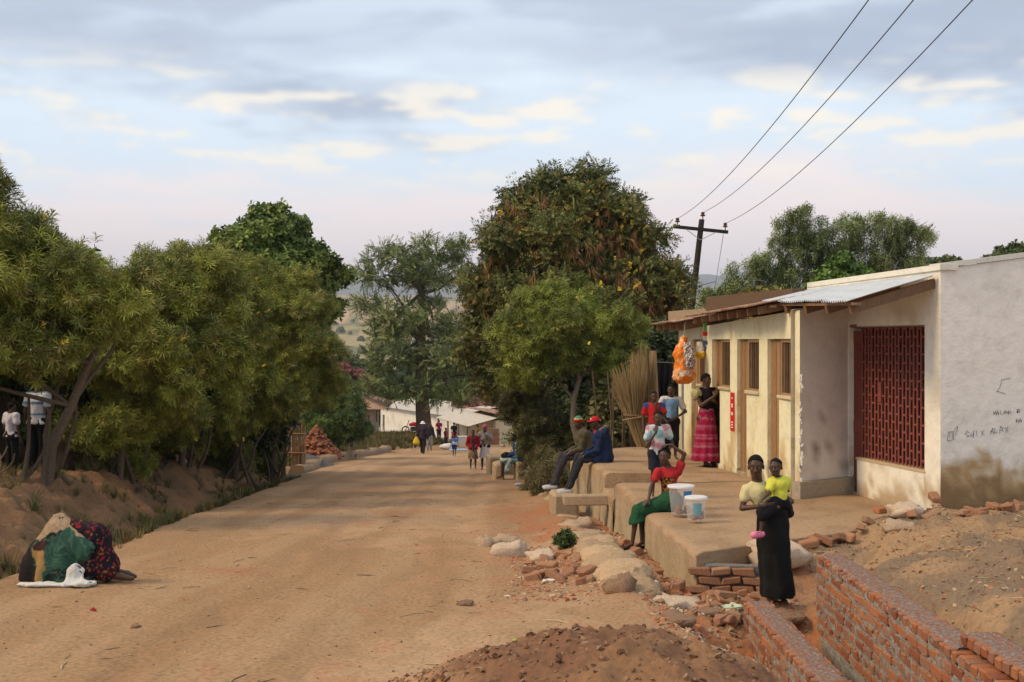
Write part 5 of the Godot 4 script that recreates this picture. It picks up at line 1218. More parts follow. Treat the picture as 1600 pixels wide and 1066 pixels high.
# A distance field on a grid; shapes are joined smoothly and the surface is meshed as surface nets.
class Field:
	var o: Vector3
	var h: float
	var nx: int
	var ny: int
	var nz: int
	var f := PackedFloat32Array()
	func _init(lo: Vector3, hi: Vector3, cell: float) -> void:
		h = cell; o = lo
		nx = int((hi.x - lo.x) / h) + 2; ny = int((hi.y - lo.y) / h) + 2; nz = int((hi.z - lo.z) / h) + 2
		f.resize(nx * ny * nz); f.fill(9.0)
	func rng_of(lo: Vector3, hi: Vector3) -> Array:
		return [maxi(0, int((lo.x - o.x) / h)), mini(nx - 1, int((hi.x - o.x) / h) + 1), maxi(0, int((lo.y - o.y) / h)), mini(ny - 1, int((hi.y - o.y) / h) + 1), maxi(0, int((lo.z - o.z) / h)), mini(nz - 1, int((hi.z - o.z) / h) + 1)]
	func cap(a: Vector3, b: Vector3, ra: float, rb: float, k := 0.02) -> void:
		var m := maxf(ra, rb) + k + h * 2.2
		var r := rng_of(Vector3(minf(a.x, b.x), minf(a.y, b.y), minf(a.z, b.z)) - Vector3.ONE * m, Vector3(maxf(a.x, b.x), maxf(a.y, b.y), maxf(a.z, b.z)) + Vector3.ONE * m)
		var ba := b - a
		var il := 1.0 / maxf(ba.length_squared(), 1e-9)
		for iz in range(r[4], r[5] + 1):
			for iy in range(r[2], r[3] + 1):
				var base := (iz * ny + iy) * nx
				for ix in range(r[0], r[1] + 1):
					var pa := Vector3(o.x + ix * h, o.y + iy * h, o.z + iz * h) - a
					var t := clampf(pa.dot(ba) * il, 0.0, 1.0)
					var d := (pa - ba * t).length() - ra - (rb - ra) * t
					var e := f[base + ix]
					var q := k - absf(d - e)
					f[base + ix] = minf(d, e) - (q * q * 0.25 / k if q > 0.0 else 0.0)
	func ell(c: Vector3, s: Vector3, k := 0.02, B := Basis.IDENTITY, carve := false) -> void:
		var m := maxf(s.x, maxf(s.y, s.z)) + k + h * 2.2
		var r := rng_of(c - Vector3.ONE * m, c + Vector3.ONE * m)
		var iv := Vector3(1.0 / s.x, 1.0 / s.y, 1.0 / s.z)
		var Bt := B.transposed()
		for iz in range(r[4], r[5] + 1):
			for iy in range(r[2], r[3] + 1):
				var base := (iz * ny + iy) * nx
				for ix in range(r[0], r[1] + 1):
					var p := Bt * (Vector3(o.x + ix * h, o.y + iy * h, o.z + iz * h) - c)
					var q1 := p * iv
					var k0 := q1.length()
					var k1 := (q1 * iv).length()
					var d := k0 * (k0 - 1.0) / maxf(k1, 1e-6)
					var e := f[base + ix]
					if carve:
						var w := k - absf(-d - e)
						f[base + ix] = maxf(-d, e) + (w * w * 0.25 / k if w > 0.0 else 0.0)
					else:
						var q := k - absf(d - e)
						f[base + ix] = minf(d, e) - (q * q * 0.25 / k if q > 0.0 else 0.0)
	func cut(n: Vector3, c: float) -> void:   # keeps n.p < c
		var i := 0
		for iz in nz:
			for iy in ny:
				var s := n.z * (o.z + iz * h) + n.y * (o.y + iy * h) - c
				for ix in nx:
					var v := s + n.x * (o.x + ix * h)
					if v > f[i]: f[i] = v
					i += 1
	func loft(sec: Array, folds: float, amp: float, k := 0.015, ph := 0.0) -> void:   # sections [y, cx, cz, rx, rz] from low to high
		var mx := 0.0
		for s in sec: mx = maxf(mx, absf(s[1]) + s[3]); mx = maxf(mx, absf(s[2]) + s[4])
		var y0: float = sec[0][0]; var y1: float = sec[-1][0]
		for iy in ny:
			var y := o.y + iy * h
			if y < y0 - 0.06 or y > y1 + 0.06: continue
			var j := 0
			while j < sec.size() - 2 and y > sec[j + 1][0]: j += 1
			var t := clampf((y - sec[j][0]) / (sec[j + 1][0] - sec[j][0]), 0, 1)
			var cx := lerpf(sec[j][1], sec[j + 1][1], t); var cz := lerpf(sec[j][2], sec[j + 1][2], t)
			var rx := lerpf(sec[j][3], sec[j + 1][3], t); var rz := lerpf(sec[j][4], sec[j + 1][4], t)
			var ramp := clampf((y1 - y) / (y1 - y0), 0, 1)
			for iz in nz:
				for ix in nx:
					var x := o.x + ix * h - cx; var z := o.z + iz * h - cz
					var d := (sqrt(x * x / (rx * rx) + z * z / (rz * rz)) - 1.0) * minf(rx, rz)
					if absf(d) > 0.12: 
						if d > 0: continue
					var an := atan2(z, x)
					d += amp * ramp * (sin(an * folds + ph + y * 1.5) + 0.6 * sin(an * folds * 0.61 + 2.0 + ph))
					d = maxf(d, maxf(y0 - y, y - y1))
					var i := (iz * ny + iy) * nx + ix
					var e := f[i]
					var q := k - absf(d - e)
					f[i] = minf(d, e) - (q * q * 0.25 / k if q > 0.0 else 0.0)
	func wobble(nz_: FastNoiseLite, sc: float, amp: float) -> void:
		var i := 0
		for iz in nz:
			for iy in ny:
				for ix in nx:
					if absf(f[i]) < amp + h * 3.0: f[i] += nz_.get_noise_3d((o.x + ix * h) * sc, (o.y + iy * h) * sc * 0.6, (o.z + iz * h) * sc) * amp
					i += 1
	func mesh(mb: MB, paint = null) -> void:
		var id := PackedInt32Array(); id.resize(f.size()); id.fill(-1)
		var sx := 1; var sy := nx; var sz := nx * ny
		var lim := h * 2.6
		for iz in nz - 1:
			for iy in ny - 1:
				var b := (iz * ny + iy) * nx
				for ix in nx - 1:
					var i := b + ix
					var a0 := f[i]
					if a0 > lim or a0 < -lim: continue
					var a1 := f[i + sx]; var a2 := f[i + sy]; var a3 := f[i + sx + sy]; var a4 := f[i + sz]; var a5 := f[i + sx + sz]; var a6 := f[i + sy + sz]; var a7 := f[i + sx + sy + sz]
					var neg := int(a0 < 0) + int(a1 < 0) + int(a2 < 0) + int(a3 < 0) + int(a4 < 0) + int(a5 < 0) + int(a6 < 0) + int(a7 < 0)
					if neg == 0 or neg == 8: continue
					var s := Vector3.ZERO; var c := 0
					if (a0 < 0) != (a1 < 0): s += Vector3(a0 / (a0 - a1), 0, 0); c += 1
					if (a2 < 0) != (a3 < 0): s += Vector3(a2 / (a2 - a3), 1, 0); c += 1
					if (a4 < 0) != (a5 < 0): s += Vector3(a4 / (a4 - a5), 0, 1); c += 1
					if (a6 < 0) != (a7 < 0): s += Vector3(a6 / (a6 - a7), 1, 1); c += 1
					if (a0 < 0) != (a2 < 0): s += Vector3(0, a0 / (a0 - a2), 0); c += 1
					if (a1 < 0) != (a3 < 0): s += Vector3(1, a1 / (a1 - a3), 0); c += 1
					if (a4 < 0) != (a6 < 0): s += Vector3(0, a4 / (a4 - a6), 1); c += 1
					if (a5 < 0) != (a7 < 0): s += Vector3(1, a5 / (a5 - a7), 1); c += 1
					if (a0 < 0) != (a4 < 0): s += Vector3(0, 0, a0 / (a0 - a4)); c += 1
					if (a1 < 0) != (a5 < 0): s += Vector3(1, 0, a1 / (a1 - a5)); c += 1
					if (a2 < 0) != (a6 < 0): s += Vector3(0, 1, a2 / (a2 - a6)); c += 1
					if (a3 < 0) != (a7 < 0): s += Vector3(1, 1, a3 / (a3 - a7)); c += 1
					var p := o + (Vector3(ix, iy, iz) + s / c) * h
					var g := Vector3(a1 + a3 + a5 + a7 - a0 - a2 - a4 - a6, a2 + a3 + a6 + a7 - a0 - a1 - a4 - a5, a4 + a5 + a6 + a7 - a0 - a1 - a2 - a3)
					if paint != null: mb.col = paint.call(p)
					id[i] = mb.vert(p, g.normalized())
		for iz in range(1, nz - 1):
			for iy in range(1, ny - 1):
				var b := (iz * ny + iy) * nx
				for ix in range(1, nx - 1):
					var i := b + ix
					var a0 := f[i]
					if a0 > lim or a0 < -lim: continue
					var n0 := a0 < 0
					for ax in 3:
						var st: int = [sx, sy, sz][ax]
						if n0 == (f[i + st] < 0): continue
						var u: int = [sy, sz, sx][ax]; var w: int = [sz, sx, sy][ax]
						var q0 := id[i - u - w]; var q1 := id[i - w]; var q2 := id[i]; var q3 := id[i - u]
						if q0 < 0 or q1 < 0 or q2 < 0 or q3 < 0: continue
						if n0: mb.ix.append_array(PackedInt32Array([q0, q2, q1, q0, q3, q2]))
						else: mb.ix.append_array(PackedInt32Array([q0, q1, q2, q0, q2, q3]))

var SKIN := Color(0.080, 0.045, 0.030)
func bounds(pts: Array, m: float) -> Array:
	var lo := Vector3.ONE * 1e9; var hi := -lo
	for p in pts:
		lo = Vector3(minf(lo.x, p.x), minf(lo.y, p.y), minf(lo.z, p.z)); hi = Vector3(maxf(hi.x, p.x), maxf(hi.y, p.y), maxf(hi.z, p.z))
	return [lo - Vector3.ONE * m, hi + Vector3.ONE * m]
# A standing figure of height H facing +z, x to its left; poses overwrite joints.
func stand(H: float, over := {}) -> Dictionary:
	var J := {"head": Vector3(0, 0.925, 0.01), "neck": Vector3(0, 0.845, -0.005), "chest": Vector3(0, 0.745, 0), "waist": Vector3(0, 0.62, 0.0), "pelvis": Vector3(0, 0.53, 0),
		"shl": Vector3(0.108, 0.808, 0), "ell": Vector3(0.145, 0.635, -0.015), "wrl": Vector3(0.15, 0.49, 0.03), "shr": Vector3(-0.108, 0.808, 0), "elr": Vector3(-0.145, 0.635, -0.015), "wrr": Vector3(-0.15, 0.49, 0.03),
		"hpl": Vector3(0.052, 0.51, 0), "knl": Vector3(0.058, 0.285, 0.015), "anl": Vector3(0.06, 0.045, -0.01), "tol": Vector3(0.07, 0.018, 0.095), "hpr": Vector3(-0.052, 0.51, 0), "knr": Vector3(-0.058, 0.285, 0.015), "anr": Vector3(-0.06, 0.045, -0.01), "tor": Vector3(-0.07, 0.018, 0.095)}
	for k in J: J[k] = J[k] * H
	for k in over: J[k] = over[k]
	J["H"] = H
	J["g"] = 0.86 if H < 1.5 else 0.94
	if H < 0.9: J["g"] = 1.0
	return J
func limbs(F: Field, J: Dictionary, g: float, arms := true, legs := true) -> void:
	var H: float = J.H
	if arms:
		for s in ["l", "r"]:
			F.cap(J["sh" + s], J["el" + s], 0.030 * H * g, 0.0225 * H * g, 0.012); F.cap(J["el" + s], J["wr" + s], 0.0235 * H * g, 0.0155 * H * g, 0.008)
	if legs:
		for s in ["l", "r"]:
			F.cap(J["hp" + s], J["kn" + s], 0.052 * H * g, 0.034 * H * g, 0.012); F.cap(J["kn" + s], J["kn" + s].lerp(J["an" + s], 0.35), 0.033 * H * g, 0.034 * H * g, 0.01); F.cap(J["kn" + s].lerp(J["an" + s], 0.3), J["an" + s], 0.034 * H * g, 0.020 * H * g, 0.01)
			F.cap(J["an" + s], J["to" + s], 0.021 * H * g, 0.017 * H * g, 0.012)
func torso(F: Field, J: Dictionary, g: float, ad := 0.0) -> void:
	var H: float = J.H
	F.cap(J.hpl, J.hpr, 0.062 * H * g + ad, 0.062 * H * g + ad, 0.03); F.cap(J.pelvis, J.waist, 0.070 * H * g + ad, 0.062 * H * g + ad, 0.03)
	F.cap(J.waist, J.chest, 0.062 * H * g + ad, 0.074 * H * g + ad, 0.03); F.cap(J.chest + Vector3(0, 0.01, 0), J.shl.lerp(J.chest, 0.45), 0.064 * H * g + ad, 0.044 * H * g + ad, 0.03); F.cap(J.chest, J.shr.lerp(J.chest, 0.45), 0.064 * H * g + ad, 0.044 * H * g + ad, 0.03)
	for s in [J.shl, J.shr]: F.cap(J.neck - Vector3(0, 0.028 * H, 0), s - Vector3(0, 0.006 * H, 0), 0.036 * H * g + ad, 0.025 * H * g + ad, 0.03)
func head_into(mb: MB, J: Dictionary, hb: Basis, hh: float, cell: float) -> void:
	var s := hh / 0.225; var c: Vector3 = J.head
	var F := Field.new(c - Vector3.ONE * 0.155 * s - Vector3(0, 0.03, 0), c + Vector3.ONE * 0.15 * s, cell)
	var q := func(x: float, y: float, z: float) -> Vector3: return c + hb * (Vector3(x, y, z) * s)
	F.ell(q.call(0, 0.035, -0.012), Vector3(0.073, 0.085, 0.093) * s, 0.02 * s, hb)
	F.ell(q.call(0, -0.035, 0.020), Vector3(0.056, 0.074, 0.062) * s, 0.03 * s, hb)
	F.cap(q.call(-0.012, -0.088, 0.056), q.call(0.012, -0.088, 0.056), 0.020 * s, 0.020 * s, 0.02 * s)
	F.cap(q.call(-0.032, 0.030, 0.068), q.call(0.032, 0.030, 0.068), 0.017 * s, 0.017 * s, 0.012 * s)
	for e in [-1, 1]:
		F.ell(q.call(e * 0.036, -0.022, 0.055), Vector3(0.022, 0.022, 0.02) * s, 0.02 * s, hb)
		F.ell(q.call(e * 0.030, 0.008, 0.088), Vector3(0.013, 0.006, 0.008) * s, 0.006 * s, hb, true)
		F.ell(q.call(e * 0.077, -0.002, -0.008), Vector3(0.010, 0.030, 0.019) * s, 0.008 * s, hb)
		F.ell(q.call(e * 0.014, -0.034, 0.087), Vector3(0.011, 0.010, 0.012) * s, 0.007 * s, hb)
	F.cap(q.call(0, 0.012, 0.082), q.call(0, -0.030, 0.097), 0.009 * s, 0.014 * s, 0.01 * s)
	F.cap(q.call(-0.02, -0.053, 0.076), q.call(0.02, -0.053, 0.076), 0.010 * s, 0.010 * s, 0.006 * s)
	F.cap(q.call(-0.017, -0.067, 0.074), q.call(0.017, -0.067, 0.074), 0.011 * s, 0.011 * s, 0.006 * s)
	F.cap(c + hb * Vector3(0, -0.06 * s, -0.02 * s), J.neck, 0.034 * J.H * 1.0, 0.036 * J.H, 0.03 * s)
	F.mesh(mb)
func hand_into(mb: MB, el: Vector3, wr: Vector3, palm: Vector3, curl: float, s: float, cell: float, thumb := 1.0, aim = null) -> void:
	var dir := (wr - el).normalized() if aim == null else (aim as Vector3).normalized()
	var n := (palm - dir * palm.dot(dir)).normalized()
	var side := dir.cross(n) * thumb
	var F := Field.new(wr - Vector3.ONE * 0.21 * s, wr + Vector3.ONE * 0.21 * s, cell)
	F.cap(wr - dir * 0.02 * s, wr + dir * 0.02 * s, 0.021 * s, 0.022 * s, 0.01)
	for k in 4:
		var off := (k - 1.5) * 0.0185 * s
		var b := wr + dir * (0.083 - 0.004 * absf(k - 1.2)) * s - side * off
		F.cap(wr + dir * 0.02 * s - side * off * 0.6, b, 0.0125 * s, 0.0115 * s, 0.012 * s)
		var L: float = [0.070, 0.079, 0.073, 0.056][k] * s
		var d := dir; var p := b; var cu := curl * (1.0 + 0.12 * k)
		for j in 3:
			d = (d * cos(cu * [0.55, 1.0, 0.7][j]) + n * sin(cu * [0.55, 1.0, 0.7][j])).normalized()
			var e: Vector3 = p + d * L * [0.45, 0.31, 0.24][j]
			F.cap(p, e, (0.0098 - j * 0.001) * s, (0.0092 - j * 0.001) * s, 0.003)
			p = e
	var t0 := wr + dir * 0.022 * s + side * 0.022 * s; var t1 := t0 + (dir * 0.6 + side * 0.7 + n * 0.35).normalized() * 0.042 * s; var t2 := t1 + (dir * 0.85 + side * 0.25 + n * 0.5).normalized() * 0.032 * s
	F.cap(t0, t1, 0.0135 * s, 0.0115 * s, 0.006); F.cap(t1, t2, 0.011 * s, 0.009 * s, 0.004)
	F.mesh(mb)
func eyes(t: Node3D, J: Dictionary, hb: Basis, hh: float) -> void:
	var s := hh / 0.225
	for e in [-1, 1]:
		var m := MB.new(); m.col = Color(0.36, 0.33, 0.30)
		var c: Vector3 = J.head + hb * (Vector3(e * 0.030, 0.008, 0.072) * s)
		m.lathe([Vector2(0.0, -0.0105 * s), Vector2(0.008 * s, -0.007 * s), Vector2(0.0105 * s, 0), Vector2(0.008 * s, 0.007 * s), Vector2(0, 0.0105 * s)], c, 10)
		var o := obj("eye", m, MT.skin, t)
		var pm := MB.new(); pm.col = Color(0.008, 0.006, 0.005)
		pm.lathe([Vector2(0.0068 * s, 0.0), Vector2(0.005 * s, 0.002 * s), Vector2(0.0, 0.003 * s)], c + hb * Vector3(0, 0, 0.0088 * s), 8, hb * Basis(Vector3.RIGHT, PI / 2))
		obj("pupil", pm, MT.skin, o)
func hair(t: Node3D, J: Dictionary, hb: Basis, hh: float, cell: float, thick := 0.008, c := Color(0.010, 0.009, 0.009)) -> void:
	var s := hh / 0.225
	var p: Vector3 = J.head + hb * (Vector3(0, 0.037, -0.016) * s)
	var F := Field.new(p - Vector3.ONE * 0.135 * s, p + Vector3.ONE * 0.135 * s, cell)
	F.ell(p, (Vector3(0.073, 0.086, 0.093) + Vector3.ONE * thick) * s, 0.01, hb)
	F.wobble(NZ.h3, 3.0, 0.004)
	var n := hb * Vector3(0, -1, 0.72).normalized()
	F.cut(n, n.dot(J.head) - 0.028 * s)
	var mb := MB.new(); mb.col = c
	F.mesh(mb)
	obj("hair", mb, MT.vc_soft, t)
func garment(t: Node3D, called: String, lo: Vector3, hi: Vector3, cell: float, build: Callable, c, m: Material = null, label := "") -> MeshInstance3D:
	var F := Field.new(lo, hi, cell)
	build.call(F)
	var mb := MB.new()
	if c is Color: mb.col = c; F.mesh(mb)
	else: F.mesh(mb, c)
	var g := obj(called, mb, m if m else MT.cloth, t)
	if label: g.set_meta("label", label)
	return g
# skin body: torso, limbs, head, hands in one mesh. o: hands = {"l": [palm, curl, aim], ...}
func body(t: Node3D, J: Dictionary, hb: Basis, hh: float, cell: float, fine: float, hands := {}, skin := SKIN, g := 1.0) -> void:
	var pts := []
	for k in J:
		if k != "H" and k != "g": pts.append(J[k])
	var b := bounds(pts, 0.10 * J.H)
	var F := Field.new(b[0], b[1], cell)
	g *= J.get("g", 1.0)
	torso(F, J, g); limbs(F, J, g)
	F.cap(J.neck + Vector3(0, -0.03 * J.H, 0), J.neck.lerp(J.head, 0.4), 0.034 * J.H, 0.031 * J.H, 0.03)
	var mb := MB.new(); mb.col = skin
	F.mesh(mb)
	head_into(mb, J, hb, hh, fine)
	for s in ["l", "r"]:
		var q: Array = hands.get(s, [Vector3(-1 if s == "l" else 1, 0, 0.2), 0.35, null])
		hand_into(mb, J["el" + s], J["wr" + s], q[0], q[1], J.H / 1.65 * 1.05, fine, -1.0 if s == "l" else 1.0, q[2])
	obj("body", mb, MT.skin, t)
# short-sleeved top over the torso
func top_of(F: Field, J: Dictionary, ad: float, sleeve: float, hem: float) -> void:
	var H: float = J.H
	torso(F, J, J.get("g", 1.0), ad)
	for s in ["l", "r"]:
		var e: Vector3 = J["sh" + s].lerp(J["el" + s], minf(sleeve, 1.0))
		F.cap(J["sh" + s], e, 0.027 * H + ad, 0.029 * H + ad * 1.1 - 0.004 * H * sleeve, 0.02)
		if sleeve > 1.0: F.cap(J["el" + s], J["el" + s].lerp(J["wr" + s], sleeve - 1.0), 0.026 * H + ad, 0.021 * H + ad, 0.02)
	F.wobble(NZ.h2, 3.2, 0.016)
	F.cut(Vector3(0, -1, 0), -hem)
	F.ell(J.neck + Vector3(0, 0.03 * H, 0.012 * H), Vector3(0.050, 0.050, 0.056) * H, 0.012, Basis.IDENTITY, true)
func person(label: String, at: Vector3, group := "") -> Node3D: return thing("person", label, "person", at, 0.0, group)

func make_people() -> void:
	girl_with_baby(); seated_girl(); boys(); woman_red_skirt(); seated_men(); kneeler(); stall_people(); far_people()

func girl_with_baby() -> void:
	var gy := height(2.46, 12.05)
	var t := person("girl in a pale yellow top and long black skirt holding a baby", V(2.46, gy, 12.05))
	var J := stand(1.40, {"head": Vector3(-0.165, 1.272, 0.02), "neck": Vector3(-0.15, 1.15, -0.01), "chest": Vector3(-0.135, 1.02, -0.01), "waist": Vector3(-0.06, 0.86, 0.0), "pelvis": Vector3(0, 0.74, 0), "shr": Vector3(-0.248, 1.062, 0.0), "shl": Vector3(-0.02, 1.085, -0.06), "elr": Vector3(-0.295, 0.885, 0.02), "wrr": Vector3(-0.135, 0.925, 0.17), "ell": Vector3(0.175, 0.945, -0.02), "wrl": Vector3(-0.005, 0.915, 0.17), "anr": Vector3(-0.02, 0.06, 0.0), "tor": Vector3(-0.03, 0.02, 0.13), "anl": Vector3(0.06, 0.06, -0.02), "tol": Vector3(0.10, 0.02, 0.11)})
	var hb := rb(-0.22, 0.04, 0.05)
	body(t, J, hb, 0.205, 0.013, 0.0058, {"r": [Vector3(0, 0, -1), 0.35, Vector3(0.9, 0.05, 0.15)], "l": [Vector3(0, 0, -1), 0.4, Vector3(-1, 0.05, 0.0)]})
	eyes(t, J, hb, 0.205); hair(t, J, hb, 0.205, 0.008)
	garment(t, "top", Vector3(-0.42, 0.72, -0.22), Vector3(0.22, 1.22, 0.22), 0.012, func(F): top_of(F, J, 0.013, 0.42, 0.78), Color(0.66, 0.60, 0.32))
	garment(t, "skirt", Vector3(-0.28, 0.0, -0.28), Vector3(0.32, 1.0, 0.28), 0.014, func(F): F.loft([[0.06, 0.045, 0, 0.165, 0.16], [0.4, 0.02, 0, 0.15, 0.15], [0.62, 0.0, 0, 0.155, 0.15], [0.76, 0.0, 0, 0.145, 0.13], [0.94, 0.0, 0.0, 0.125, 0.11]], 7.0, 0.010); F.wobble(NZ.h2, 2.5, 0.02), Color(0.012, 0.012, 0.014))
	# the baby, held on her hip
	var b := person("baby in a bright yellow shirt and pink shoes held by the girl", V(2.46, gy, 12.05))
	var K := stand(0.72, {"head": Vector3(0.005, 1.275, 0.10), "neck": Vector3(0.03, 1.18, 0.07), "chest": Vector3(0.045, 1.11, 0.08), "waist": Vector3(0.05, 1.02, 0.08), "pelvis": Vector3(0.04, 0.955, 0.08), "shr": Vector3(-0.045, 1.145, 0.10), "shl": Vector3(0.115, 1.15, 0.05), "elr": Vector3(-0.075, 1.04, 0.16), "wrr": Vector3(-0.145, 0.985, 0.21), "ell": Vector3(0.14, 1.05, 0.0), "wrl": Vector3(0.10, 0.98, -0.08), "hpr": Vector3(0.0, 0.94, 0.10), "knr": Vector3(-0.13, 0.86, 0.19), "anr": Vector3(-0.155, 0.69, 0.20), "tor": Vector3(-0.215, 0.665, 0.24), "hpl": Vector3(0.08, 0.94, 0.06), "knl": Vector3(0.16, 0.83, -0.06), "anl": Vector3(0.12, 0.72, -0.12), "tol": Vector3(0.10, 0.68, -0.06)})
	var kb := rb(-0.5, 0.02, 0.02)
	body(b, K, kb, 0.165, 0.011, 0.0055, {"r": [Vector3(0, -1, 0), 0.5, null]})
	eyes(b, K, kb, 0.165); hair(b, K, kb, 0.165, 0.008, 0.004)
	garment(b, "shirt", Vector3(-0.14, 0.90, -0.08), Vector3(0.24, 1.24, 0.26), 0.01, func(F): top_of(F, K, 0.017, 0.55, 0.955), Color(0.70, 0.72, 0.10))
	garment(b, "shorts", Vector3(-0.26, 0.74, -0.16), Vector3(0.26, 1.04, 0.32), 0.012, func(F): F.cap(K.pelvis, K.waist, 0.075, 0.06, 0.02); F.cap(K.hpr, K.knr, 0.07, 0.058, 0.02); F.cap(K.knr, K.knr.lerp(K.anr, 0.2), 0.058, 0.05, 0.02); F.cap(K.hpl, K.knl, 0.07, 0.055, 0.02); F.wobble(NZ.h2, 3.0, 0.015), Color(0.014, 0.014, 0.018))
	for s in ["r", "l"]:
		var sh := garment(b, "shoe", K["an" + s] - Vector3.ONE * 0.16, K["an" + s] + Vector3.ONE * 0.16, 0.008, func(F): F.cap(K["an" + s] + Vector3(0.01, -0.02, 0), K["to" + s] + Vector3(-0.01, 0, 0.0), 0.030, 0.034, 0.02); F.cut(Vector3(0, 1, 0), K["an" + s].y + 0.008), Color(0.72, 0.22, 0.36), MT.vc)
		if s == "r":
			for k in 4:
				var hm := MB.new(); hm.col = Color(0.15, 0.04, 0.08); hm.lathe([Vector2(0.006, 0), Vector2(0.004, 0.002), Vector2(0, 0.0025)], Vector3(-0.20 + k * 0.014, 0.692 + 0.006 * (k % 2), 0.272 - k * 0.004), 7, rb(0, PI / 2))
				obj("hole", hm, MT.vc, sh)

func seated_girl() -> void:
	var t := person("girl in a red top and green skirt sitting on the terrace edge", V(1.93, -0.50, 16.0))
	var J := stand(1.30, {"head": Vector3(-0.025, 0.655, 0.02), "neck": Vector3(0.02, 0.53, -0.02), "chest": Vector3(0.03, 0.40, -0.01), "waist": Vector3(0.05, 0.22, -0.01), "pelvis": Vector3(0.06, 0.10, 0), "shr": Vector3(-0.11, 0.465, 0.03), "shl": Vector3(0.155, 0.475, 0.0), "elr": Vector3(-0.20, 0.27, 0.06), "wrr": Vector3(-0.24, 0.13, 0.16), "ell": Vector3(0.22, 0.69, 0.06), "wrl": Vector3(0.055, 0.80, 0.05),
		"hpr": Vector3(0.0, 0.09, 0.05), "hpl": Vector3(0.09, 0.09, -0.05), "knr": Vector3(-0.38, 0.0, 0.12), "knl": Vector3(-0.31, -0.02, 0.0), "anr": Vector3(-0.44, -0.42, 0.14), "anl": Vector3(-0.31, -0.42, 0.04), "tor": Vector3(-0.58, -0.475, 0.20), "tol": Vector3(-0.42, -0.475, 0.12)})
	var hb := rb(-0.35, -0.02, -0.08)
	body(t, J, hb, 0.20, 0.013, 0.0065, {"l": [Vector3(0, -1, 0), 0.5, Vector3(-1, 0.1, 0.1)], "r": [Vector3(0, -1, 0), 0.3, Vector3(-0.5, -0.3, 0.5)]})
	eyes(t, J, hb, 0.20); hair(t, J, hb, 0.20, 0.009, 0.012)
	var red := Color(0.44, 0.028, 0.032)
	garment(t, "top", Vector3(-0.28, 0.06, -0.2), Vector3(0.36, 0.62, 0.24), 0.011, func(F): top_of(F, J, 0.016, 0.40, 0.10), func(p: Vector3) -> Color:
		if p.z > 0.02 and p.x > -0.075 and p.x < 0.09 and p.y > 0.17 and p.y < 0.40:
			var k: float = NZ.h3.get_noise_2d(p.x * 2.4, p.y * 2.4) + 0.35 * sin(p.x * 130.0) * sin(p.y * 130.0)
			return Color(0.40, 0.17, 0.03) if k > 0.02 else Color(0.03, 0.018, 0.012)
		return red, null, "red top with an orange and black printed front panel")
	garment(t, "skirt", Vector3(-0.62, -0.32, -0.28), Vector3(0.30, 0.28, 0.34), 0.013, func(F):
		F.cap(J.pelvis, J.waist - Vector3(0, 0.05, 0), 0.13, 0.10, 0.03); F.cap(J.hpr, J.knr + Vector3(0.03, -0.01, 0), 0.12, 0.085, 0.04); F.cap(J.hpl, J.knl + Vector3(0.03, 0, 0), 0.12, 0.085, 0.04)
		F.cap(J.knr + Vector3(0.02, 0, 0), J.knr + Vector3(-0.005, -0.14, 0.02), 0.085, 0.095, 0.04); F.cap(J.knl + Vector3(0.02, 0, 0), J.knl + Vector3(0, -0.13, 0), 0.085, 0.09, 0.04)
		F.cap(J.knl.lerp(J.knr, 0.5) + Vector3(0.05, -0.02, 0.02), J.knl.lerp(J.knr, 0.5) + Vector3(0.04, -0.12, 0.02), 0.09, 0.10, 0.04)
		F.wobble(NZ.h2, 3.0, 0.03); F.cut(Vector3(0.25, -1, 0).normalized(), 0.06), Color(0.022, 0.085, 0.042))
	for s in ["r", "l"]:
		garment(t, "shoe", J["an" + s] - Vector3.ONE * 0.25, J["an" + s] + Vector3.ONE * 0.25, 0.010, func(F): F.cap(J["an" + s] + Vector3(0.02, -0.045, 0), J["to" + s], 0.036, 0.036, 0.02); F.cut(Vector3(0, 1, 0), -0.455), Color(0.012, 0.012, 0.014), MT.vc)

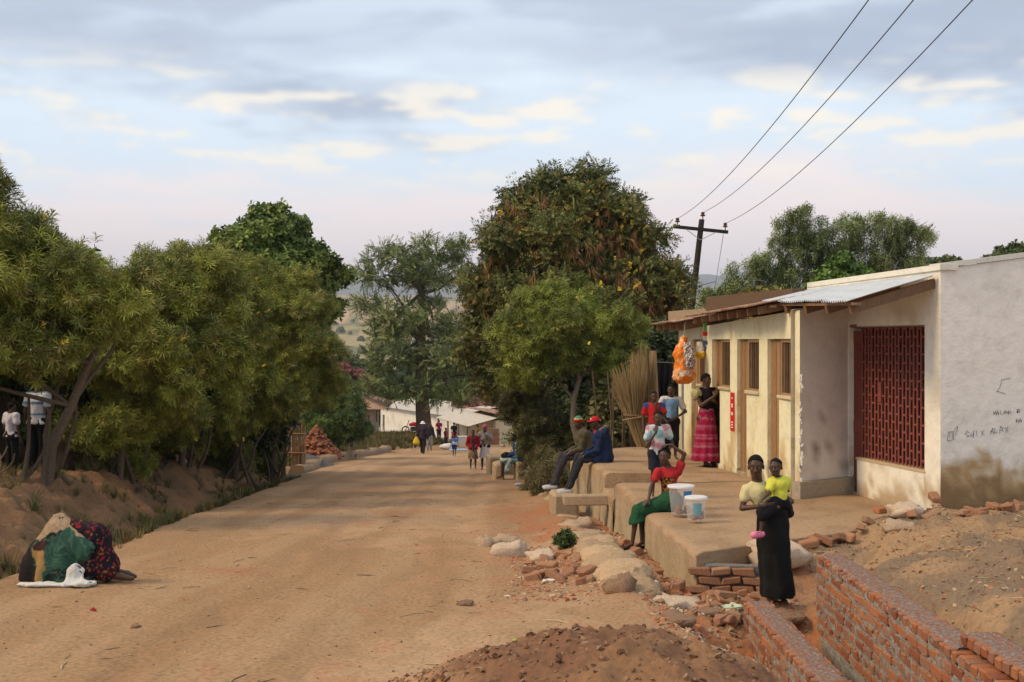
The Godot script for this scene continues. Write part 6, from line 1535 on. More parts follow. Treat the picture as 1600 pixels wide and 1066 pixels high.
func boys() -> void:
	# white tie-dye shirt, hand at the mouth
	var t := person("boy in a white tie-dyed shirt with a hand at his mouth", V(1.98, -0.505, 17.35))
	var J := stand(1.14, {"elr": Vector3(-0.17, 0.68, 0.10), "wrr": Vector3(-0.045, 0.875, 0.15), "ell": Vector3(0.20, 0.70, -0.02), "wrl": Vector3(0.09, 0.58, 0.13)})
	var hb := rb(-0.12, 0.0)
	body(t, J, hb, 0.18, 0.013, 0.007, {"r": [Vector3(0.3, 0, -1), 0.7, Vector3(0.1, 1, -0.1)], "l": [Vector3(0, 0, -1), 0.3, Vector3(-0.6, -0.6, 0.1)]})
	eyes(t, J, hb, 0.18); hair(t, J, hb, 0.18, 0.010, 0.005)
	garment(t, "shirt", Vector3(-0.28, 0.52, -0.18), Vector3(0.28, 1.0, 0.2), 0.012, func(F): top_of(F, J, 0.02, 0.5, 0.55), func(p: Vector3) -> Color:
		var k: float = NZ.h2.get_noise_2d(p.x * 2.0, p.y * 2.0)
		return Color(0.62, 0.60, 0.60).lerp(Color(0.55, 0.25, 0.30), ss(0.15, 0.4, k)).lerp(Color(0.25, 0.50, 0.60), ss(0.2, 0.42, -k)))
	garment(t, "shorts", Vector3(-0.22, 0.30, -0.2), Vector3(0.22, 0.70, 0.2), 0.013, func(F): torso_low(F, J, 0.016); F.cap(J.hpl, J.knl, 0.075, 0.066, 0.02); F.cap(J.hpr, J.knr, 0.075, 0.066, 0.02); F.cut(Vector3(0, -1, 0), -0.36); F.cut(Vector3(0, 1, 0), 0.64), Color(0.025, 0.03, 0.045))
	# red shirt
	t = person("boy in a red shirt standing in front of the grass bundles", V(2.44, -0.53, 22.0))
	J = stand(1.26, {"wrr": Vector3(-0.19, 0.6, 0.08), "ell": Vector3(0.19, 0.84, 0.06), "wrl": Vector3(0.03, 0.98, 0.15)})
	hb = rb(0.1, 0.08)
	body(t, J, hb, 0.19, 0.016, 0.011, {"l": [Vector3(0, 0, -1), 0.6, Vector3(-0.3, 1, 0)]})
	eyes(t, J, hb, 0.19); hair(t, J, hb, 0.19, 0.012, 0.003)
	garment(t, "shirt", Vector3(-0.30, 0.6, -0.2), Vector3(0.30, 1.12, 0.2), 0.015, func(F): top_of(F, J, 0.02, 0.6, 0.64), func(p: Vector3) -> Color: return Color(0.06, 0.07, 0.22) if absf(p.x) > 0.085 and p.y > 0.985 else Color(0.46, 0.025, 0.03))
	garment(t, "shorts", Vector3(-0.22, 0.30, -0.2), Vector3(0.22, 0.76, 0.2), 0.016, func(F): torso_low(F, J, 0.016); F.cap(J.hpl, J.knl, 0.08, 0.07, 0.02); F.cap(J.hpr, J.knr, 0.08, 0.07, 0.02); F.cut(Vector3(0, -1, 0), -0.38); F.cut(Vector3(0, 1, 0), 0.72), Color(0.05, 0.055, 0.09))
	# blue vest
	t = person("boy in a blue vest over a white shirt beside the laundry", V(2.86, -0.53, 23.0))
	J = stand(1.34, {"ell": Vector3(0.27, 0.86, -0.03), "wrl": Vector3(0.04, 0.74, 0.13), "elr": Vector3(-0.22, 0.86, -0.02), "wrr": Vector3(-0.10, 0.70, 0.10)})
	hb = rb(-0.25, 0.0)
	body(t, J, hb, 0.195, 0.016, 0.011)
	eyes(t, J, hb, 0.195); hair(t, J, hb, 0.195, 0.012, 0.004)
	garment(t, "shirt", Vector3(-0.34, 0.64, -0.2), Vector3(0.34, 1.2, 0.2), 0.015, func(F): top_of(F, J, 0.022, 0.6, 0.68), func(p: Vector3) -> Color: return Color(0.62, 0.62, 0.62) if absf(p.x) > 0.12 + (p.y - 0.9) * 0.15 or p.y > 1.09 else Color(0.17, 0.30, 0.52), null, "white shirt under a pale blue vest")
	garment(t, "trousers", Vector3(-0.24, 0.12, -0.2), Vector3(0.24, 0.80, 0.2), 0.016, func(F): torso_low(F, J, 0.016); F.cap(J.hpl, J.knl, 0.08, 0.068, 0.02); F.cap(J.hpr, J.knr, 0.08, 0.068, 0.02); F.cap(J.knl, J.anl, 0.066, 0.055, 0.02); F.cap(J.knr, J.anr, 0.066, 0.055, 0.02); F.cut(Vector3(0, -1, 0), -0.2); F.cut(Vector3(0, 1, 0), 0.76), Color(0.012, 0.013, 0.018))
func torso_low(F: Field, J: Dictionary, ad: float) -> void:
	F.cap(J.hpl, J.hpr, 0.062 * J.H + ad, 0.062 * J.H + ad, 0.03); F.cap(J.pelvis, J.waist, 0.068 * J.H + ad, 0.06 * J.H + ad, 0.03)

func woman_red_skirt() -> void:
	var t := person("woman in a long magenta print skirt and black top at the shop wall", V(3.30, -0.52, 21.7))
	var J := stand(1.58, {"head": Vector3(0.0, 1.455, 0.0), "shr": Vector3(-0.165, 1.27, 0.03), "shl": Vector3(0.14, 1.28, -0.05), "elr": Vector3(-0.12, 1.03, 0.14), "wrr": Vector3(0.10, 1.19, 0.20), "ell": Vector3(0.20, 1.03, -0.05), "wrl": Vector3(0.12, 1.10, 0.16), "tor": Vector3(0.06, 0.02, 0.13), "anr": Vector3(-0.02, 0.05, 0.02), "anl": Vector3(0.10, 0.05, -0.03), "tol": Vector3(0.24, 0.02, 0.05)})
	var hb := rb(0.75, 0.0)
	body(t, J, hb, 0.20, 0.014, 0.008, {"r": [Vector3(0.4, 0, -1), 0.7, Vector3(0.4, 0.8, 0.1)], "l": [Vector3(-1, 0, 0), 0.5, null]})
	eyes(t, J, hb, 0.20); hair(t, J, hb, 0.20, 0.010, 0.016)
	garment(t, "top", Vector3(-0.30, 0.86, -0.24), Vector3(0.32, 1.42, 0.24), 0.014, func(F): top_of(F, J, 0.015, 0.3, 0.90), Color(0.012, 0.011, 0.013))
	garment(t, "sleeve", Vector3(-0.36, 1.02, -0.16), Vector3(-0.06, 1.40, 0.24), 0.012, func(F): F.ell(Vector3(-0.185, 1.22, 0.05), Vector3(0.095, 0.10, 0.095), 0.02); F.wobble(NZ.h2, 4.0, 0.03), Color(0.42, 0.40, 0.20), null, "puffed yellow-green sleeve")
	garment(t, "skirt", Vector3(-0.34, 0.0, -0.34), Vector3(0.34, 1.06, 0.34), 0.016, func(F): F.loft([[0.09, -0.01, 0, 0.235, 0.21], [0.35, 0.0, 0, 0.20, 0.18], [0.7, 0.0, 0, 0.165, 0.15], [0.98, 0.0, 0, 0.125, 0.115]], 9.0, 0.014), func(p: Vector3) -> Color:
		var an := atan2(p.z, p.x)
		var row := fposmod(p.y, 0.155)
		var dots := sin(an * 22.0) * sin(p.y * 150.0)
		if row < 0.085 and dots > 0.35: return Color(0.50, 0.25, 0.30)
		return Color(0.30, 0.012, 0.06), null, "magenta skirt printed with rows of pale marks")
	garment(t, "wrap", Vector3(0.02, 0.28, -0.24), Vector3(0.36, 1.36, 0.16), 0.016, func(F): F.cap(Vector3(0.15, 1.22, -0.06), Vector3(0.2, 0.8, -0.05), 0.10, 0.09, 0.03); F.cap(Vector3(0.2, 0.8, -0.05), Vector3(0.19, 0.42, -0.04), 0.09, 0.07, 0.03); F.wobble(NZ.h2, 3.0, 0.03), Color(0.010, 0.010, 0.012), null, "black cloth hanging from her shoulder")
	for s in ["r", "l"]:
		garment(t, "sandal", J["an" + s] - Vector3.ONE * 0.26, J["an" + s] + Vector3.ONE * 0.26, 0.012, func(F): F.cap(J["an" + s] + Vector3(0, -0.045, -0.02), J["to" + s] + Vector3(0, -0.006, 0), 0.04, 0.042, 0.02); F.cut(Vector3(0, 1, 0), 0.022), Color(0.02, 0.018, 0.016), MT.vc)

func seated_men() -> void:
	var rest := wcol(Color(0.44, 0.34, 0.22)); rest.bevel(Transform3D(rb(0.1), V(0.90, -1.24, 22.3)), Vector3(0.42, 0.40, 0.7), 0.05, rng, 0.03)
	solo("concrete_block", rest, MT.concrete, "low kerb block under the feet of the man in the navy parka", "block")
	var seat := func(label: String, at: Vector3, jacket: Color, trous: Color, hood: bool, yaw: float, cell: float) -> Array:
		var t := person(label, at)
		t.scale = Vector3.ONE * 0.86
		var J := stand(1.74, {"head": Vector3(-0.07, 0.80, 0.02), "neck": Vector3(0.02, 0.655, 0.0), "chest": Vector3(0.06, 0.48, 0.0), "waist": Vector3(0.11, 0.27, 0.0), "pelvis": Vector3(0.13, 0.12, 0), "shr": Vector3(0.03, 0.565, 0.19), "shl": Vector3(0.05, 0.57, -0.18), "elr": Vector3(-0.02, 0.28, 0.24), "wrr": Vector3(-0.26, 0.17, 0.18), "ell": Vector3(-0.02, 0.28, -0.22), "wrl": Vector3(-0.26, 0.20, -0.10),
			"hpr": Vector3(0.12, 0.10, 0.09), "hpl": Vector3(0.12, 0.10, -0.09), "knr": Vector3(-0.36, 0.08, 0.13), "knl": Vector3(-0.40, 0.10, -0.08), "anr": Vector3(-0.58, -0.52, 0.12), "anl": Vector3(-0.60, -0.52, -0.06), "tor": Vector3(-0.78, -0.585, 0.14), "tol": Vector3(-0.80, -0.585, -0.06)})
		var hb := rb(yaw, 0.08)
		body(t, J, hb, 0.235, cell, 0.010, {"r": [Vector3(0, -1, 0), 0.5, null], "l": [Vector3(0, -1, 0), 0.5, null]})
		garment(t, "jacket", Vector3(-0.42, -0.10, -0.42), Vector3(0.42, 0.80, 0.46), 0.016, func(F):
			torso(F, J, 1.0, 0.055)
			for s in ["l", "r"]:
				F.cap(J["sh" + s], J["el" + s], 0.082, 0.070, 0.03); F.cap(J["el" + s], J["wr" + s], 0.070, 0.052, 0.02)
			F.cap(Vector3(0.13, 0.10, 0.12), Vector3(-0.05, 0.08, 0.14), 0.13, 0.10, 0.04); F.cap(Vector3(0.15, 0.12, -0.1), Vector3(0.15, 0.02, 0.1), 0.14, 0.14, 0.04)
			if hood: F.ell(Vector3(0.12, 0.66, 0.0), Vector3(0.12, 0.10, 0.16), 0.04)
			F.wobble(NZ.h2, 2.2, 0.035); F.ell(Vector3(-0.04, 0.74, 0.0), Vector3(0.10, 0.10, 0.09), 0.015, Basis.IDENTITY, true), jacket)
		garment(t, "trousers", Vector3(-0.75, -0.58, -0.28), Vector3(0.34, 0.28, 0.34), 0.018, func(F):
			for s in ["l", "r"]:
				F.cap(J["hp" + s], J["kn" + s], 0.10, 0.078, 0.03); F.cap(J["kn" + s], J["an" + s], 0.078, 0.062, 0.02)
			F.wobble(NZ.h2, 2.4, 0.03); F.cut(Vector3(0, -1, 0), 0.50), trous)
		for s in ["r", "l"]:
			garment(t, "shoe", J["an" + s] - Vector3.ONE * 0.32, J["an" + s] + Vector3.ONE * 0.2, 0.014, func(F): F.cap(J["an" + s] + Vector3(0.02, -0.04, 0), J["to" + s], 0.050, 0.045, 0.02); F.cut(Vector3(0, -1, 0), 0.61), Color(0.42, 0.44, 0.48), MT.vc)
		return [t, J, hb]
	var a: Array = seat.call("man in a navy parka and red cap sitting on the terrace ledge", V(1.50, -0.52, 22.3), Color(0.018, 0.032, 0.085), Color(0.035, 0.036, 0.045), true, -0.95, 0.016)
	eyes(a[0], a[1], a[2], 0.235); hair(a[0], a[1], a[2], 0.235, 0.014, 0.004)
	var hc: Vector3 = a[1].head; var hb: Basis = a[2]
	garment(a[0], "cap", hc - Vector3.ONE * 0.22, hc + Vector3.ONE * 0.22, 0.010, func(F):
		F.ell(hc + hb * Vector3(0, 0.045, -0.012), Vector3(0.092, 0.098, 0.112), 0.01, hb)
		F.cut(hb * Vector3(0, -1, 0), (hb * Vector3(0, -1, 0)).dot(hc + hb * Vector3(0, 0.048, 0)))
		F.ell(hc + hb * Vector3(0, 0.056, 0.12), Vector3(0.075, 0.012, 0.075), 0.012, hb), Color(0.52, 0.02, 0.025), null, "red cap with a small white mark")
	var lg := wcol(Color(0.7, 0.62, 0.6)); lg.box(Transform3D(hb, hc + hb * Vector3(0, 0.098, 0.092)), Vector3(0.035, 0.03, 0.012))
	obj("cap_badge", lg, MT.vc, a[0])
	garment(a[0], "fur_trim", Vector3(-0.1, 0.52, -0.26), Vector3(0.30, 0.82, 0.26), 0.014, func(F): F.cap(Vector3(0.05, 0.675, 0.13), Vector3(0.15, 0.72, 0.05), 0.04, 0.045, 0.02); F.cap(Vector3(0.15, 0.72, 0.05), Vector3(0.15, 0.71, -0.10), 0.045, 0.04, 0.02); F.wobble(NZ.h3, 2.0, 0.03), Color(0.22, 0.15, 0.10))
	garment(a[0], "collar", Vector3(-0.18, 0.50, -0.14), Vector3(0.12, 0.74, 0.16), 0.012, func(F): F.cap(Vector3(-0.02, 0.62, 0.05), Vector3(-0.03, 0.60, -0.05), 0.07, 0.07, 0.02); F.cut(Vector3(0, 1, 0), 0.665), Color(0.45, 0.03, 0.05))
	var b: Array = seat.call("man in a striped knitted hat behind the man in the parka", V(1.28, -0.60, 23.6), Color(0.10, 0.09, 0.055), Color(0.05, 0.05, 0.06), false, -0.7, 0.02)
	eyes(b[0], b[1], b[2], 0.235)
	hc = b[1].head; hb = b[2]
	garment(b[0], "knitted_hat", hc - Vector3.ONE * 0.22, hc + Vector3.ONE * 0.24, 0.011, func(F):
		F.ell(hc + hb * Vector3(0, 0.055, -0.012), Vector3(0.095, 0.105, 0.112), 0.01, hb)
		F.cut(hb * Vector3(0, -1, 0), (hb * Vector3(0, -1, 0)).dot(hc + hb * Vector3(0, 0.035, 0))), func(p: Vector3) -> Color:
			var y := p.y - hc.y
			return Color(0.45, 0.02, 0.02) if y < 0.078 else (Color(0.55, 0.42, 0.10) if y < 0.105 else Color(0.07, 0.25, 0.20)), null, "hat striped red, yellow and green")

func kneeler() -> void:
	var gy := height(-4.5, 13.0)
	var t := person("person bent to the ground under a green and tan printed cloth", V(-4.45, gy, 13.0))
	var dress := func(p: Vector3) -> Color:
		var k: float = NZ.h3.get_noise_3d(p.x * 2.0, p.y * 2.0, p.z * 2.0)
		return Color(0.30, 0.02, 0.02) if k > 0.36 else (Color(0.30, 0.11, 0.03) if k < -0.46 else Color(0.016, 0.014, 0.02))
	garment(t, "dress", Vector3(-0.2, -0.02, -0.4), Vector3(0.62, 0.68, 0.4), 0.016, func(F): F.cap(Vector3(0.0, 0.48, 0), Vector3(0.20, 0.42, 0), 0.15, 0.16, 0.05); F.cap(Vector3(0.20, 0.42, 0), Vector3(0.33, 0.16, 0.02), 0.15, 0.13, 0.05); F.cap(Vector3(0.2, 0.16, 0.1), Vector3(0.36, 0.10, 0.08), 0.12, 0.10, 0.05); F.wobble(NZ.h2, 2.4, 0.03); F.cut(Vector3(0, -1, 0), 0.0), dress, null, "dark dress with red and orange flowers")
	var fb := MB.new(); fb.col = SKIN
	var F0 := Field.new(Vector3(0.22, -0.03, -0.2), Vector3(0.72, 0.2, 0.3), 0.012)
	F0.cap(Vector3(0.30, 0.08, 0.06), Vector3(0.50, 0.05, 0.07), 0.05, 0.035, 0.02); F0.cap(Vector3(0.50, 0.05, 0.07), Vector3(0.62, 0.035, 0.09), 0.035, 0.022, 0.02); F0.cap(Vector3(0.32, 0.08, -0.08), Vector3(0.52, 0.05, -0.07), 0.05, 0.035, 0.02); F0.cap(Vector3(0.52, 0.05, -0.07), Vector3(0.60, 0.03, -0.06), 0.035, 0.022, 0.02)
	F0.mesh(fb)
	# torso, arms and head under the cloth
	var F1 := Field.new(Vector3(-0.45, -0.02, -0.3), Vector3(0.35, 0.66, 0.3), 0.02)
	F1.cap(Vector3(0.2, 0.42, 0), Vector3(-0.05, 0.48, 0), 0.11, 0.11, 0.04); F1.ell(Vector3(-0.22, 0.44, 0), Vector3(0.10, 0.09, 0.08), 0.03)
	for s in [-1, 1]: F1.cap(Vector3(-0.02, 0.46, s * 0.14), Vector3(-0.08, 0.24, s * 0.16), 0.045, 0.035, 0.02); F1.cap(Vector3(-0.08, 0.24, s * 0.16), Vector3(-0.2, 0.06, s * 0.10), 0.035, 0.025, 0.02)
	F1.mesh(fb)
	obj("body", fb, MT.skin, t)
	var print_ := func(p: Vector3) -> Color:
		var w := p + Vector3(NZ.h1.get_noise_3d(p.x * 9, p.y * 9, p.z * 9), NZ.h1.get_noise_3d(p.y * 9, p.z * 9 + 7, p.x * 9), 0) * 0.12
		var a: float = NZ.h2.get_noise_3d(w.x * 1.1 + 4, w.y * 1.1, w.z * 0.8)
		var b: float = NZ.h2.get_noise_3d(w.x * 1.6, w.y * 0.9 + 9, w.z)
		var lines := sin((w.x * 0.8 + w.y) * 90.0 + a * 9.0)
		if w.y > 0.535 - absf(w.x + 0.1) * 0.25: return Color(0.22, 0.06, 0.09) if a > 0.12 and w.x < -0.1 else Color(0.33, 0.235, 0.15) * (1.0 + 0.12 * lines)
		if w.x < -0.36: return Color(0.024, 0.022, 0.022)
		if absf(w.x + 0.27) < 0.055: return Color(0.33, 0.20, 0.075) if b > -0.12 else Color(0.05, 0.022, 0.022)
		return Color(0.028, 0.085, 0.062).lerp(Color(0.014, 0.026, 0.02), ss(0.02, 0.16, -a)).lerp(Color(0.09, 0.17, 0.12), 0.5 if lines > 0.6 else 0.0)
	garment(t, "printed_cloth", Vector3(-0.66, -0.02, -0.5), Vector3(0.34, 0.76, 0.5), 0.013, func(F):
		F.loft([[0.02, -0.14, 0.0, 0.36, 0.30], [0.18, -0.15, 0.0, 0.345, 0.28], [0.36, -0.14, 0.0, 0.27, 0.23], [0.50, -0.13, 0.0, 0.185, 0.17], [0.60, -0.14, 0.0, 0.11, 0.11], [0.66, -0.15, 0.0, 0.05, 0.05]], 8.0, 0.030, 0.04, 1.3)
		F.cap(Vector3(-0.08, 0.50, 0.05), Vector3(0.22, 0.37, 0.17), 0.10, 0.045, 0.08); F.cap(Vector3(0.0, 0.40, 0.1), Vector3(0.16, 0.30, 0.18), 0.09, 0.06, 0.08)
		F.wobble(NZ.h2, 1.8, 0.03); F.cut(Vector3(0, -1, 0), -0.015), print_, null, "large cloth printed green, tan and maroon")
	# white sack beside the figure
	var sk := MB.new(); sk.col = Color(0.62, 0.63, 0.60)
	var FS := Field.new(Vector3(-0.7, -0.05, -0.1), Vector3(0.5, 0.42, 0.5), 0.012)
	FS.ell(Vector3(-0.10, 0.02, 0.33), Vector3(0.36, 0.026, 0.07), 0.03); FS.ell(Vector3(0.10, 0.10, 0.27), Vector3(0.09, 0.13, 0.03), 0.04, rb(0.1, -0.25, -0.35)); FS.ell(Vector3(0.17, 0.03, 0.31), Vector3(0.15, 0.035, 0.08), 0.03)
	FS.wobble(NZ.h2, 3.0, 0.025); FS.cut(Vector3(0, -1, 0), 0.005); FS.mesh(sk)
	solo("sack", sk, MT.cloth, "white woven sack folded on the road against the bent figure", "sack", "", Transform3D(Basis.IDENTITY, V(-4.45, gy, 13.0)))

# plain small figures for the distance
func small_person(label: String, at: Vector3, H: float, cell: float, top, low, hem: float, long_sleeves: bool, yaw: float, o := {}) -> Node3D:
	var t := person(label, at, o.get("group", ""))
	var over := {}
	for k in o.get("j", {}): over[k] = o.j[k] * H
	var J := stand(H, over)
	var R := rb(yaw)
	for k in J:
		if k != "H" and k != "g": J[k] = R * J[k]
	var hh := H * 0.135
	body(t, J, R, hh, cell, cell * 0.6, {})
	if o.get("hair", true): hair(t, J, R, hh, cell * 0.7, 0.008)
	garment(t, "top", Vector3(-0.5, 0.2, -0.5), Vector3(0.5, H, 0.5), cell * 0.9, func(F): top_of(F, J, 0.03, 1.9 if long_sleeves else 0.5, o.get("top_hem", 0.50) * H), top)
	if o.get("skirt", false): garment(t, "skirt", Vector3(-0.5, 0.0, -0.5), Vector3(0.5, H * 0.66, 0.5), cell * 0.9, func(F): F.loft([[hem * H, 0, 0, 0.14 * H, 0.125 * H], [0.58 * H, 0, 0, 0.085 * H, 0.08 * H]], 7.0, 0.012), low)
	else: garment(t, "trousers", Vector3(-0.5, -0.05, -0.5), Vector3(0.5, H * 0.66, 0.5), cell * 0.9, func(F):
		torso_low(F, J, 0.02)
		for s in ["l", "r"]: F.cap(J["hp" + s], J["kn" + s], 0.06 * H, 0.05 * H, 0.02); F.cap(J["kn" + s], J["an" + s], 0.048 * H, 0.038 * H, 0.02)
		F.cut(Vector3(0, -1, 0), -hem * H); F.cut(Vector3(0, 1, 0), 0.6 * H), low)
	if o.has("hat"):
		garment(t, "hat", J.head - Vector3.ONE * 0.3, J.head + Vector3.ONE * 0.3, cell * 0.7, func(F):
			F.ell(J.head + Vector3(0, 0.05 * hh / 0.225, 0), Vector3(0.105, 0.11, 0.115) * hh / 0.225, 0.01)
			if o.get("brim", false): F.ell(J.head + Vector3(0, 0.03, 0), Vector3(0.17, 0.02, 0.17) * hh / 0.225, 0.02)
			F.cut(Vector3(0, -1, 0), -(J.head.y + 0.01)), o.hat)
	return t

func stall_people() -> void:
	small_person("person in a blue and white striped shirt standing in the stall", V(-8.75, height(-8.75, 23.6), 23.6), 1.72, 0.02, func(p: Vector3) -> Color: return Color(0.16, 0.24, 0.36) if fposmod(p.y + 0.03, 0.21) < 0.05 else Color(0.60, 0.62, 0.64), Color(0.012, 0.012, 0.015), 0.05, false, 2.9)
	small_person("child in a plain white shirt standing in the stall", V(-9.0, height(-9.0, 23.0), 23.0), 1.25, 0.02, Color(0.58, 0.56, 0.62), Color(0.012, 0.012, 0.015), 0.05, false, 2.6)

func far_people() -> void:
	var at := func(x: float, d: float, lift := 0.0) -> Vector3: return V(x, height(x, d) + lift, d)
	var walk := {"knl": Vector3(0.05, 0.29, 0.08), "anl": Vector3(0.05, 0.06, 0.10), "tol": Vector3(0.06, 0.02, 0.19), "anr": Vector3(-0.05, 0.07, -0.12), "knr": Vector3(-0.05, 0.28, -0.03), "tor": Vector3(-0.05, 0.02, -0.04)}
	var w := small_person("walker in a white hat and purple jacket carrying a yellow bag", at.call(-4.75, 68), 1.74, 0.03, Color(0.045, 0.03, 0.05), Color(0.02, 0.02, 0.025), 0.05, true, 3.0, {"hat": Color(0.75, 0.75, 0.75), "brim": true, "hair": false, "j": walk, "top_hem": 0.47})
	var bag := wcol(Color(0.75, 0.52, 0.04))
	var bp := []
	for j in 6:
		for k in 13:
			var an := TAU * (k % 12) / 12.0; var ww: float = [0.05, 0.10, 0.15, 0.18, 0.18, 0.02][j]
			bp.append(Vector3(cos(an) * ww, 0.82 - j * 0.10 - (0.0 if j < 5 else -0.09), sin(an) * ww * 0.45))
	bag.grid(bp, 6, 13, false)
	solo("carrier_bag", bag, MT.cloth, "bright yellow bag in the hand of the walker in the white hat", "bag", "", Transform3D(Basis.IDENTITY, at.call(-5.08, 67.9, 0.12)))
	small_person("child with a blue and white bag on the back walking away", at.call(-2.75, 61), 1.16, 0.028, func(p: Vector3) -> Color: return Color(0.10, 0.20, 0.55).lerp(Color(0.55, 0.6, 0.7), ss(0.1, 0.2, NZ.h2.get_noise_2d(p.x * 2, p.y * 2))) if p.y < 0.92 else Color(0.015, 0.015, 0.02), Color(0.03, 0.05, 0.14), 0.32, false, 3.1, {"j": walk})
	small_person("woman in a red cardigan and patterned skirt facing up the road", at.call(-1.40, 46), 1.42, 0.022, func(p: Vector3) -> Color: return Color(0.05, 0.045, 0.045) if absf(p.x) < 0.06 and p.z > 0.0 else Color(0.30, 0.015, 0.025), func(p: Vector3) -> Color: return Color(0.35, 0.27, 0.20) if NZ.h3.get_noise_3d(p.x * 2, p.y * 2, p.z * 2) > 0.0 else Color(0.06, 0.03, 0.025), 0.27, true, 0.1, {"skirt": true, "j": {"wrl": Vector3(0.05, 0.56, 0.10), "wrr": Vector3(-0.05, 0.56, 0.10)}})
	small_person("woman in a grey jersey, white skirt and pink headscarf", at.call(-0.98, 46.2), 1.62, 0.022, func(p: Vector3) -> Color: return Color(0.02, 0.02, 0.022) if p.y < 0.94 else Color(0.26, 0.25, 0.25), Color(0.62, 0.60, 0.62), 0.27, true, 0.0, {"skirt": true, "hat": Color(0.35, 0.10, 0.18), "hair": false, "j": {"ell": Vector3(0.16, 0.68, 0.03), "wrl": Vector3(0.02, 0.80, 0.10), "elr": Vector3(-0.17, 0.66, 0.03), "wrr": Vector3(-0.02, 0.70, 0.11)}})
	# person in the blue jacket sitting on a block
	var t := person("person in a blue jacket sitting on a concrete block", at.call(0.14, 37.2, 0.50))
	var J := stand(1.6, {"head": Vector3(-0.10, 0.72, 0.02), "neck": Vector3(-0.02, 0.60, 0), "chest": Vector3(0.02, 0.44, 0), "waist": Vector3(0.06, 0.24, 0), "pelvis": Vector3(0.06, 0.10, 0), "shr": Vector3(-0.02, 0.52, 0.16), "shl": Vector3(0.0, 0.52, -0.16), "elr": Vector3(-0.06, 0.27, 0.2), "wrr": Vector3(-0.30, 0.18, 0.12), "ell": Vector3(-0.06, 0.27, -0.2), "wrl": Vector3(-0.30, 0.18, -0.1), "hpr": Vector3(0.05, 0.09, 0.09), "hpl": Vector3(0.05, 0.09, -0.09), "knr": Vector3(-0.40, 0.06, 0.11), "knl": Vector3(-0.42, 0.06, -0.09), "anr": Vector3(-0.44, -0.40, 0.11), "anl": Vector3(-0.46, -0.40, -0.09), "tor": Vector3(-0.58, -0.44, 0.12), "tol": Vector3(-0.6, -0.44, -0.09)})
	body(t, J, rb(-1.2), 0.215, 0.02, 0.014); hair(t, J, rb(-1.2), 0.215, 0.016)
	garment(t, "jacket", Vector3(-0.42, -0.05, -0.4), Vector3(0.36, 0.68, 0.4), 0.018, func(F):
		torso(F, J, 1.0, 0.03)
		for s in ["l", "r"]: F.cap(J["sh" + s], J["el" + s], 0.065, 0.055, 0.02); F.cap(J["el" + s], J["wr" + s], 0.052, 0.04, 0.02)
		F.ell(J.neck + Vector3(0, 0.05, 0), Vector3(0.09, 0.08, 0.09), 0.015, Basis.IDENTITY, true), func(p: Vector3) -> Color: return Color(0.25, 0.45, 0.65) if p.z > 0.10 and absf(p.x + 0.02) < 0.035 else Color(0.015, 0.045, 0.16))
	garment(t, "skirt", Vector3(-0.6, -0.32, -0.32), Vector3(0.3, 0.3, 0.36), 0.018, func(F): F.cap(J.hpr, J.knr, 0.11, 0.09, 0.05); F.cap(J.hpl, J.knl, 0.11, 0.09, 0.05); F.cap(Vector3(-0.2, 0, 0.1), Vector3(-0.26, -0.2, 0.13), 0.09, 0.10, 0.05); F.cap(J.pelvis, J.waist, 0.12, 0.1, 0.04); F.wobble(NZ.h2, 2.4, 0.03), func(p: Vector3) -> Color: return Color(0.15, 0.32, 0.36) if NZ.h2.get_noise_2d(p.x * 2, p.y * 2) > 0 else Color(0.5, 0.5, 0.46))
	garment(t, "lap_bundle", Vector3(-0.55, 0.02, -0.2), Vector3(-0.05, 0.42, 0.3), 0.018, func(F): F.ell(Vector3(-0.3, 0.2, 0.04), Vector3(0.17, 0.1, 0.13), 0.02); F.wobble(NZ.h2, 3.0, 0.05), Color(0.02, 0.02, 0.022), null, "dark bundle on the lap")
	# beyond the grassy hump
	small_person("person in a grey hooded top and green skirt walking to the white hall", at.call(-10.6, 99, 0.55), 1.75, 0.04, Color(0.24, 0.25, 0.25), Color(0.05, 0.10, 0.08), 0.1, true, 2.8, {"skirt": true, "hat": Color(0.24, 0.25, 0.25), "hair": false})
	small_person("person in a bright pink dress sitting low by the tan house", at.call(-12.9, 83, 0.0), 1.05, 0.04, Color(0.62, 0.05, 0.16), Color(0.55, 0.05, 0.14), 0.05, false, 0.6, {"skirt": true})
	small_person("person in dark clothes half hidden by the walker in the white hat", at.call(-4.9, 76), 1.7, 0.04, Color(0.03, 0.03, 0.035), Color(0.3, 0.28, 0.25), 0.05, true, 0.3)
	small_person("child in a red and black shirt leaning by the acacia trunk", at.call(-4.35, 84), 1.35, 0.04, func(p: Vector3) -> Color: return Color(0.30, 0.03, 0.05) if p.x > 0 else Color(0.02, 0.02, 0.025), Color(0.02, 0.02, 0.025), 0.1, false, 1.2)
	small_person("person in a dark pink top under the shop porch", at.call(-5.6, 98), 1.6, 0.04, Color(0.28, 0.03, 0.09), Color(0.03, 0.02, 0.03), 0.1, false, 0.4)
	small_person("person in a black top and red skirt under the shop porch", at.call(-4.35, 96), 1.65, 0.04, Color(0.015, 0.015, 0.018), Color(0.45, 0.03, 0.04), 0.25, false, 2.7, {"skirt": true})
	small_person("person in an ochre top standing by the porch post", at.call(-2.55, 95), 1.6, 0.04, Color(0.28, 0.18, 0.04), Color(0.14, 0.14, 0.13), 0.1, false, 1.4)

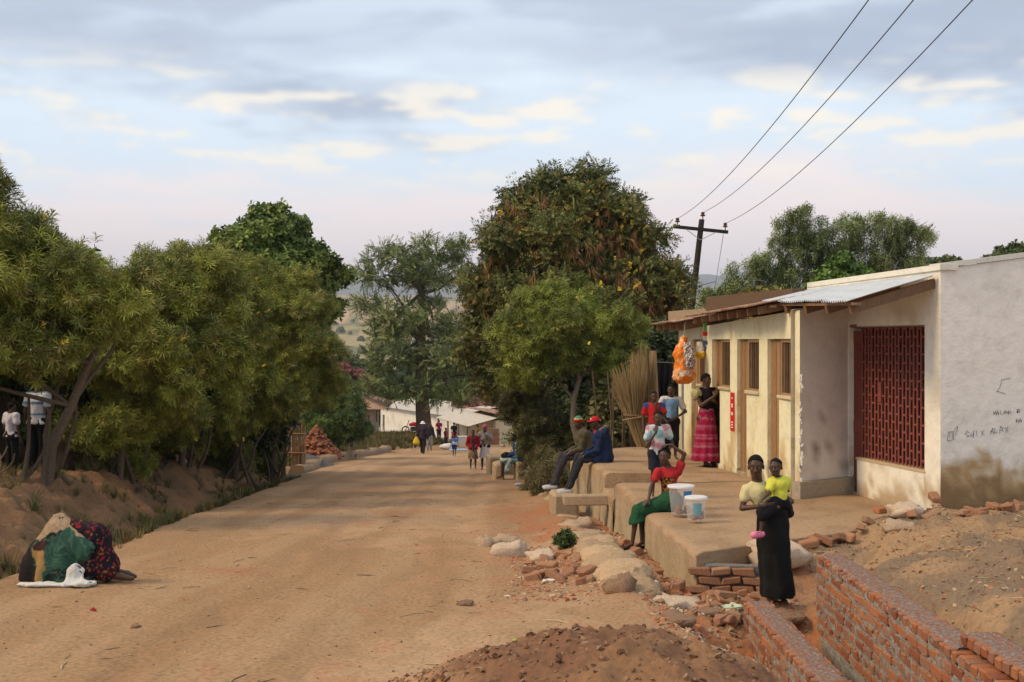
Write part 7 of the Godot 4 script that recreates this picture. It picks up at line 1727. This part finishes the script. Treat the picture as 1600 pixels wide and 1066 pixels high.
func tuft(n: int, hgt: float, w: float, lean: float, seed_: int) -> ArrayMesh:
	var r := RandomNumberGenerator.new(); r.seed = seed_
	var mb := MB.new()
	for i in n:
		var az := r.randf() * TAU; var l := hgt * r.randf_range(0.5, 1.1); var ln := lean * r.randf_range(0.2, 1.2)
		var b := Vector3(cos(az), 0, sin(az)) * r.randf() * 0.06
		var m := b + Vector3(cos(az) * ln * 0.4, 0.6, sin(az) * ln * 0.4) * l; var e := b + Vector3(cos(az) * ln, 0.95, sin(az) * ln) * l
		var s := Vector3(-sin(az), 0, cos(az)) * w * 0.5
		mb.col = Color.WHITE * r.randf_range(0.75, 1.15)
		var k := mb.v.size(); var up := s.cross(m - b).normalized()
		mb.vert(b - s, up); mb.vert(b + s, up); mb.vert(m - s * 0.8, up); mb.vert(m + s * 0.8, up); mb.vert(e, up)
		mb.ix.append_array(PackedInt32Array([k, k + 2, k + 1, k + 1, k + 2, k + 3, k + 2, k + 4, k + 3]))
	return mb.mesh()
func scatter(called: String, label: String, mesh: Mesh, m: Material, spots: Array, smin: float, smax: float, cols: Array, r: RandomNumberGenerator, tilt := 0.2, power := 1.0) -> void:
	var xf := []; var cs := []
	for p in spots:
		var s := lerpf(smin, smax, pow(r.randf(), power))
		xf.append(Transform3D(rb(r.randf() * TAU, r.randfn() * tilt, r.randfn() * tilt) * Basis.from_scale(Vector3.ONE * s), V(p.x, height(p.x, p.y), p.y)))
		cs.append(cols[r.randi() % cols.size()] * r.randf_range(0.8, 1.2))
	var o := stuff_copies(called, mesh, m, xf, cs, self)
	o.set_meta("kind", "stuff"); o.set_meta("label", label); o.set_meta("category", called.split("_")[-1])
func make_details() -> void:
	var r := RandomNumberGenerator.new(); r.seed = 99
	power_line(r); terrace_goods(r); shop_goods(r); grass_bundles(r); far_goods(r); loose_ground(r)

func power_line(r: RandomNumberGenerator) -> void:
	var wood := Color(0.05, 0.04, 0.035)
	var tops := []
	for q in [["dark leaning wooden power pole with a crossarm behind the shops", V(6.35, height(6.35, 50) - 0.2, 50), V(7.42, 6.35, 50), V(6.3, 6.06, 50.0), V(8.45, 5.86, 50.2)], ["wooden power pole at the near end of the three wires", V(4.95, -0.9, 9.6), V(4.95, 6.35, 9.6), V(4.25, 6.2, 9.6), V(5.65, 6.2, 9.6)]]:
		var t := thing("power_pole", q[0], "pole", q[1])
		var T := Transform3D(Basis.IDENTITY, -q[1])
		var m := wcol(wood); m.tube([q[1], q[1].lerp(q[2], 0.5), q[2]], [0.15, 0.135, 0.11], 9); obj("post", m, MT.wood, t, T)
		var c := wcol(wood * 0.9); beam(c, q[3] + Vector3(0, 0, 0.16), q[4] + Vector3(0, 0, 0.16), 0.10, 0.13); obj("crossarm", c, MT.wood, t, T)
		var ctr: Vector3 = q[3].lerp(q[4], 0.5)
		for s in [0.22, 0.78]:
			var b := wcol(Color(0.35, 0.34, 0.33)); b.tube([q[3].lerp(q[4], s) + Vector3(0, -0.05, 0.22), q[1].lerp(q[2], 0.93) + Vector3(0, -0.15, 0.16)], [0.014, 0.014], 5); obj("brace", b, MT.vc, t, T)
		var ins := []
		for k in 3:
			var p: Vector3 = [q[3].lerp(q[4], 0.07) + Vector3(0, 0.06, 0.16), q[2] + Vector3(0.04, 0.0, 0), q[3].lerp(q[4], 0.95) + Vector3(0, 0.06, 0.16)][k]
			var im := wcol(Color(0.10, 0.05, 0.035)); im.lathe([Vector2(0.02, 0), Vector2(0.02, 0.12), Vector2(0.09, 0.13), Vector2(0.10, 0.17), Vector2(0.05, 0.19), Vector2(0.075, 0.22), Vector2(0.06, 0.29), Vector2(0.0, 0.30)], p, 10)
			obj("insulator", im, MT.vc, t, T)
			ins.append(p + Vector3(0, 0.27, 0))
		tops.append(ins)
	for k in 3:
		var pts := []; var rad := []
		for i in 25:
			var s := i / 24.0
			pts.append(tops[0][k].lerp(tops[1][k], s) - Vector3(0, 4.0 * s * (1 - s) * 0.6, 0)); rad.append(0.009)
		var m := wcol(Color(0.06, 0.055, 0.06)); m.tube(pts, rad, 5)
		solo("power_wire", m, MT.vc, ["overhead wire on the crossarm end away from the shops", "overhead wire on the tip of the power pole", "overhead wire on the crossarm end towards the shops"][k], "wire", "overhead wires")
	var st := wcol(Color(0.2, 0.2, 0.2)); st.tube([V(8.3, 5.8, 50.2), V(7.2, 1.0, 48), V(6.9, -2.5, 47)], [0.012, 0.012, 0.012], 4)
	solo("stay_wire", st, MT.vc, "thin stay wire slanting down from the power pole crossarm", "wire")

func terrace_goods(r: RandomNumberGenerator) -> void:
	var pl := mat("tub_plastic", Color(0.93, 0.95, 0.97, 0.16), 0.25); pl.transparency = BaseMaterial3D.TRANSPARENCY_ALPHA
	var lidm := mat("lid_plastic", Color(0.90, 0.92, 0.94, 0.72), 0.4); lidm.transparency = BaseMaterial3D.TRANSPARENCY_ALPHA
	for q in [["tall clear plastic tub with a white lid holding brown buns", V(2.05, -0.505, 15.5), 0.115, 0.155, 0.35, 9, "brown bun at the bottom of the tall clear tub"], ["short clear plastic tub with a white lid and a printed label", V(2.16, -0.505, 15.0), 0.10, 0.125, 0.275, 7, "brown bun at the bottom of the short clear tub"]]:
		var t := thing("plastic_tub", q[0], "tub", q[1])
		var m := wcol(Color.WHITE); m.lathe([Vector2(0.0, 0.004), Vector2(q[2], 0.004), Vector2(q[2] + 0.004, 0.02), Vector2(q[3], q[4])], Vector3.ZERO, 28)
		obj("tub", m, pl, t)
		var l := wcol(Color.WHITE); l.lathe([Vector2(q[3] + 0.004, q[4] - 0.022), Vector2(q[3] + 0.012, q[4] - 0.02), Vector2(q[3] + 0.012, q[4] + 0.006), Vector2(q[3] - 0.01, q[4] + 0.012), Vector2(q[3] - 0.02, q[4] + 0.004), Vector2(0.0, q[4] + 0.006)], Vector3.ZERO, 28)
		obj("lid", l, lidm, t)
		var s := wcol(Color(0.05, 0.22, 0.52) if q[5] == 9 else Color(0.16, 0.38, 0.45))
		var pts := []
		for j in 2:
			for k in 9:
				var an := lerpf(0.7, 1.5, k / 8.0) if q[5] == 9 else lerpf(1.15, 2.0, k / 8.0)
				var y: float = (q[4] * 0.62 if j == 0 else q[4] * 0.86) if q[5] == 9 else (q[4] * 0.28 if j == 0 else q[4] * 0.78)
				var rr: float = lerpf(q[2], q[3], y / q[4]) + 0.003
				pts.append(Vector3(cos(an) * rr, y, sin(an) * rr))
		s.grid(pts, 2, 9, true)
		obj("label", s, MT.vc, t)
		for k in q[5]:
			var an: float = k * 2.1; var rr: float = (q[2] - 0.045) * (0.0 if k == 0 else 1.0)
			var b := wcol(Color(0.22, 0.10, 0.05) * r.randf_range(0.7, 1.2)); b.lathe([Vector2(0, -0.026), Vector2(0.03, -0.02), Vector2(0.040, 0), Vector2(0.03, 0.024), Vector2(0, 0.03)], Vector3.ZERO, 10)
			solo("bun", b, MT.vc, q[6], "bun", "buns in the tubs", Transform3D(rb(r.randf() * 6), q[1] + Vector3(cos(an) * rr, 0.036 + (0.05 if k > 5 else 0.0), sin(an) * rr)))

func shop_goods(r: RandomNumberGenerator) -> void:
	# packed goods hanging under the eave
	var bx := V(3.0, 0.90, 22.3)
	var ob := thing("snack_bag", "big orange plastic bag of goods hanging under the shop eave", "bag", bx)
	ob.scale = Vector3(0.88, 0.95, 0.88)
	garment(ob, "bag", Vector3(-0.32, -0.06, -0.22), Vector3(0.32, 0.95, 0.24), 0.014, func(F):
		F.cap(Vector3(0, 0.14, 0), Vector3(0.0, 0.5, 0), 0.20, 0.18, 0.05); F.cap(Vector3(-0.05, 0.5, 0), Vector3(0.0, 0.78, 0), 0.17, 0.06, 0.05); F.ell(Vector3(0.0, 0.1, 0), Vector3(0.22, 0.15, 0.15), 0.04); F.wobble(NZ.h2, 3.6, 0.04), func(p: Vector3) -> Color:
			if p.z > 0.03 and p.y > 0.10 and p.y < 0.20 and absf(p.x) < 0.13: return Color(0.75, 0.70, 0.62) if NZ.h3.get_noise_2d(p.x * 4, p.y * 5) > -0.05 else Color(0.5, 0.2, 0.05)
			return Color(0.72, 0.20, 0.02).lerp(Color(0.78, 0.42, 0.20), ss(0.05, 0.3, NZ.h2.get_noise_3d(p.x * 2, p.y * 2, p.z * 2))), mat("shiny", Color.WHITE, 0.3, true))
	garment(ob, "inner_pack", Vector3(-0.12, 0.16, 0.0), Vector3(0.30, 0.80, 0.34), 0.013, func(F): F.cap(Vector3(0.08, 0.32, 0.13), Vector3(0.07, 0.62, 0.12), 0.12, 0.10, 0.03); F.wobble(NZ.h2, 4.0, 0.05), func(p: Vector3) -> Color:
		var k: float = NZ.h3.get_noise_3d(p.x * 3, p.y * 3, p.z * 3)
		return Color(0.12, 0.05, 0.12) if k > 0.15 else (Color(0.65, 0.62, 0.55) if k < -0.1 else Color(0.38, 0.36, 0.33)), MT.shiny, "clear pack of small wrapped sweets")
	var sm := thing("snack_packet", "small yellow and clear packet hanging beside the orange bag", "packet", bx + Vector3(0.30, 0.42, -0.1))
	garment(sm, "packet", Vector3(-0.14, -0.06, -0.12), Vector3(0.14, 0.34, 0.12), 0.013, func(F): F.cap(Vector3(0, 0.06, 0), Vector3(0, 0.22, 0), 0.085, 0.05, 0.03); F.wobble(NZ.h2, 4.0, 0.04), func(p: Vector3) -> Color: return Color(0.75, 0.48, 0.03) if p.y < 0.08 else Color(0.62, 0.58, 0.48), MT.shiny)
	for q in [[bx + Vector3(0, 0.8, 0), bx + Vector3(0.02, 1.05, 0)], [bx + Vector3(0.30, 0.68, -0.1), bx + Vector3(0.30, 1.05, -0.1)]]:
		var s := wcol(Color(0.4, 0.38, 0.35)); s.tube([q[0], q[1]], [0.006, 0.006], 4)
		solo("string", s, MT.vc, "string holding the orange bag under the eave" if q[0].x < bx.x + 0.1 else "string holding the small yellow packet", "string")
	var strip := thing("sachet_strip", "strip of coloured sachets hanging from the eave by the window", "sachets", V(3.2, 1.45, 21.2))
	for k in 6:
		var m := wcol([Color(0.10, 0.30, 0.08), Color(0.12, 0.32, 0.10), Color(0.55, 0.03, 0.03), Color(0.55, 0.5, 0.4), Color(0.10, 0.12, 0.25), Color(0.12, 0.14, 0.28)][k]); m.bevel(Transform3D(rb(0.2, 0, r.randf_range(-0.1, 0.1)), Vector3(0, 0.42 - k * 0.075, 0)), Vector3([0.07, 0.06, 0.085, 0.05, 0.09, 0.05][k], 0.07, 0.02), 0.006)
		obj("sachet", m, MT.shiny, strip)
	var sg := wcol(Color(0.3, 0.3, 0.3)); sg.tube([Vector3(0, 0.44, 0), Vector3(0, 0.56, 0)], [0.005, 0.005], 4); obj("string", sg, MT.vc, strip)
	# red poster under a window
	var fdir := Vector3(-0.095, 0, -1.0).normalized(); var fn := Vector3.UP.cross(fdir)
	var B := Basis(fdir, Vector3.UP, fdir.cross(Vector3.UP))
	var at := V(fx(20.62), 0.46, 20.62) + fn * 0.006
	var po := thing("poster", "narrow red poster with white print on the yellow wall", "poster", at)
	var m := wcol(Color(0.52, 0.02, 0.025)); m.box(Transform3D(B, Vector3.ZERO), Vector3(0.24, 0.62, 0.006)); obj("sheet", m, MT.vc, po)
	for q in [[0.22, 0.05, 0.03], [0.10, 0.08, 0.06], [-0.03, 0.09, 0.05], [-0.17, 0.12, 0.02], [-0.21, 0.10, 0.02], [-0.25, 0.12, 0.015]]:
		var w := wcol(Color(0.7, 0.62, 0.58)); w.box(Transform3D(B, Vector3(0, q[0], 0) + fn * 0.005), Vector3(q[1], q[2], 0.004)); obj("print", w, MT.vc, po)
	# laundry behind the boys
	for q in [["black garment on the washing line behind the boys", 3.15, 1.15, 26.5, Color(0.012, 0.012, 0.016), 0.30, 0.75], ["white and red garment on the washing line beside the shop end", 3.50, 1.0, 26.5, Color(0.5, 0.5, 0.55), 0.12, 0.55]]:
		var g := MB.new(); g.col = q[4]; var pts := []
		for j in 10:
			for k in 12:
				var u := k / 11.0
				pts.append(V(q[1] + (u - 0.5) * q[5] * (1.0 + 0.15 * sin(j * 0.7)), q[2] - j / 9.0 * q[6], q[3] + 0.04 * sin(k * 1.6 + j * 0.3) * (0.3 + j / 9.0)))
		g.grid(pts, 10, 12, true)
		if q[4].r > 0.2:
			for i in g.v.size():
				if g.v[i].y < q[2] - q[6] * 0.72: g.c[i] = Color(0.4, 0.02, 0.03)
		solo("laundry", g, MT.cloth, q[0], "laundry")
	var ln := wcol(Color(0.2, 0.2, 0.2)); ln.tube([V(2.4, 1.2, 26.5), V(3.4, 1.14, 26.5), V(4.4, 1.2, 26.5)], [0.008, 0.008, 0.008], 4)
	solo("washing_line", ln, MT.vc, "washing line strung beside the end of the yellow shops", "line")

func grass_bundles(r: RandomNumberGenerator) -> void:
	for q in [["thatching grass bundle fanning out away from the shops", V(2.55, -0.60, 25.6), Vector3(-0.20, 1.2, 0.0), 0.40, 1.15], ["upright thatching grass bundle with feathery tops", V(2.68, -0.60, 26.0), Vector3(-0.02, 1.5, 0.0), 0.28, 1.15]]:
		var t := thing("grass_bundle", q[0], "grass bundle", q[1])
		var m := MB.new()
		for i in 420:
			var an := r.randf() * TAU; var rr := sqrt(r.randf())
			var b := Vector3(cos(an) * rr * 0.12 + 0.1, 0.0, sin(an) * rr * 0.12)
			var w: Vector3 = q[2] * 0.62 + Vector3(cos(an) * rr * 0.17, r.randf_range(-0.05, 0.05), sin(an) * rr * 0.17)
			var e: Vector3 = q[2] + Vector3(cos(an) * rr * q[3], r.randf_range(-0.15, 0.75) * (1.0 - 0.4 * rr), sin(an) * rr * 0.3)
			m.col = Color(0.40, 0.29, 0.15) * r.randf_range(0.55, 1.15)
			m.tube([b, w, e], [0.006, 0.006, 0.003], 3, false)
		obj("straw", m, MT.dryleaf, t).set_meta("kind", "stuff")
		var bd := wcol(Color(0.30, 0.21, 0.12)); var p := []; var rad := []
		for k in 13: p.append(q[2] * 0.60 + Vector3(cos(TAU * k / 12.0) * 0.19, 0.0, sin(TAU * k / 12.0) * 0.19)); rad.append(0.014)
		bd.tube(p, rad, 5); obj("binding", bd, MT.wood, t)
	for q in [["pale wooden post holding the grass bundles", 2.92, 26.2, 2.0, 0.075, Color(0.42, 0.29, 0.15)], ["crooked dark stick standing among the grass bundles", 2.72, 25.5, 2.05, 0.03, Color(0.14, 0.10, 0.06)]]:
		var m := wcol(q[5]); m.tube([V(q[1], -0.9, q[2]), V(q[1] + 0.02, 0.3, q[2]), V(q[1] - 0.02, -0.6 + q[3], q[2])], [q[4], q[4] * 0.95, q[4] * 0.8], 9)
		solo("wooden_post", m, MT.wood, q[0], "post")
	var rail := wcol(Color(0.35, 0.25, 0.14)); rail.tube([V(2.2, 0.02, 25.45), V(2.6, 0.10, 25.4), V(3.0, 0.06, 25.9)], [0.022, 0.022, 0.02], 6)
	solo("rail", rail, MT.wood, "thin rail tied across the grass bundles", "rail")
	for k in 9:
		var m := wcol(Color(0.20, 0.14, 0.08) * r.randf_range(0.6, 1.2)); var x := 1.9 + k * 0.085; var lean := r.randf_range(-0.25, 0.15)
		m.tube([V(x, -1.1, 26.3 + r.randf() * 0.4), V(x + lean * 0.5, -0.2, 26.4), V(x + lean, 0.75 + r.randf() * 0.3, 26.5)], [0.022, 0.02, 0.014], 5)
		solo("cane", m, MT.wood, "brown cane leaning under the grass bundles", "cane", "canes leaning under the grass bundles")

func far_goods(r: RandomNumberGenerator) -> void:
	# red motorbike by the white hall
	var b := thing("motorbike", "red motorbike parked against the white hall", "motorbike", V(-7.7, height(-7.7, 100) + 0.35, 100))
	for x in [-0.62, 0.62]:
		var w := Node3D.new(); w.name = "wheel"; b.add_child(w, true)
		var ty := wcol(Color(0.02, 0.02, 0.02)); var p := []; var rd := []
		for k in 17: p.append(Vector3(x + cos(TAU * k / 16.0) * 0.28, 0.32 + sin(TAU * k / 16.0) * 0.28, 0)); rd.append(0.05)
		ty.tube(p, rd, 6); obj("tyre", ty, MT.vc, w)
		var rm := wcol(Color(0.4, 0.4, 0.4)); rm.lathe([Vector2(0.06, -0.05), Vector2(0.06, 0.05)], Vector3(x, 0.32, 0), 8, Basis(Vector3.RIGHT, PI / 2)); obj("rim", rm, MT.vc, w)
	var bd := wcol(Color(0.50, 0.02, 0.05)); bd.tube([Vector3(-0.35, 0.72, 0), Vector3(0.0, 0.80, 0), Vector3(0.3, 0.72, 0), Vector3(0.62, 0.75, 0)], [0.10, 0.17, 0.13, 0.06], 8); obj("tank", bd, MT.shiny, b)
	var en := wcol(Color(0.05, 0.05, 0.05)); en.bevel(Transform3D(Basis.IDENTITY, Vector3(0, 0.42, 0)), Vector3(0.5, 0.34, 0.26), 0.04); obj("engine", en, MT.vc, b)
	var seat := wcol(Color(0.02, 0.02, 0.02)); seat.bevel(Transform3D(Basis.IDENTITY, Vector3(0.38, 0.86, 0)), Vector3(0.6, 0.12, 0.25), 0.04); obj("seat", seat, MT.vc, b)
	var fk := wcol(Color(0.2, 0.2, 0.2)); fk.tube([Vector3(-0.62, 0.32, 0.08), Vector3(-0.38, 1.0, 0.08)], [0.03, 0.03], 5); obj("fork", fk, MT.vc, b)
	var hd := wcol(Color(0.03, 0.03, 0.03)); hd.tube([Vector3(-0.36, 1.02, -0.36), Vector3(-0.4, 1.06, 0), Vector3(-0.36, 1.02, 0.36)], [0.025, 0.03, 0.025], 5); obj("handlebar", hd, MT.vc, b)
	# basin, cloths on the ground
	var bs := wcol(Color(0.45, 0.05, 0.03)); bs.lathe([Vector2(0, 0.02), Vector2(0.25, 0.02), Vector2(0.38, 0.28), Vector2(0.36, 0.28), Vector2(0.24, 0.04), Vector2(0, 0.04)], Vector3.ZERO, 16)
	solo("basin", bs, MT.vc, "red plastic basin beside the person in pink", "basin", "", Transform3D(Basis.IDENTITY, V(-12.0, height(-12.0, 82.5), 82.5)))
	var FS := Field.new(Vector3(-0.6, 0, -0.5), Vector3(0.7, 0.6, 0.5), 0.03)
	FS.ell(Vector3(0, 0.2, 0), Vector3(0.45, 0.22, 0.3), 0.05); FS.ell(Vector3(0.3, 0.1, 0), Vector3(0.3, 0.12, 0.25), 0.05); FS.wobble(NZ.h1, 6.0, 0.08)
	var cb := wcol(Color(0.6, 0.6, 0.58)); FS.mesh(cb)
	solo("cloth_bundle", cb, MT.cloth, "white cloth bundle on the ground by the acacia roots", "bundle", "", Transform3D(Basis.IDENTITY, V(-4.0, height(-4.0, 79) , 79)))
	var mt := wcol(Color(0.30, 0.40, 0.52)); mt.bevel(Transform3D(rb(0.2), V(-3.2, height(-3.2, 76) + 0.05, 76)), Vector3(1.0, 0.10, 0.8), 0.02)
	solo("plastic_mat", mt, MT.cloth, "pale blue mat spread with goods near the acacia", "mat")
	var tb := thing("white_table", "white cloth-covered table under the shop porch", "table", V(-3.6, height(-3.6, 93), 93))
	var tt := wcol(Color(0.7, 0.7, 0.7)); tt.bevel(Transform3D(Basis.IDENTITY, Vector3(0, 0.42, 0)), Vector3(0.9, 0.6, 0.6), 0.02); obj("cloth", tt, MT.cloth, tb)

func loose_ground(r: RandomNumberGenerator) -> void:
	# weeds and dry grass on the left bank and in the drain
	var sp := []
	for i in 5200:
		var d := 10.0 + pow(r.randf(), 0.9) * 30.0; var t := r.randf_range(-0.15, 3.6); var x: float = pw(XL, d) - t
		var k: float = NZ.p2.get_noise_2d(x, d * 0.6) + (0.30 if t < 0.7 else 0.0) + (0.22 if t > 2.6 else 0.0)
		if k > 0.30 or r.randf() < 0.03: sp.append(Vector2(x, d))
	scatter("bank_weeds", "dry weeds growing on the left bank and along its drain", tuft(14, 0.22, 0.012, 0.7, 3), MT.dryleaf, sp, 0.35, 1.25, [Color(0.11, 0.115, 0.04), Color(0.15, 0.13, 0.05), Color(0.22, 0.16, 0.075), Color(0.07, 0.085, 0.03)], r)
	sp = []
	for i in 1500:
		var d := r.randf_range(72, 96); sp.append(Vector2(pw(XL, d) - r.randf_range(0.3, 6.0), d))
	for i in 500:
		var d := r.randf_range(56, 70); sp.append(Vector2(-7.4 - r.randf() * 2.2, d))
	scatter("hump_grass", "dry grass on the hump before the acacia", tuft(12, 0.3, 0.03, 0.6, 4), MT.dryleaf, sp, 0.6, 1.6, [Color(0.10, 0.10, 0.035), Color(0.20, 0.15, 0.06), Color(0.14, 0.12, 0.05)], r)
	sp = []
	for i in 700:
		var d := r.randf_range(25.5, 40); sp.append(Vector2(pw(XR, d) + r.randf_range(0.05, 1.6), d))
	scatter("verge_weeds", "dry weeds on the verge past the terrace", tuft(14, 0.22, 0.014, 0.7, 5), MT.dryleaf, sp, 0.6, 1.8, [Color(0.11, 0.10, 0.04), Color(0.17, 0.13, 0.06), Color(0.22, 0.15, 0.08)], r)
	# fallen leaves, chips and pebbles
	var chip := MB.new(); chip.col = Color.WHITE; chip.bevel(Transform3D.IDENTITY, Vector3(1.0, 0.45, 0.7), 0.2, r, 0.2)
	var pe := chip.mesh()
	sp = []
	for i in 1500: sp.append(Vector2(r.randf_range(-6, 1.0), 7.5 + pow(r.randf(), 1.5) * 30))
	for i in 500: sp.append(Vector2(r.randf_range(-0.6, 1.0), r.randf_range(11, 20)))
	scatter("road_pebbles", "small stones and chips scattered over the dirt road", pe, MT.vc, sp, 0.008, 0.026, [Color(0.16, 0.10, 0.06), Color(0.22, 0.14, 0.09), Color(0.34, 0.23, 0.14), Color(0.42, 0.31, 0.2), Color(0.09, 0.065, 0.045)], r)
	sp = []
	for i in 4200:
		var a := r.randf() * TAU; var q := sqrt(r.randf()) * 1.2; sp.append(Vector2(0.58 + cos(a) * q * 1.2, 7.35 + sin(a) * q * 1.3))
	scatter("heap_clods", "clods of dug earth covering the heap", pe, MT.earth, sp, 0.005, 0.058, [Color(0.24, 0.13, 0.075), Color(0.29, 0.16, 0.09), Color(0.19, 0.10, 0.06), Color(0.33, 0.21, 0.13)], r, 0.6, 5.0)
	sp = []
	for i in 1900: sp.append(Vector2(r.randf_range(1.15, 2.75), r.randf_range(9.6, 13.4)))
	for i in 700: sp.append(Vector2(r.randf_range(1.25, 1.66), r.randf_range(12.5, 19.0)))
	for i in 900: sp.append(Vector2(r.randf_range(0.0, 0.95), r.randf_range(11.6, 16.5)))
	scatter("brick_rubble", "crumbled brick and mortar around the terrace corner", pe, MT.vc, sp, 0.015, 0.065, [Color(0.40, 0.15, 0.075), Color(0.30, 0.12, 0.065), Color(0.36, 0.24, 0.15), Color(0.30, 0.21, 0.14), Color(0.45, 0.34, 0.24)], r, 0.5)
	sp = []
	for i in 2600: sp.append(Vector2(r.randf_range(3.05, 6.2), r.randf_range(8.2, 14.8)))
	scatter("fill_rubble", "grit and clods on the filled ground behind the tall wall", pe, MT.vc, sp, 0.008, 0.045, [Color(0.30, 0.20, 0.12), Color(0.22, 0.16, 0.11), Color(0.40, 0.29, 0.19), Color(0.36, 0.15, 0.08)], r, 0.5)
	var twig := MB.new(); twig.col = Color.WHITE; twig.tube([Vector3(-0.5, 0.02, 0), Vector3(0, 0.04, 0.06), Vector3(0.5, 0.02, 0)], [0.02, 0.025, 0.015], 4)
	sp = []
	for i in 260: sp.append(Vector2(r.randf_range(-6, 1.6), 7.5 + pow(r.randf(), 1.3) * 22))
	for i in 80: sp.append(Vector2(r.randf_range(3.1, 5.5), r.randf_range(9, 14)))
	scatter("twigs", "dry twigs and straws lying on the road", twig.mesh(), MT.vc, sp, 0.06, 0.24, [Color(0.30, 0.22, 0.13), Color(0.20, 0.13, 0.08), Color(0.42, 0.33, 0.2)], r, 0.05)
	# litter that can be told apart
	var crump := func(called: String, label: String, x: float, d: float, s: float, c: Color, flat := 0.35) -> void:
		var m: ArrayMesh = stone_mesh(int(x * 100 + d * 31), flat, 0.55)
		var mm := mat("litter" + c.to_html(), c.linear_to_srgb(), 0.7)
		solo(called, m, mm, label, "litter", "", Transform3D(rb(x * 9) * Basis.from_scale(Vector3(s, s, s * 0.8)), V(x, height(x, d) - s * 0.05, d)))
	crump.call("plastic_ball", "white ball of knotted plastic in the drain below the terrace", 1.46, 13.1, 0.085, Color(0.55, 0.56, 0.55), 0.9)
	crump.call("plastic_scrap", "pale green plastic scrap beside the girl with the baby", 2.02, 11.8, 0.17, Color(0.45, 0.52, 0.40))
	crump.call("plastic_scrap", "white plastic strip below the green scrap", 2.06, 11.5, 0.15, Color(0.6, 0.56, 0.48), 0.2)
	crump.call("paper_scrap", "white paper scrap on the road beside the earth bags", 0.38, 12.9, 0.13, Color(0.6, 0.57, 0.52), 0.2)
	crump.call("paper_scrap", "small white paper on the open road before the bags", -0.05, 11.9, 0.055, Color(0.65, 0.63, 0.6), 0.2)
	crump.call("plastic_scrap", "blue-grey plastic strip by the small green shrub", 0.4, 14.6, 0.16, Color(0.28, 0.33, 0.38), 0.2)
	crump.call("paper_scrap", "crumpled white paper at the foot of the low brick wall", 1.72, 8.9, 0.075, Color(0.6, 0.57, 0.5))
	crump.call("carton_scrap", "pale carton piece in the hollow behind the earth heap", 1.38, 9.3, 0.065, Color(0.48, 0.40, 0.42), 0.15)
	crump.call("fruit_skin", "red fruit skin on the road before the bent figure", -3.6, 11.0, 0.05, Color(0.35, 0.03, 0.02), 0.6)
	crump.call("green_husk", "bright green husk on the side of the earth heap", 0.02, 7.9, 0.04, Color(0.3, 0.5, 0.05), 0.6)
	crump.call("plastic_scrap", "blue plastic scrap in the weeds past the terrace", 0.15, 33.5, 0.22, Color(0.35, 0.5, 0.6), 0.3)
	# small green shrub on the road edge
	var b := G(0.66, 16.0)
	tree("small_shrub", "small round green shrub beside the earth bags", "shrub", b, [b, b + Vector3(0, 0.08, 0)], [0.012, 0.008], [[0.66, b.y + 0.17, 16.0, 0.10, 0.09, 0.10], [0.70, b.y + 0.12, 15.98, 0.08, 0.07, 0.08]], 320, SP.broad, Vector2(0.22, 0.34), [Color(0.04, 0.07, 0.02), Color(0.08, 0.12, 0.03), Color(0.09, 0.13, 0.04)], Color(0.15, 0.1, 0.06), 401)
	# dead branches on the left bank
	for k in 7:
		var x := -7.4 - r.randf() * 0.9; var d := 18.2 + r.randf() * 1.2; var gy := height(x, d)
		var m := wcol(Color(0.26, 0.19, 0.12) * r.randf_range(0.6, 1.1))
		limb(m, V(x, gy - 0.05, d), V(x + r.randf_range(-0.2, 0.9), gy + r.randf_range(0.3, 0.85), d + r.randf_range(-0.3, 0.3)), 0.022, 0.010, r, 0.1, 5)
		solo("dead_branch", m, MT.bark, "dead branch propped on the bank below the stall", "branch", "dead branches on the bank")
	# tufts on the filled ground
	for k in 2:
		var x := 4.15 + k * 0.9; var d := 10.2 + k * 1.3
		solo("grass_tuft", tuft(40, 0.22, 0.010, 0.5, 60 + k), mat("tuft_green", lin(0.09, 0.12, 0.04), 0.8), ["green grass tuft on the filled ground behind the tall wall", "second grass tuft further up the filled ground"][k], "grass tuft", "", Transform3D(Basis.IDENTITY, V(x, height(x, d), d)))
